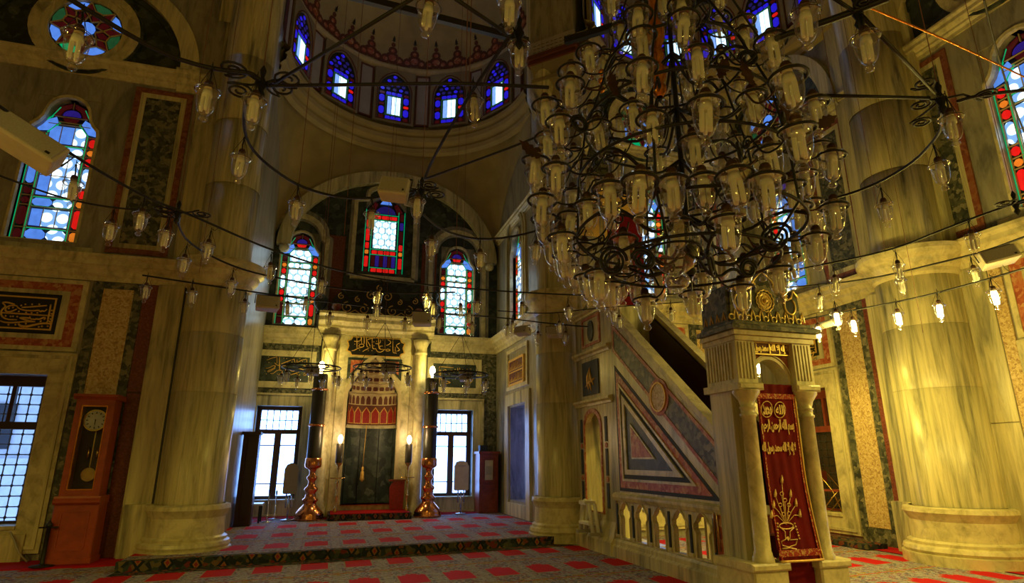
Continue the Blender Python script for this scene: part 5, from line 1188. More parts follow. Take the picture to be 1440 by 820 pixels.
for d_, e_, n_ in ((0.04, 0.0, 0.0), (0.06, 0.045, 0.012)):
    arcp = [(4.95 + (0.26 + d_) * math.cos(PI * k / 16), 2.31 + (AH + d_) * math.sin(PI * k / 16)) for k in range(17)]; arci = [(4.95 + (0.26 + e_) * math.cos(PI * k / 16), 2.31 + (AH + e_) * math.sin(PI * k / 16)) for k in range(17)]
    b_ = MB(G)
    for k in range(16): b_.prism([arcp[k], arcp[k + 1], arci[k + 1], arci[k]], -0.03, n_)
    pp(b_, 'arch_moulding', 'trim')
cb = pp(MB(G).box(4.655, 5.245, 2.675, 2.825, -0.02, 0.03), 'inscription_board', 'brown')
MB(G).ringp([(4.66, 2.675), (5.24, 2.675), (5.24, 2.825), (4.66, 2.825)], [(4.672, 2.688), (5.228, 2.688), (5.228, 2.812), (4.672, 2.812)], 0.02, 0.045).go('gilt_line', 'gold', cb)
MB(G).box(4.945, 4.96, 2.68, 2.82, 0.02, 0.045).go('gilt_line', 'gold', cb)
text('lettering', arabic('محمد رسول الله'), G, 4.68, 4.94, 2.692, 2.808, 0.035, 'gold', cb, 0.04)
text('lettering', arabic('لا إله إلا الله'), G, 4.965, 5.22, 2.692, 2.808, 0.035, 'gold', cb, 0.04)
for z, pr, m in ((2.82, 0.12, 'trim'), (2.88, 0.15, 'trim'), (2.94, 0.19, 'verde'), (3.0, 0.12, 'verde')):
    pp(MB().bbox(4.42 - (pr - .12), 5.53 + (pr - .12), YG - pr, YG + 0.52, z, z + 0.06, 0.01), 'gate_cornice', m)
# crown slab with gilt edging, rosette and pierced corners
out = [(4.46, 3.06), (5.48, 3.06), (5.46, 3.42), (5.40, 3.50), (5.36, 3.40), (5.30, 3.37), (5.26, 3.44), (5.16, 3.50), (5.10, 3.60), (4.97, 3.72), (4.84, 3.60), (4.78, 3.50), (4.68, 3.44), (4.64, 3.37), (4.58, 3.40), (4.54, 3.52), (4.48, 3.42)]
cw = pp(MB(G).prism(out, -0.06, 0.03), 'crown_slab', 'verde')
MB(FX(4.46)).box(YG, YG + 0.5, 3.06, 3.50, -0.02, 0.02).go('crown_side', 'verde', cw)
MB(FX(5.47)).box(YG, YG + 0.5, 3.06, 3.50, -0.02, 0.02).go('crown_side', 'verde', cw)
MB(G).tube([(p[0], p[1], 0.035) for p in out[2:]], 0.014, 5).go('gilt_edging', 'gold', cw)
for sg in (-1, 1):
    cx_ = 4.97 + sg * 0.36
    MB(G).prism([(cx_ + 0.062 * math.cos(2 * PI * k / 16), 3.30 + 0.085 * math.sin(2 * PI * k / 16)) for k in range(16)], 0.025, 0.036).go('pierced_corner', 'black', cw)
    g = MB(G); g.tube([(cx_ + 0.08 * math.cos(q), 3.30 + 0.105 * math.sin(q), .035) for q in [R(a_) for a_ in range(110, 430, 20)]], 0.014, 5)
    spiral(g, (cx_ - sg * 0.07, 3.42, 0.035), 0.045, 1.2, sg, 0.012); spiral(g, (4.97 + sg * 0.17, 3.53, 0.035), 0.05, 1.2, -sg, 0.012); g.go('gilt_scroll', 'gold', cw)
g = MB(G)
for rr, nn_, ps in ((0.125, 14, 0.030), (0.085, 11, 0.024), (0.048, 8, 0.016)):
    pts_ = []
    for k in range(nn_ * 6):
        q = 2 * PI * k / (nn_ * 6); r2 = rr + ps * 0.45 * abs(math.sin(nn_ * q / 2)); pts_.append((4.97 + r2 * 0.92 * math.cos(q), 3.34 + r2 * math.sin(q), 0.036))
    g.tube(pts_, 0.0085, 5, closed=True)
g.prism([(4.97 + .10 * math.cos(2 * PI * k / 24), 3.34 + .11 * math.sin(2 * PI * k / 24)) for k in range(24)], 0.028, 0.034)
g.ball((4.97, 3.34, 0.04), 0.028, 8); g.go('gilt_rosette', 'gold', cw)
for k in range(9):
    g = MB(G); u = 4.47 + 0.12 * k + 0.0
    g.tube([(u + 0.036 * math.cos(q), 3.11 + 0.036 * math.sin(q), 0.035) for q in [2 * PI * j / 10 for j in range(10)]], 0.011, 5, closed=True)
    g.tube([(u + 0.03, 3.10, .035), (u + 0.045, 3.18, .035), (u + 0.06, 3.215, .035), (u + 0.075, 3.18, .035), (u + 0.09, 3.10, .035)], 0.011, 5); g.go('gilt_fret', 'gold', cw)
for k in range(4):
    g = MB(FX(4.44)); y_ = YG + 0.04 + k * 0.12
    g.tube([(y_, 3.08, 0.0), (y_ + 0.03, 3.18, 0.0), (y_ + 0.06, 3.08, 0.0)], 0.011, 5); g.go('gilt_fret', 'goldpaint', cw)
# curtain (hangs from the gate) with lettering and bouquet
ct = thing('curtain', 'crimson velvet curtain with gold embroidery hanging in the pulpit gate', 'curtain', (4.97, 5.72, 0.45))
def cy(z): return YG - 0.045 - 0.10 * max(0, (1.4 - z)) ** 1.5 - 0.0
U0, U1 = 4.685, 5.215
rows_ = 26; cols_ = 22; V = []
for j in range(rows_ + 1):
    z = 2.33 - (2.33 - 0.46) * j / rows_; f = 0.012 if 1 else 0
    for i in range(cols_ + 1):
        u = U0 + (U1 - U0) * i / cols_ + 0.03 * max(0, (1.2 - z)) * (i / cols_ - 0.2) * 1.0
        V.append((u, cy(z) + 0.006 * math.sin(i * 1.3 + z * 2), z))
cm = MB().add(V, [(j * (cols_ + 1) + i, j * (cols_ + 1) + i + 1, (j + 1) * (cols_ + 1) + i + 1, (j + 1) * (cols_ + 1) + i) for j in range(rows_) for i in range(cols_)], True).go('cloth', 'redcloth', ct)
def cpt(px, py, o=0.012):
    z = 1.5
    for _ in range(4):
        p = aty(px, py, cy(z) - o); z = p.z
    return p
e = MB()
def ribbon(pts, wd, m, nm):
    b_ = MB(); 
    for i in range(len(pts) - 1):
        A, Bq = Vector(pts[i]), Vector(pts[i + 1]); d_ = (Bq - A).normalized(); s_ = d_.cross(Vector((0, 1, 0))).normalized() * wd
        b_.add([tuple(A + s_), tuple(Bq + s_), tuple(Bq - s_), tuple(A - s_)], [(0, 1, 2, 3)])
    return b_.go(nm, m, ct)
eu = lambda z, i: U0 + (U1 - U0) * i + 0.03 * max(0, (1.2 - z)) * (i - 0.2)
zz = [2.2 - 1.74 * k / 16 for k in range(17)]
for i in (0.05, 0.95): ribbon([(eu(z, i), cy(z) - 0.011, z) for z in zz], 0.010, 'redpat', 'border_band')
ribbon([(eu(2.19, 0.0), cy(2.19) - 0.012, 2.19), (eu(2.19, 1.0), cy(2.19) - 0.012, 2.19)], 0.03, 'redpat', 'border_band')
ribbon([(eu(0.52, 0.0), cy(0.52) - 0.012, 0.53), (eu(0.52, 1.0), cy(0.52) - 0.012, 0.53)], 0.035, 'redpat', 'border_band')
MB().tube([(eu(z, 1.0), cy(z) - 0.01, z) for z in zz] + [(eu(.46, 1.0), cy(.46) - .02, .46)], 0.010, 5).go('side_piping', 'goldpaint', ct)
MB().tube([(eu(.46, i / 8), cy(.46) - .02 - 0.02 * math.sin(PI * i / 8), .455) for i in range(9)], 0.013, 6).go('hem_roll', 'goldpaint', ct)
c5 = lambda x, y: (1055 + x / 8.2, 550 + y / 8.2)
for (x, y) in ((190, 210), (340, 218)):
    MB().tube([tuple(cpt(*c5(x + 64 * math.cos(q), y + 92 * math.sin(q)))) for q in [2 * PI * k / 24 for k in range(24)]], 0.0055, 5, closed=True).go('roundel_ring', 'redpat' if False else 'embroid', ct)
CF = FY(YG - 0.055)
def ctext(body, x0_, y0_, x1_, y1_, nm='lettering'):
    A = cpt(*c5(x0_, y1_)); Bq = cpt(*c5(x1_, y0_)); yy = min(A.y, Bq.y)
    text(nm, body, FY(yy - 0.004), A.x, Bq.x, A.z, Bq.z, 0.0, 'embroid', ct, 0.03, 0.01)
ctext(arabic('محمد'), 150, 155, 235, 275); ctext(arabic('الله'), 295, 160, 385, 270)
ctext(arabic('بسم الله الرحمن الرحيم'), 135, 330, 490, 500); ctext(arabic('لا إله إلا الله محمد رسول الله'), 145, 590, 515, 740)
c6 = lambda x, y: (1060 + x / 4.56, 640 + y / 4.56)
q6 = lambda x, y: tuple(cpt(*c6(x, y), 0.014))
b_ = MB()
for (x, y) in ((180, 150), (138, 240), (235, 240), (128, 310), (270, 300), (115, 375), (295, 368)):
    b_.tube([q6(x - (x - 200) * -0.03, y + 30), q6(x, y + 8), q6(x, y - 22)], [0.014, 0.016, 0.003], 6)
    b_.tube([q6(x, y + 20), q6(x * 0.6 + 205 * 0.4, y * 0.4 + 430 * 0.6 - 20), q6(208, 445)], 0.0045, 4)
for (x, y) in ((180, 248), (170, 320), (225, 320), (200, 290), (190, 380), (225, 375)):
    b_.tube([q6(x + 12 * math.cos(q), y + 12 * math.sin(q)) for q in [2 * PI * k / 8 for k in range(8)]], 0.004, 4, closed=True)
    b_.tube([q6(x, y + 14), q6(208, 445)], 0.003, 4)
b_.tube([q6(208 + 45 * math.cos(q), 455 + 20 * math.sin(q)) for q in [2 * PI * k / 16 for k in range(16)]], 0.007, 5, closed=True)
b_.tube([q6(170, 465), q6(200, 490), q6(205, 540), q6(175, 555), q6(185, 580), q6(225, 590), q6(270, 575), q6(280, 540), q6(232, 545), q6(232, 490), q6(258, 465)], 0.006, 5)
b_.tube([q6(185, 600), q6(230, 595), q6(275, 605)], 0.008, 5)
b_.add([q6(208, 530), q6(220, 520), q6(230, 535), q6(222, 552)], [(0, 1, 2, 3)])
for sx_ in ((152, 440, 155, 540), (262, 440, 292, 535)):
    for k in range(6):
        t = k / 5; b_.ball(q6(sx_[0] + (sx_[2] - sx_[0]) * t, sx_[1] + (sx_[3] - sx_[1]) * t), 0.011, 6)
b_.go('embroidered_bouquet', 'embroid', ct)
MB().box(4.80, 5.21, YG - 0.02, YG + 0.02, 0.0, 0.45).go('gate_leaf', 'redcloth', ml)

# ================================================================== LAMPS
def glass_mesh():
    return MB().lathe([(0.052, 0.030), (0.060, 0.020), (0.076, 0.012), (0.079, 0.004), (0.074, -0.003), (0.062, -0.006), (0.060, -0.04), (0.056, -0.085), (0.047, -0.125), (0.032, -0.152),
                       (0.014, -0.165), (0.012, -0.171), (0.022, -0.178), (0.026, -0.190), (0.018, -0.203), (0.001, -0.207)], (0, 0, 0), 16).mesh('glass_cup')
def bulb_mesh():
    b = MB(); b.lathe([(0.001, 0.012), (0.026, 0.010), (0.031, -0.02), (0.031, -0.036), (0.001, -0.038)], (0, 0, 0), 10)
    for k in range(3):
        q = R(30 + 120 * k); b.lathe([(0.0122, -0.034), (0.0120, -0.126), (0.009, -0.139), (0.001, -0.142)], (0.0205 * math.cos(q), 0.0205 * math.sin(q), 0), 8)
    return b.mesh('bulb')
def socket_mesh(): return MB().lathe([(0.001, 0.075), (0.018, 0.074), (0.026, 0.060), (0.028, 0.035), (0.024, 0.030), (0.001, 0.029)], (0, 0, 0), 10).mesh('socket')
def collar_mesh(): return MB().lathe([(0.001, 0.030), (0.023, 0.029), (0.024, 0.012), (0.001, 0.011)], (0, 0, 0), 10).mesh('bulb_collar')
def ring_mesh(): return MB().tube([(0.081 * math.cos(q), 0.081 * math.sin(q), -0.004) for q in [2 * PI * k / 18 for k in range(18)]], 0.0072, 5, closed=True).mesh('holder_ring')
def wires_mesh():
    b = MB()
    for k in range(3):
        q = R(20 + 120 * k); b.tube([(0.072 * math.cos(q), 0.072 * math.sin(q), 0.0), (0.05 * math.cos(q), 0.05 * math.sin(q), 0.07), (0.004 * math.cos(q), 0.004 * math.sin(q), 0.165)], 0.0022, 4)
    b.tube([(0, 0, 0.07), (0.004, 0, 0.11), (0, 0, 0.16)], 0.006, 5); b.ball((0, 0, 0.168), 0.010, 6)
    b.tube([(0.0, 0, 0.165), (0, 0, 0.215)], 0.003, 4)
    b.tube([(0.074 * math.cos(q), 0.074 * math.sin(q), 0.0) for q in [2 * PI * k / 14 for k in range(14)]], 0.0028, 4, closed=True)
    return b.mesh('hanger_wires')
def mm(me, m): me.materials.append(MT[m]); return me
ME = {'glass': mm(glass_mesh(), 'glass'), 'bulb': mm(bulb_mesh(), 'bulb'), 'socket': mm(socket_mesh(), 'rust'), 'collar': mm(collar_mesh(), 'ceramic'), 'ring': mm(ring_mesh(), 'iron'), 'wires': mm(wires_mesh(), 'iron'), 'lit': mm(bulb_mesh(), 'lit')}
for k in range(3): pass
def child(par, name, me, loc=(0, 0, 0), rot=(0, 0, 0), sc=1.0):
    o = bpy.data.objects.new(name, me); COL.objects.link(o); o.parent = par; o.location = loc; o.rotation_euler = rot; o.scale = (sc,) * 3; return o
def lampset(root, lit=False, ring=False, wires=True):
    g_ = child(root, 'glass_cup', ME['glass'])
    child(g_, 'bulb', ME['lit'] if lit else ME['bulb']); child(g_, 'socket', ME['socket']); child(g_, 'bulb_collar', ME['collar'])
    if wires: child(root, 'hanger_wires', ME['wires'])
NLAMP = [0]
def hang(p, label, group, lit=False, sc=1.0, tilt=0.0, watts=24):
    """p = centre of the cup's rim; root at the hook"""
    NLAMP[0] += 1
    r_ = thing('hanging_lamp', label, 'lamp', (0, 0, 0), group); r_.location = Vector(p) + Vector((0, 0, 0.2 * sc)); r_.scale = (sc,) * 3; r_.rotation_euler = (tilt, tilt * 0.7, random.uniform(0, 6))
    g_ = child(r_, 'glass_cup', ME['glass'], (0, 0, -0.2))
    child(g_, 'bulb', ME['lit'] if lit else ME['bulb']); child(g_, 'socket', ME['socket']); child(g_, 'bulb_collar', ME['collar'])
    child(r_, 'hanger_wires', ME['wires'], (0, 0, -0.2))
    if lit: point('lamp_or_fill_light', Vector(p) + Vector((0, 0, -0.27)), watts, r=0.04)
    return r_
ORD = ['first', 'second', 'third', 'fourth', 'fifth', 'sixth', 'seventh', 'eighth', 'ninth', 'tenth', 'eleventh', 'twelfth', 'thirteenth', 'fourteenth', 'fifteenth']
def row(pxs, z, group, where, lit=False, adj='glass hanging lamp', **k):
    n_ = len(pxs)
    for i, (x, y) in enumerate(pxs):
        o_ = 'leftmost' if i == 0 else 'rightmost' if i == n_ - 1 else ORD[i] + ' from the left'
        if n_ == 1: o_ = 'the one'
        hang(atz(x, y, z), '%s, %s, %s' % (adj, o_, where), group, lit, tilt=random.uniform(-0.06, 0.06), **k)
ZR = 3.70
row([(108, 52), (293, 129), (358, 142)], ZR, 'lamps on the upper left iron bars', 'on the upper left bar by the round window')
row([(340, 222), (417, 286), (521, 302), (587, 284)], ZR, 'lamps on the left iron curve', 'on the curved bar below the semidome')
row([(101, 258), (156, 318), (199, 303), (235, 328)], ZR, 'lamps on the left window bar', 'on bars crossing the left stained window')
row([(294, 346), (379, 377), (453, 398)], ZR, 'lamps on the long left bar', 'on the long bar past the pier capital')
row([(260, 366), (326, 398), (344, 427), (403, 430), (430, 424), (464, 445)], ZR, 'lamps on the lower left curve', 'on the low curve beside the pier')
row([(205, 405), (269, 412), (517, 450), (530, 433), (570, 453)], ZR, 'lamps on the lowest left bar', 'on the lowest bar left of the pulpit')
row([(533, 414), (601, 420), (610, 430), (619, 450), (647, 433), (660, 443), (663, 458), (671, 427)], ZR, 'lamps before the right apse window', 'before the right apse window')
row([(607, 341), (675, 359), (755, 348)], ZR, 'lamps on the middle curve', 'on the curve above the right apse window')
row([(714, 461), (721, 457), (734, 431)], ZR, 'lamps before the apse side window', 'before the narrow apse side window')
row([(757, 471), (786, 457), (796, 471), (799, 435), (834, 475), (864, 440), (868, 474), (871, 449), (944, 439)], ZR, 'lamps before the pulpit tower', 'before the pulpit tower and pier')
row([(995, 418)], ZR, 'lamps before the gate crown', 'below the chandelier at the gate crown')
row([(606, 12), (665, 143), (718, 2), (730, 67)], 4.05, 'lamps under the semidome', 'high before the semidome windows')
row([(1135, 17), (1218, 54), (1319, 233), (1337, 167)], ZR, 'lamps on the upper right bars', 'on the upper right bars before the right pier')
row([(1175, 394), (1243, 289), (1263, 374), (1367, 333)], ZR, 'lamps on the right curve', 'on the long right bar above the gate')
row([(1154, 419), (1265, 396), (1369, 381)], ZR, 'lamps on the second right bar', 'on the second right bar beside the gate crown')
row([(1037, 432), (1072, 425)], ZR, 'lamps at the gate crown', 'just before the gilded gate crown')
row([(1151, 461), (1199, 453), (1263, 442), (1321, 430), (1397, 411)], 3.3, 'lit lamps on the lowest right bar', 'on the lowest bar beside the right pier', True, 'lit glass lamp', watts=34)
hang(atz(1176, 442, 3.3), 'lit glass lamp glowing at the end of the tubular grey lamp', None, True, watts=14)
hang(atz(1066, 513, 3.0), 'lit lamp glowing inside the arch of the pulpit gate', None, True, watts=26)

# ---- iron bars, curves and scroll brackets
ZB = 3.90
BARP = []
def bar(pts, label, z=ZB, r=0.012, group='iron lamp bars', name='lamp_bar', sm=2):
    P = [tuple(atz(x, y, z)) if not isinstance(x, tuple) else x for x, y in pts]
    if len(P) > 2: P = smooth(P, sm)
    BARP.append(P); return MB().tube(P, r, 6).go(name, 'iron', None, label=label, cat='iron bar', group=group)
bar([(90, -6), (225, 75), (300, 98), (352, 101), (365, 112)], 'thick dark bar running from the round window to the scroll bracket on the pier', r=0.014)
bar([(364, 121), (500, 119), (655, 117), (750, 122), (772, 123)], 'straight horizontal bar below the semidome windows reaching the chandelier')
bar([(386, 117), (580, -2)], 'straight rod slanting up from the pier bracket across the semidome')
bar([(345, 140), (342, 180), (352, 208), (378, 234), (420, 262), (470, 277), (520, 280), (585, 268)], 'curved bar bowing down from the pier bracket to the middle bracket')
bar([(640, -2), (717, 50)], 'short rod at the top running to the bracket under the semidome')
bar([(717, 50), (656, 139), (606, 228), (597, 252)], 'rod slanting from the upper bracket down to the middle bracket')
bar([(597, 252), (739, 200), (800, 172)], 'thin bar from the middle bracket rising to the chandelier', r=0.009)
bar([(593, 300), (622, 325), (678, 339), (750, 328), (778, 312)], 'curved bar sagging above the right apse window')
bar([(-6, 146), (70, 197), (131, 236), (211, 281), (264, 300), (350, 339), (406, 360), (483, 383), (572, 399), (750, 413), (880, 417), (1040, 409), (1207, 397), (1332, 367), (1387, 353), (1446, 331)], 'very long bar sweeping from the left window across the apse to the right wall', sm=3)
bar([(-6, 245), (83, 278), (153, 292), (211, 296)], 'thin bar crossing the lower part of the left stained window', r=0.009)
bar([(253, 303), (250, 318), (267, 345), (333, 378), (400, 393), (481, 407), (560, 413), (640, 411)], 'curved bar dropping from the left bracket past the pier capital')
bar([(200, 387), (278, 399), (400, 417), (520, 432), (640, 442), (700, 446), (797, 458), (895, 463)], 'lowest left bar sloping from the pier across the niche to the pulpit')
bar([(700, 437), (770, 442), (839, 433), (960, 425)], 'thin bar before the capital of the middle pier', r=0.009)
bar([(1090, 386), (1101, 383), (1254, 353), (1332, 320), (1446, 279)], 'upper right long bar rising before the right pier')
bar([(1148, 286), (1221, 265), (1282, 231), (1312, 200), (1326, 178), (1322, 150)], 'curved bar on the right rising to the right scroll bracket')
bar([(1151, 134), (1307, 138)], 'straight horizontal bar from the chandelier to the right scroll bracket')
bar([(1212, 22), (1315, 131)], 'glinting rod slanting down to the right scroll bracket')
bar([(1090, 55), (1110, 47), (1154, 33), (1207, 14), (1250, -3)], 'thick bar rising right from the chandelier top', r=0.02)
bar([(1172, -3), (1210, 22)], 'short rod at the top meeting the slanting glinting rod')
bar([(1345, 143), (1375, 134), (1446, 126)], 'short bar from the right scroll bracket to the right stained window')
bar([(1100, 455), (1112, 453), (1218, 433), (1290, 419), (1360, 401), (1446, 376)], 'lowest right bar carrying the glowing lamps', z=3.5)
bar([(1221, 10), (1276, 33), (1335, 58), (1446, 111)], 'pale orange cable crossing the upper right corner', z=4.3, r=0.007, name='cable', group=None)['category'] = 'cable'
bpy.data.objects['cable'].data.materials[0] = MT['amber']
bar([(1383, -4), (1398, 60), (1422, 140), (1446, 200)], 'black cable hanging before the right stained window', z=4.6, r=0.007, name='cable', group=None)['category'] = 'cable'
def bracket(px, py, z, label, dirs, wire=None, r0=0.10):
    c = atz(px, py, z); t = thing('scroll_bracket', label, 'iron bracket', c, 'wrought iron scroll brackets')
    ft = FX(0)
    for (a, L_, sg) in dirs:
        q = R(a); d = Vector((math.cos(q), math.sin(q), 0)); cc = c + d * L_
        b = MB(); P = [tuple(c)] + [tuple(c + d * (L_ * .5) + Vector((0, 0, 0.02)))]
        s_ = Vector((-d.y, d.x, 0)) * sg; n_ = 24; K = []
        for k in range(n_ + 1):
            tt = k / n_; rr = r0 * (1 - 0.8 * tt); w_ = 2 * PI * 1.9 * tt + PI / 2
            K.append(tuple(cc - s_ * r0 * 0.0 + d * (rr * math.cos(w_)) * 1.0 + s_ * (rr * math.sin(w_))))
        b.tube(P + K, 0.008, 5); b.go('scroll', 'iron', t)
    MB().lathe([(0.005, 0.14), (0.022, 0.10), (0.012, 0.05), (0.034, 0.0), (0.016, -0.05), (0.028, -0.08), (0.004, -0.12)], tuple(c), 10).go('hub', 'iron', t)
    MB().tube([tuple(c + Vector((0, 0, .1))), (c.x, c.y, 9.8)], 0.0035, 4).go('suspension_wire', 'wire', t)
bracket(368, 118, ZB, 'black scroll bracket on the lamp bars before the left pier', [(140, 0.20, 1), (215, 0.20, -1), (330, 0.20, 1), (10, 0.12, 1)], r0=0.10)
bracket(593, 268, ZB, 'black scroll bracket beside the loudspeaker in the apse arch', [(20, 0.16, 1), (160, 0.15, -1), (290, 0.14, 1)])
bracket(730, 47, ZB + 0.2, 'black scroll bracket high under the painted semidome', [(60, 0.10, 1), (190, 0.1, -1)], r0=0.06)
bracket(1323, 140, ZB, 'black scroll bracket with three spirals before the right pier', [(62, 0.30, 1), (200, 0.30, -1), (330, 0.28, 1), (130, 0.12, 1)], r0=0.075)
bracket(250, 300, ZB, 'black scroll bracket where the left bars meet below the green panel', [(150, 0.16, 1), (350, 0.24, -1), (210, 0.14, 1)])
bracket(1428, 287, ZB, 'black scroll bracket at the right edge below the right window', [(170, 0.12, 1), (330, 0.14, 1)])
bracket(1206, 17, ZB, 'small black joint bracket at the top right of the chandelier', [(240, 0.08, 1)], r0=0.05)
# thin suspension wires up to the vault
for i, (x, y, z, lb) in enumerate([(540, 402, 3.9, 'apse arch crown'), (640, 402, 3.9, 'right apse window'), (452, 404, 3.9, 'left apse window'), (420, 262, 3.9, 'left pendentive'), (1245, 355, 3.9, 'right pier'), (1298, 468, 2.95, 'right pier shaft'), (280, 385, 3.9, 'left pier'), (768, 440, 3.9, 'middle pier'), (660, 130, 3.9, 'semidome window'), (1200, 300, 3.9, 'green wall panel'), (655, 120, 3.95, 'semidome cornice'), (484, 330, 3.9, 'left part of the semidome')]):
    p = atz(x, y, z); MB().tube([tuple(p), (p.x, p.y, 9.5)], 0.0035, 4).go('suspension_wire', 'wire', None, label='thin reddish wire hanging down in front of the %s' % lb, cat='wire', group='suspension wires')

# ---- small hoop fixtures near the niche
def hoop(px, py, z, rpx, label, lamps, short, lit=False, spk=None, apex=None):
    c = atz(px, py, z); zc = (c.x * _sy + c.y * _cy) * _c + (z - CH) * _s; r = rpx / FPX * zc
    t = thing('lamp_hoop', label, 'lamp hoop', c, 'iron lamp hoops before the niche wall')
    MB().tube([(c.x + r * math.cos(q), c.y + r * math.sin(q), z) for q in [2 * PI * k / 32 for k in range(32)]], 0.016, 5, closed=True).go('hoop', 'iron', t)
    MB().tube([(c.x + r * .6 * math.cos(q), c.y + r * .6 * math.sin(q), z + .03) for q in [2 * PI * k / 24 for k in range(24)]], 0.012, 5, closed=True).go('inner_hoop', 'iron', t)
    for k in range(3):
        q = R(30 + 120 * k); MB().tube([(c.x + r * math.cos(q), c.y + r * math.sin(q), z), (c.x, c.y, z + 0.95)], 0.006, 4).go('stay_wire', 'iron', t)
        MB().tube([(c.x - r * math.cos(q), c.y - r * math.sin(q), z), (c.x + r * math.cos(q), c.y + r * math.sin(q), z)], 0.009, 4).go('spoke', 'iron', t)
    MB().tube([(c.x, c.y, z + 0.95), (c.x, c.y, 9.6)], 0.004, 4).go('suspension_wire', 'wire', t)
    n_ = lamps; ps = []
    for k in range(n_):
        q = 2 * PI * (k + 0.3) / n_; ps.append(Vector((c.x + r * math.cos(q), c.y + r * math.sin(q), z - 0.20)))
    ps.sort(key=lambda p: (p.x * _cy - p.y * _sy) / (p.x * _sy + p.y * _cy))
    for k, p in enumerate(ps):
        nm = 'leftmost' if k == 0 else 'rightmost' if k == n_ - 1 else ORD[k] + ' from the left'
        hang(p, '%s glass lamp, %s, %s' % ('lit' if lit else 'small', nm, short), 'lamps ' + short, lit, watts=30)
    return c, r
hA = hoop(438, 517, 3.3, 40, 'black iron hoop before the left inscription board of the apse', 7, 'on the hoop before the left apse inscription')
hB = hoop(538, 517, 3.3, 40, 'black iron hoop before the niche head', 7, 'on the hoop before the niche head')
hC = hoop(648, 527, 3.3, 38, 'black iron hoop before the right inscription board of the apse', 7, 'on the hoop before the right apse inscription')
hD = hoop(1003, 503, 3.15, 20, 'black iron hoop behind the pulpit stair', 3, 'on the hoop behind the pulpit stair', True)

# ---- loudspeakers
def speaker(px, py, z, w_, h_, d_, yaw, tilt, label, m='speaker', dist=None):
    c = atz(px, py, z) if dist is None else atd(px, py, dist)
    t = thing('loudspeaker', label, 'loudspeaker', c); 
    b = MB().add([(-w_/2, -d_/2, -h_/2), (w_/2, -d_/2, -h_/2), (w_/2*.9, d_/2, -h_/2*.85), (-w_/2*.9, d_/2, -h_/2*.85), (-w_/2, -d_/2, h_/2), (w_/2, -d_/2, h_/2), (w_/2*.9, d_/2, h_/2*.85), (-w_/2*.9, d_/2, h_/2*.85)],
                  [(0, 3, 2, 1), (4, 5, 6, 7), (0, 1, 5, 4), (1, 2, 6, 5), (2, 3, 7, 6), (3, 0, 4, 7)])
    def rel(mb, nm, m_):
        me = mb.mesh(nm); me.materials.append(MT[m_]); o = bpy.data.objects.new(nm, me); COL.objects.link(o); o.parent = t
        if nm == 'shell':
            md = o.modifiers.new('bevel', 'BEVEL'); md.width = min(w_, h_) * 0.08; md.segments = 2
    rel(b, 'shell', m)
    g_ = MB(FY(-d_ / 2)); g_.bbox(-w_ * .45, w_ * .45, -h_ * .42, h_ * .42, -0.01, 0.008, 0.004); rel(g_, 'front_grille', 'grille')
    b = MB().tube([(-w_ * .52, 0, 0), (-w_ * .52, 0, h_ * .75), (w_ * .52, 0, h_ * .75), (w_ * .52, 0, 0)], 0.008, 5); rel(b, 'bracket', 'iron')
    rel(MB(FY(-d_ / 2)).box(w_ * .32, w_ * .38, -h_ * .32, -h_ * .22, 0.005, 0.012), 'badge', 'black')
    t.rotation_euler = (tilt, 0, yaw); return t
sp = speaker(36, 202, 3.72, 0.50, 0.19, 0.22, R(25), R(-25), 'large grey-white loudspeaker on the bars before the left stained window'); sp.rotation_euler = (R(-20), R(27), R(15))
speaker(555, 268, 3.80, 0.26, 0.19, 0.16, R(-15), R(-8), 'yellowish loudspeaker before the middle apse window').rotation_euler = (R(-15), R(6), R(-15))
s_ = speaker(1403, 363, 3.66, 0.36, 0.17, 0.20, R(-60), R(-15), 'grey loudspeaker at the right, under the lamp bars'); s_.rotation_euler = (R(-15), R(-12), R(-35))
speaker(376, 428, 3.70, 0.33, 0.20, 0.2, R(10), R(-12), 'cream loudspeaker left of the left apse window')
speaker(594, 450, 3.75, 0.32, 0.22, 0.2, R(-15), R(-12), 'cream loudspeaker above the right niche column')
speaker(735, 466, 3.7, 0.28, 0.14, 0.2, R(-50), R(-12), 'cream loudspeaker below the apse side window')
speaker(780, 468, 3.72, 0.30, 0.17, 0.2, R(-20), R(-12), 'cream loudspeaker on the shaft of the middle pier')
speaker(440, 522, 3.25, 0.26, 0.18, 0.2, R(-10), R(-12), 'grey loudspeaker on the hoop beside the left tall candle', 'grille')
speaker(547, 518, 3.3, 0.30, 0.22, 0.2, R(-15), R(-12), 'grey loudspeaker on the hoop before the niche head', 'grille')
speaker(655, 530, 3.3, 0.30, 0.22, 0.2, R(-15), R(-12), 'grey loudspeaker on the hoop before the right inscription board', 'grille')
tb = thing('tubular_lamp', 'short grey tubular lamp beside the gate crown', 'lamp', atz(1165, 456, 3.4))
c = atz(1165, 456, 3.4); MB().tube([tuple(atz(1152, 459, 3.4)), tuple(atz(1176, 452, 3.4))], 0.055, 12).go('tube_shell', 'grille', tb); MB().tube([tuple(atz(1151, 460, 3.4)), tuple(atz(1153, 459, 3.4))], 0.062, 12).go('end_ring', 'chrome', tb)

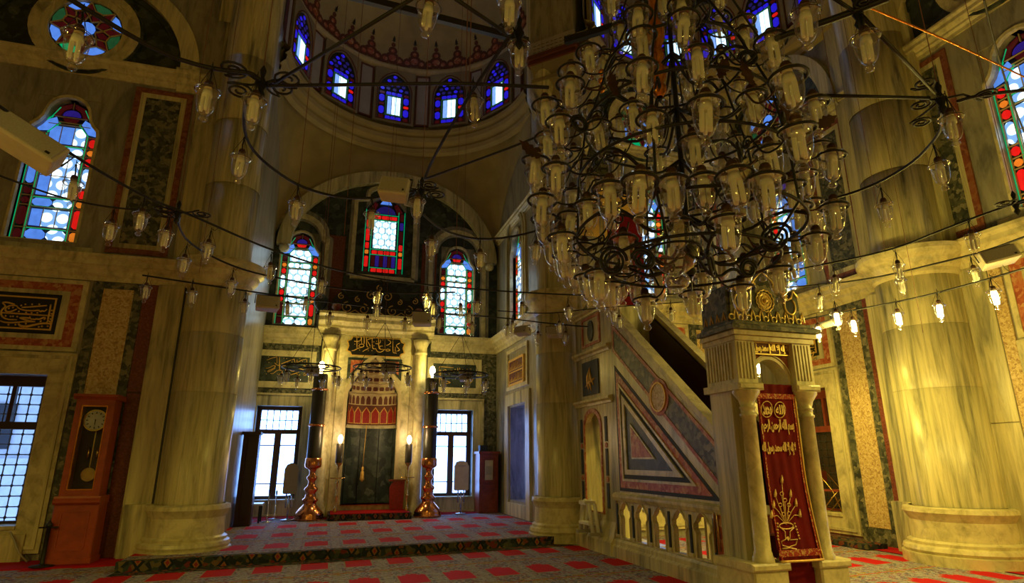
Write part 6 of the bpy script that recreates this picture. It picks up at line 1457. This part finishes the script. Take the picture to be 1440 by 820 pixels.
# each hanging lamp and loudspeaker is hooked to the nearest bar by a thin wire, or hangs from the vault
bpy.context.view_layer.update()
def near_bar(p):
    best = None
    for P in BARP:
        for i in range(len(P) - 1):
            a, b_ = Vector(P[i]), Vector(P[i + 1]); d = b_ - a; t = max(0, min(1, (p - a).dot(d) / max(1e-9, d.dot(d)))); q = a + d * t
            if best is None or (q - p).length < best[0]: best = ((q - p).length, q)
    return best
for o in list(COL.objects):
    if o.parent is None and o.name.split('.')[0] in ('hanging_lamp', 'loudspeaker') and 'hoop' not in o['label']:
        p = o.location.copy(); dist, q = near_bar(p)
        w_ = MB()
        if dist < 0.75:
            m_ = (p + q) / 2 + Vector((0, 0, -0.03)); w_.tube([tuple(p), tuple(m_), tuple(q)], 0.004, 4)
        else: w_.tube([tuple(p), (p.x, p.y, 9.6)], 0.0035, 4)
        me = w_.mesh('hook_wire'); me.materials.append(MT['iron' if dist < 0.75 else 'wire']); h_ = bpy.data.objects.new('hook_wire', me); COL.objects.link(h_); h_.parent = o; h_.matrix_parent_inverse = o.matrix_world.inverted()

# ================================================================== THE CHANDELIER
AX = atd(958, 230, 4.15)
ch = thing('chandelier', 'huge wrought iron chandelier crowded with clear glass lamp cups, filling the upper middle', 'chandelier', (AX.x, AX.y, AX.z))
def cp(b, n, m, par=None): return b.go(n, m, par or ch)
def axz(py): # height on the axis seen at picture row py
    r_ = _ray(958, py); t_ = math.hypot(AX.x, AX.y) / math.hypot(r_[0], r_[1]); return CH + r_[2] * t_
zt, zb_ = axz(0), axz(385)
cp(MB().lathe([(0.02, zb_ - 0.02), (0.04, zb_), (0.02, zb_ + .06), (0.05, zb_ + .14), (0.02, zb_ + .2), (0.014, zt + 0.9)], (AX.x, AX.y, 0), 12), 'stem', 'iron')
gy = atd(925, 100, 4.0)
cp(MB().lathe([(0.02, -0.20), (0.045, -0.17), (0.05, -0.13), (0.03, -0.10), (0.055, -0.05), (0.06, 0.0), (0.03, 0.05), (0.025, 0.07), (0.055, 0.11), (0.03, 0.17), (0.06, 0.24), (0.07, 0.33), (0.03, 0.42), (0.03, 0.8)], tuple(gy), 16), 'gilt_baluster', 'amber')
for k in range(3): cp(MB().ball((atd(846, 102 + k * 12, 4.6)), 0.028, 10), 'amber_bead', 'amber')
for (py, r) in ((20, 0.30), (95, 0.50), (175, 0.66), (250, 0.72), (330, 0.74), (372, 0.56)):
    z = axz(py); cp(MB().tube([(AX.x + r * math.cos(q), AX.y + r * math.sin(q), z) for q in [2 * PI * k / 40 for k in range(40)]], 0.011, 5, closed=True), 'tier_ring', 'iron')
    for k in range(6):
        q = R(60 * k + 15); cp(MB().tube(smooth([(AX.x, AX.y, z + .14), (AX.x + r * .4 * math.cos(q), AX.y + r * .4 * math.sin(q), z - 0.09), (AX.x + r * .8 * math.cos(q), AX.y + r * .8 * math.sin(q), z + .06), (AX.x + r * math.cos(q), AX.y + r * math.sin(q), z)], 2), 0.012, 5), 'spoke', 'iron')
# struts between tiers
for k in range(5):
    q = R(72 * k + 8); zz_ = [axz(p) for p in (20, 95, 175, 250, 330, 372)]; rr_ = (0.30, 0.50, 0.66, 0.72, 0.74, 0.56)
    cp(MB().tube([(AX.x + r * math.cos(q), AX.y + r * math.sin(q), z) for r, z in zip(rr_, zz_)], 0.009, 5), 'tier_strut', 'iron')
for k in range(4):
    q = R(90 * k + 40); cp(MB().tube([(AX.x + .6 * math.cos(q), AX.y + .6 * math.sin(q), axz(95)), (AX.x, AX.y, zt + 1.1)], 0.008, 5), 'stay_rod', 'iron')
cp(MB().tube([(AX.x, AX.y, zt + 0.8), (AX.x, AX.y, 15.4)], 0.02, 6), 'suspension_chain', 'iron')
CL = [(828, 73, 112, 29), (873, 41, 84, 28), (897, 20, 65, 34), (902, 50, 98, 34), (903, 95, 147, 38), (958, 6, 45, 32), (962, 28, 70, 38), (802, 118, 153, 32), (850, 78, 120, 24), (860, 92, 128, 24), (980, 76, 129, 38),
      (1044, 31, 67, 29), (1084, 58, 110, 37), (1050, 73, 105, 26), (1108, 108, 162, 42), (1037, 120, 155, 24), (1057, 137, 184, 36), (992, 146, 210, 42), (1144, 145, 187, 34), (975, 198, 245, 36), (1121, 182, 235, 43), (1082, 212, 252, 38), (1088, 183, 215, 26),
      (1034, 197, 232, 25), (1150, 207, 255, 30), (787, 171, 221, 34), (778, 148, 190, 27), (824, 167, 200, 25), (840, 178, 229, 32), (890, 153, 198, 33), (917, 167, 217, 37), (871, 172, 210, 24), (807, 214, 248, 24), (941, 184, 212, 24), (924, 214, 250, 28), (771, 215, 245, 24),
      (782, 236, 285, 34), (764, 272, 310, 24), (830, 251, 290, 28), (805, 270, 300, 25), (826, 287, 339, 33), (857, 265, 324, 40), (900, 254, 307, 43), (945, 256, 312, 41), (803, 303, 360, 31), (790, 325, 380, 27), (777, 341, 402, 28), (789, 360, 411, 25), (809, 376, 412, 25), (830, 388, 423, 25),
      (848, 400, 440, 24), (867, 398, 440, 24), (877, 337, 390, 34), (884, 370, 408, 27), (896, 399, 440, 24), (927, 398, 438, 25), (905, 305, 324, 25), (988, 252, 312, 38), (1032, 246, 305, 43), (1077, 252, 310, 43), (1112, 260, 315, 33), (1023, 308, 363, 40), (954, 313, 369, 34), (1122, 290, 337, 32),
      (1138, 285, 339, 29), (1148, 300, 364, 28), (980, 298, 325, 25), (1118, 340, 383, 30), (1083, 347, 397, 29), (1066, 357, 404, 28), (1046, 370, 415, 28), (1015, 362, 400, 27), (990, 388, 420, 25), (962, 393, 432, 24), (1100, 378, 405, 25), (866, 225, 260, 25), (1000, 205, 240, 25), (1060, 285, 320, 25), (860, 352, 390, 25), (1010, 28, 62, 25), (930, -8, 26, 30), (1010, -18, 20, 30), (860, -6, 30, 26), (945, 140, 170, 25), (965, 110, 140, 24), (1000, 120, 150, 25)]
lampdist = []
for (x, y, yb, wd) in CL:
    d = min(5.15, max(2.95, FPX * 0.158 / wd)); lampdist.append((x, y, d))
# further lamps on the far half of each tier
rng = random.Random(3)
allp = [atd(x, y, d) for x, y, d in lampdist]
extra = []
for (py, r, n_) in ((40, 0.55, 7), (95, 0.75, 9), (160, 0.95, 11), (225, 1.02, 11), (290, 0.98, 11), (345, 0.85, 9), (385, 0.6, 6)):
    z = axz(py)
    for k in range(n_):
        q = YW * -1 + PI / 2 + (k - (n_ - 1) / 2) / n_ * PI * 1.15
        p = Vector((AX.x + r * math.cos(q), AX.y + r * math.sin(q), z + rng.uniform(-.05, .05)))
        if all((p - o).length > 0.17 for o in allp + extra): extra.append(p)
ME['arm'] = None
for i, p in enumerate(allp + extra):
    dv = Vector((p.x - AX.x, p.y - AX.y, 0)); rad = max(0.05, dv.length); dn = dv.normalized() if dv.length > 1e-3 else Vector((1, 0, 0))
    g_ = link('glass_cup', ME['glass'], ch); g_.matrix_parent_inverse = Matrix.Identity(4); g_.location = p - AX
    tl = 0.12 * min(1, rad); tx = rng.uniform(-0.05, 0.05); g_.rotation_euler = (dn.y * -tl * 0.6 + tx, dn.x * tl * 0.6 + rng.uniform(-.05, .05), rng.uniform(0, 6)); s__ = 1.16 + rng.uniform(-0.04, 0.06); g_.scale = (s__,) * 3
    child(g_, 'bulb', ME['bulb']); child(g_, 'socket', ME['socket']); child(g_, 'bulb_collar', ME['collar']); child(g_, 'holder_ring', ME['ring'])
    # wrought arm: from the tier frame to the ring, with a curl
    rin = max(0.03, rad - 0.34); q0 = AX.xy.to_3d() * 0; base = Vector((AX.x, AX.y, 0)) + dn * rin + Vector((0, 0, p.z + 0.13)); end = p - dn * 0.082
    sd = Vector((-dn.y, dn.x, 0)) * rng.choice((-1, 1))
    P = smooth([tuple(base), tuple(base + dn * 0.08 + Vector((0, 0, -0.14))), tuple(end - dn * 0.06 + Vector((0, 0, -0.03))), tuple(end)], 2)
    b = MB().tube(P, 0.0065, 5)
    cc = base + Vector((0, 0, 0.0)); K = []
    for k in range(15):
        t_ = k / 14; rr = 0.045 * (1 - .7 * t_); w_ = 2 * PI * 1.3 * t_
        K.append(tuple(cc + dn * (rr * math.cos(w_) - 0.045) + Vector((0, 0, rr * math.sin(w_)))))
    if i % 4 == 0: b.tube(K, 0.007, 5)
    b.go('arm', 'iron' if i % 7 else 'rust', ch)
# big glass bowl under the frame
bc = atd(948, 340, 3.9)
cp(MB().lathe([(0.165, 0.05), (0.172, 0.04), (0.165, 0.02), (0.163, -0.05), (0.15, -0.12), (0.11, -0.18), (0.06, -0.215), (0.03, -0.225), (0.075, -0.24), (0.085, -0.28), (0.06, -0.315), (0.02, -0.33), (0.03, -0.345), (0.001, -0.36)], tuple(bc), 28), 'glass_bowl', 'glass')
cp(MB().tube([(bc.x + .17 * math.cos(q), bc.y + .17 * math.sin(q), bc.z - 0.06) for q in [2 * PI * k / 24 for k in range(24)]], 0.008, 5, closed=True), 'bowl_ring', 'iron')
# big scrolls of the lower frame
for (x, y, d, a_, r_) in ((862, 368, 3.5, 0, .11), (905, 365, 3.4, 2, .08), (1000, 372, 3.4, 4, .09), (1090, 335, 3.5, 5, .11), (1052, 378, 3.5, 0, .07), (1000, 66, 3.9, 1, .07), (1052, 82, 3.8, 2, .07), (815, 175, 3.7, 3, .07), (1040, 215, 3.6, 4, .07), (1102, 170, 3.4, 1, .07)):
    c = atd(x, y, d); q = R(60 * a_); u_ = Vector((math.cos(q), math.sin(q) * .5, 0.15)).normalized(); v_ = Vector((0, 0, 1))
    K = [tuple(c + (u_ * math.cos(3 * PI * t / 24) + v_ * math.sin(3 * PI * t / 24)) * (r_ * 0.85 * (1 - .0175 * t))) for t in range(34)]
    cp(MB().tube(K, [0.0105 - 0.0001 * t for t in range(34)], 6), 'iron_scroll', 'iron')
# acanthus leaves
for (x, y, d, rot) in ((868, 135, 3.8, 0.3), (1012, 110, 3.7, -0.4), (1060, 120, 3.6, 0.5), (1108, 170, 3.5, 0.1), (760, 222, 3.9, 1.0), (1150, 178, 3.7, -1.0), (930, 196, 3.7, 0)):
    c = atd(x, y, d); V = []; side = [(0.0, 0), (0.025, .02), (0.018, .035), (0.038, .05), (0.026, .07), (0.044, .09), (0.028, .11), (0.034, .13), (0.012, .15), (0, .18)]
    cr_, sr_ = math.cos(rot), math.sin(rot); Q = side + [(-a, b) for a, b in reversed(side[1:-1])]
    for a, b in Q: V.append(tuple(c + Vector(((a * cr_ - b * sr_), -0.35 * b * b * 8 * .2, a * sr_ + b * cr_))))
    V2 = [(p[0], p[1] + 0.006, p[2]) for p in V]; n_ = len(V)
    cp(MB().add(V + V2, [tuple(range(n_)), tuple(range(2 * n_ - 1, n_ - 1, -1))] + [(i, (i + 1) % n_, n_ + (i + 1) % n_, n_ + i) for i in range(n_)]), 'acanthus_leaf', 'rust')

# ================================================================== FURNITURE AND SMALL THINGS
# grandfather clock
ck = thing('longcase_clock', 'tall orange-brown longcase clock standing before the porphyry strip left of the pier', 'clock', (-3.42, 10.95, 0.02))
def kp(b, n, m, par=None): return b.go(n, m, par or ck)
K = Fr((0, 10.80, 0), (1, 0, 0), (0, -1, 0)); xa, xb = -3.72, -3.16
kp(MB(K).bbox(xa - .01, xb + .01, 0.02, 0.86, -0.38, 0.0, 0.015), 'base_cabinet', 'clockwood')
kp(MB(K).bbox(xa - .03, xb + .03, 0.02, 0.10, -0.38, 0.03, 0.01), 'foot_moulding', 'clockwood')
kp(MB(K).ringp(chamf(xa + .09, xb - .09, 0.20, 0.76, 0.04), chamf(xa + .115, xb - .115, 0.225, 0.735, 0.03), 0, 0.012), 'panel_moulding', 'clockwood')
kp(MB(K).mould(xa - .02, xb + .02, [(-0.38, 0), (0.02, 0), (0.05, 0.03), (0.05, 0.06), (0.03, 0.09), (0.02, .12), (-0.38, 0.12)], 0.84), 'waist_moulding', 'clockwood')
kp(MB(K).ringp([(xa + .02, .95), (xb - .02, .95), (xb - .02, 2.38), (xa + .02, 2.38)], [(xa + .11, 1.05), (xb - .11, 1.05), (xb - .11, 2.28), (xa + .11, 2.28)], -0.05, -0.01), 'glazed_door', 'clockwood')
kp(MB(K).ringp([(xa + .105, 1.04), (xb - .105, 1.04), (xb - .105, 2.29), (xa + .105, 2.29)], [(xa + .12, 1.06), (xb - .12, 1.06), (xb - .12, 2.27), (xa + .12, 2.27)], -0.03, 0.0), 'door_bead', 'amber')
kp(MB(K).box(xa + .02, xa + .06, .95, 2.38, -0.34, -0.05).box(xb - .06, xb - .02, .95, 2.38, -0.34, -0.05), 'case', 'clockwood')
kp(MB(K).box(xa + .02, xb - .02, .95, 2.38, -0.36, -0.33), 'case_back', 'darkwood')
kp(MB(K).box(xa + .11, xb - .11, 1.05, 2.28, -0.038, -0.034), 'door_glass', 'pane')
kp(MB(K).mould(xa - .02, xb + .02, [(-0.38, 0), (0.0, 0), (0.02, 0.03), (0.04, 0.04), (0.04, 0.08), (-0.38, 0.08)], 2.38), 'cornice', 'clockwood')
dl = kp(MB(K).prism([(-3.44 + .145 * math.cos(2 * PI * k / 32), 2.07 + .145 * math.sin(2 * PI * k / 32)) for k in range(32)], -0.16, -0.13), 'dial', 'white')
cdc = (-3.44, 2.07)
MB(K).ringp([(cdc[0] + .165 * math.cos(2 * PI * k / 32), cdc[1] + .165 * math.sin(2 * PI * k / 32)) for k in range(32)], [(cdc[0] + .143 * math.cos(2 * PI * k / 32), cdc[1] + .143 * math.sin(2 * PI * k / 32)) for k in range(32)], -0.16, -0.11).go('bezel', 'brass', dl)
nm_ = MB(K)
for k in range(12):
    q = PI / 2 - k * PI / 6; d_ = Vector((math.cos(q), math.sin(q))); n_ = Vector((-d_.y, d_.x)) * 0.007; c_ = Vector(cdc)
    nm_.prism([tuple(c_ + d_ * .10 + n_), tuple(c_ + d_ * .128 + n_), tuple(c_ + d_ * .128 - n_), tuple(c_ + d_ * .10 - n_)], -0.13, -0.126)
nm_.go('numeral_marks', 'black', dl)
hn = MB(K)
for q, L_, w_ in ((R(-88), 0.075, 0.008), (R(-94), 0.11, 0.005)):
    d_ = Vector((math.cos(q), math.sin(q))); n_ = Vector((-d_.y, d_.x)) * w_; c_ = Vector(cdc); hn.prism([tuple(c_ - d_ * .015 + n_), tuple(c_ + d_ * L_), tuple(c_ - d_ * .015 - n_)], -0.126, -0.120)
hn.go('clock_hands', 'black', dl)
kp(MB(K).box(-3.447, -3.433, 1.32, 1.92, -0.25, -0.24), 'pendulum_rod', 'brass')
kp(MB(K).prism([(-3.44 + .10 * math.cos(2 * PI * k / 24), 1.26 + .10 * math.sin(2 * PI * k / 24)) for k in range(24)], -0.26, -0.235), 'pendulum_bob', 'brass')
for u in (-3.50, -3.38): kp(MB(K).tube([(u, 1.5, -.28), (u, 1.66, -.28)], 0.022, 8), 'clock_weight', 'brass')
# stanchion and cable left of the clock
sn = thing('stanchion', 'dark metal post with a round foot beside the longcase clock', 'post', (-3.86, 10.45, 0.02))
cs = atz(58, 797, 0.02)
MB().lathe([(0.001, 0), (0.15, 0), (0.15, 0.015), (0.04, 0.03), (0.028, 0.05), (0.028, 0.52), (0.04, 0.53), (0.04, 0.56), (0.015, 0.60), (0.001, 0.62)], tuple(cs), 16).go('post', 'iron', sn)
MB().tube([(cs.x - .12, cs.y, .54), (cs.x + .12, cs.y, .54)], 0.012, 6).go('cross_arm', 'iron', sn)
MB().tube(smooth([tuple(aty(14, 748, 11.25)), tuple(aty(20, 760, 11.2)), tuple(aty(26, 778, 11.1)), tuple(atz(38, 790, 0.03))], 2), 0.014, 6).go('power_cable', 'grille', None, label='grey cable hanging from the left window sill to the carpet', cat='cable')
# tall candles on copper stands
def tall_candle(px, py, label, px_top):
    c = aty(px, py, 15.45); c = Vector((c.x, c.y, PZ))
    t = thing('tall_candle', label, 'candle stand', c, 'tall dark candles beside the prayer niche')
    MB().lathe([(0.001, 0), (0.33, 0.0), (0.345, 0.05), (0.32, 0.08), (0.33, 0.11), (0.30, 0.18), (0.22, 0.27), (0.15, 0.34), (0.14, 0.39), (0.18, 0.42), (0.18, 0.46), (0.13, 0.50), (0.11, 0.60), (0.155, 0.66), (0.155, 0.70), (0.09, 0.76), (0.075, 0.86), (0.12, 0.92), (0.12, 0.96), (0.075, 1.0), (0.07, 1.08), (0.10, 1.13)], tuple(c), 32).go('turned_base', 'copper', t)
    MB().lathe([(0.10, 1.13), (0.185, 1.18), (0.195, 1.22), (0.19, 1.38), (0.175, 1.39)], tuple(c), 28).go('socket_cup', 'copper', t)
    MB().lathe([(0.168, 1.3), (0.168, 3.36), (0.155, 3.39), (0.001, 3.39)], tuple(c), 28).go('candle_shaft', 'blackish', t)
    for z in (2.12, 2.98): 
        MB().lathe([(0.17, z), (0.188, z + .01), (0.188, z + .05), (0.17, z + .06)], tuple(c), 28).go('copper_band', 'copper', t)
        for k in range(8): MB().ball((c.x + .195 * math.cos(k * PI / 4 + .3), c.y + .195 * math.sin(k * PI / 4 + .3), c.z + z + .03), 0.018, 6).go('band_stud', 'copper', t)
    MB().lathe([(0.001, 3.39), (0.03, 3.40), (0.03, 3.46), (0.07, 3.53), (0.075, 3.60), (0.05, 3.68), (0.001, 3.71)], tuple(c), 12).go('bulb', 'lit', t)
    point('candle_light', (c.x + 0.02, c.y - 0.12, c.z + 3.80), 30, r=0.05)
tall_candle(434, 728, 'tall dark candle on a turned copper base, left of the prayer niche', 450)
tall_candle(601, 722, 'tall dark candle on a turned copper base, right of the prayer niche', 606)
def small_candle(px, py, label):
    c = aty(px, py, 15.3); c.z = PZ
    t = thing('candlestick', label, 'candlestick', c, 'slim brass candlesticks beside the prayer niche')
    MB().lathe([(0.001, 0), (0.09, 0), (0.09, 0.03), (0.03, 0.10), (0.04, 0.13), (0.03, 0.16), (0.055, 0.22), (0.02, 0.28), (0.016, 0.48), (0.04, 0.52), (0.016, 0.56), (0.014, 0.80), (0.04, 0.84), (0.012, 0.88), (0.012, 1.10), (0.03, 1.14), (0.02, 1.18), (0.08, 1.26), (0.08, 1.30)], tuple(c), 16).go('turned_stem', 'brass', t)
    MB().tube([(c.x - .17, c.y, c.z + .93), (c.x + .17, c.y, c.z + .93)], 0.012, 6).go('cross_arm', 'brass', t)
    MB().lathe([(0.085, 1.28), (0.085, 1.72), (0.001, 1.73)], tuple(c), 16).go('candle_sleeve', 'blackish', t)
    MB().lathe([(0.001, 1.72), (0.03, 1.74), (0.055, 1.80), (0.055, 1.86), (0.03, 1.92), (0.001, 1.93)], tuple(c), 12).go('bulb', 'lit', t)
    point('candle_light', (c.x, c.y - 0.10, c.z + 2.02), 20, (1.0, 0.62, 0.30), 0.05)
small_candle(471, 722, 'slim brass candlestick with a lit bulb, left of the green niche')
small_candle(571, 719, 'slim brass candlestick with a lit bulb, right of the green niche')
# niche mat and small red stool
mt = MB().box(0.2, 2.1, 15.0, 15.98, PZ + .01, PZ + .14).go('niche_dais', 'border', None, label='low carpeted dais before the green niche', cat='dais')
MB().box(0.25, 2.05, 15.02, 15.95, PZ + .14, PZ + .155).go('dais_carpet', 'redpile', mt)
rs = thing('red_lectern', 'small red wooden reading stand right of the green niche', 'lectern', (1.80, 15.85, PZ + .15))
MB(FY(15.75)).prism([(1.66, 0.28), (1.98, 0.28), (2.0, 0.95), (1.72, 0.95), (1.64, 0.80)], -0.16, 0.0).go('body', 'redtile', rs)
MB(FY(15.75)).box(1.62, 2.02, 0.95, 0.99, -0.2, 0.03).go('top_board', 'redwood', rs)
# panel heaters on slim stands
def panel_stand(x0_, y0_, x1_, y1_, base, Y, label, m):
    a_ = aty(x0_, y1_, Y); b_ = aty(x1_, y0_, Y); cx_ = (a_.x + b_.x) / 2; w_ = (b_.x - a_.x) / 2
    t = thing('standing_panel', label, 'panel heater', (cx_, Y, PZ))
    z0, z1 = a_.z, b_.z
    MB(FY(Y)).prism([(cx_ - w_ + .03, z0), (cx_ + w_ - .03, z0), (cx_ + w_, z0 + .03), (cx_ + w_, z1 - .14), (cx_ + w_ - .05, z1 - .04), (cx_ + w_ - .14, z1), (cx_ - w_ + .14, z1), (cx_ - w_ + .05, z1 - .04), (cx_ - w_, z1 - .14), (cx_ - w_, z0 + .03)], -0.05, 0.05).go('rounded_panel', m, t)
    MB(FY(Y)).box(cx_ - w_ * .5, cx_ + w_ * .5, z1 - .14, z1 - .12, 0.05, 0.056).go('grip_slot', 'grille', t)
    for s_ in (-.4, .4): MB(FY(Y)).tube([(cx_ + s_ * w_, z0, 0), (cx_ + s_ * w_, PZ + .28, 0)], 0.018, 6).go('stand_leg', 'chrome', t)
    MB(FY(Y)).tube([(cx_, z0 - .02, 0), (cx_, PZ + .02, 0)], 0.02, 6).go('stand_leg', 'chrome', t); MB().lathe([(0.001, 0), (0.15, 0), (0.14, .02), (0.03, .035)], (cx_, Y, PZ + .01), 16).go('round_foot', 'chrome', t)
panel_stand(397, 651, 421, 695, 0, 15.4, 'grey rounded panel on a slim stand before the left apse window', 'grille')
panel_stand(638, 648, 659, 690, 0, 15.9, 'cream rounded panel on chrome legs before the right apse window', 'ceramic')
# low blue-grey table left, chrome stands
c0, c1 = aty(338, 712, 15.0), aty(366, 708, 15.0)
tt = thing('side_table', 'low pale table before the left apse window', 'table', (c0.x + .3, c0.y, PZ))
MB().box(c0.x, c1.x + .05, c0.y - .05, c0.y + 0.45, 0.49, 0.53).go('tabletop', 'white', tt)
for x in (c0.x + .05, c1.x - .0): 
    for y in (c0.y, c0.y + .4): MB().box(x - .02, x + .02, y - .02, y + .02, PZ, 0.49).go('leg', 'iron', tt)
for i, (px, pyb, h_) in enumerate(((375, 731, 0.62), (387, 715, 0.55))):
    c = aty(px, pyb, 15.2 + .6 * i); c.z = PZ; st_ = thing('chrome_stand', 'thin chrome microphone stand, %s, before the left apse window' % ('front one' if i == 0 else 'rear one'), 'stand', c)
    MB().lathe([(0.001, 0), (0.13, 0), (0.12, .02), (0.018, .03), (0.012, .04), (0.012, h_), (0.001, h_)], tuple(c), 12).go('pole', 'chrome', st_)
    MB().lathe([(0.001, 0), (0.018, 0), (0.022, .07), (0.015, .1), (0.001, .1)], (c.x, c.y, c.z + h_), 8).go('microphone', 'black', st_)
# book cupboards
def cupboard(u0, u1, z1, Y0, Y1, label, m, doors=True):
    t = thing('cupboard', label, 'cupboard', ((u0 + u1) / 2, (Y0 + Y1) / 2, PZ))
    F_ = FY(Y0)
    MB(F_).box(u0, u1, PZ, z1, -(Y1 - Y0), -0.02).go('carcass', m, t); MB(F_).box(u0 - .03, u1 + .03, z1, z1 + .06, -(Y1 - Y0), 0.03).go('top', m, t)
    h_ = (z1 - PZ) / 2
    for k in range(2):
        MB(F_).ringp([(u0 + .02, PZ + .03 + k * h_), (u1 - .02, PZ + .03 + k * h_), (u1 - .02, PZ - .03 + (k + 1) * h_), (u0 + .02, PZ - .03 + (k + 1) * h_)], [(u0 + .09, PZ + .10 + k * h_), (u1 - .09, PZ + .10 + k * h_), (u1 - .09, PZ - .10 + (k + 1) * h_), (u0 + .09, PZ - .10 + (k + 1) * h_)], -0.02, 0.012).go('door', m, t)
    return t
cupboard(3.98, 4.50, 1.62, 15.95, 16.50, 'red-brown cupboard in the apse corner beside the right window', 'redwood')
l_ = MB(FY(15.94)).box(4.12, 4.34, 0.95, 1.45, 0, 0.006).go('notice_paper', 'speaker', None, label='pale notice sheet taped on the red-brown cupboard', cat='notice'); MB(FY(15.93)).box(4.15, 4.31, 1.08, 1.3, 0, 0.004).go('printed_block', 'grille', l_)
cupboard(-1.70, -1.38, 2.0, 14.4, 14.85, 'dark wooden cupboard partly hidden behind the left pier', 'darkwood')
bx_ = MB(FY(16.1)).box(4.02, 4.24, 1.68, 1.84, -0.2, 0).go('violet_box', 'G_pur' if False else 'blueinlay', None, label='small dark blue box on top of the red-brown cupboard', cat='box')
# white step stool in the pulpit passage
c = atx(840, 757, XS - 0.02); sw = thing('step_stool', 'white plastic step stool leaning in the pulpit passage', 'stool', (XS - .1, 9.95, 0.1))
for sx in (0.0, 0.26):
    MB(FX(XS - 0.12 - sx * .4)).tube([(9.72, 0.30, 0), (9.84, 0.74, 0), (10.0, 0.80, 0), (10.12, 0.74, 0), (10.22, 0.30, 0)], 0.035, 8).go('side_frame', 'white', sw)
MB(FX(XS - 0.22)).box(9.84, 10.10, 0.74, 0.80, -0.12, 0.08).go('top_step', 'white', sw)
MB(FX(XS - 0.22)).box(9.76, 10.18, 0.42, 0.46, -0.10, 0.06).go('lower_step', 'white', sw)
for y in (9.72, 10.22): MB(FX(XS - 0.2)).box(y - .04, y + .04, 0.26, 0.31, -0.15, 0.1).go('foot', 'grille', sw)
# stack of folded rods at the pulpit corner
MB(FX(XS - 0.03)).tube([(6.62, 0.42, 0), (6.60, 0.86, 0), (6.54, 0.88, 0), (6.53, 0.44, 0)], 0.012, 6).go('door_handle', 'brass', ml)
# lamp stand in the side window recess
c = Vector((4.80, 14.0, 0.52)); ls = thing('desk_fan', 'small black fan on a stem in the side window recess of the apse', 'fan', c)
MB().lathe([(0.001, 0), (0.10, 0), (0.09, .02), (0.012, .04), (0.012, .42), (0.001, .42)], tuple(c), 12).go('stem', 'iron', ls)
MB(Fr((c.x, c.y, 0), (0.7, -0.7, 0), (-0.7, -0.7, 0))).tube([(0.10 * math.cos(q), c.z + .50 + .10 * math.sin(q), 0) for q in [2 * PI * k / 16 for k in range(16)]], 0.010, 5, closed=True).ball((0, c.z + .5, 0), .03, 8).go('fan_head', 'iron', ls)
# chair in the right window
cc_ = Vector((9.72, 9.88, 0)); chh = thing('folding_chair', 'metal folding chair with a dark red seat beside the red-framed window', 'chair', (9.72, 9.96, 0.48))
F_ = Fr((9.72, 9.96, 0.48), (0.90, 0.30, 0), (0.34, -0.80, 0), (0, 0, 0.92))
MB(F_).box(-0.20, 0.20, 0.43, 0.47, -0.20, 0.20).go('seat', 'redwood', chh)
MB(F_).tube([(-0.2, 0.0, 0.22), (-0.19, 0.45, 0.05), (-0.18, 0.80, -0.22), (-0.10, 0.88, -0.24), (0.10, 0.88, -0.24), (0.18, 0.80, -0.22), (0.19, 0.45, 0.05), (0.2, 0.0, 0.22)], 0.013, 6).go('back_frame', 'brass', chh)
MB(F_).box(-0.15, 0.15, 0.62, 0.84, -0.235, -0.215).go('backrest', 'redwood', chh)
for s_ in (-.19, .19): MB(F_).tube([(s_, 0.44, 0.16), (s_, 0.0, -0.26)], 0.012, 6).go('leg', 'brass', chh)
MB(F_).tube([(-.19, 0.12, -.16), (.19, 0.12, -.16)], 0.01, 5).go('stretcher', 'brass', chh)
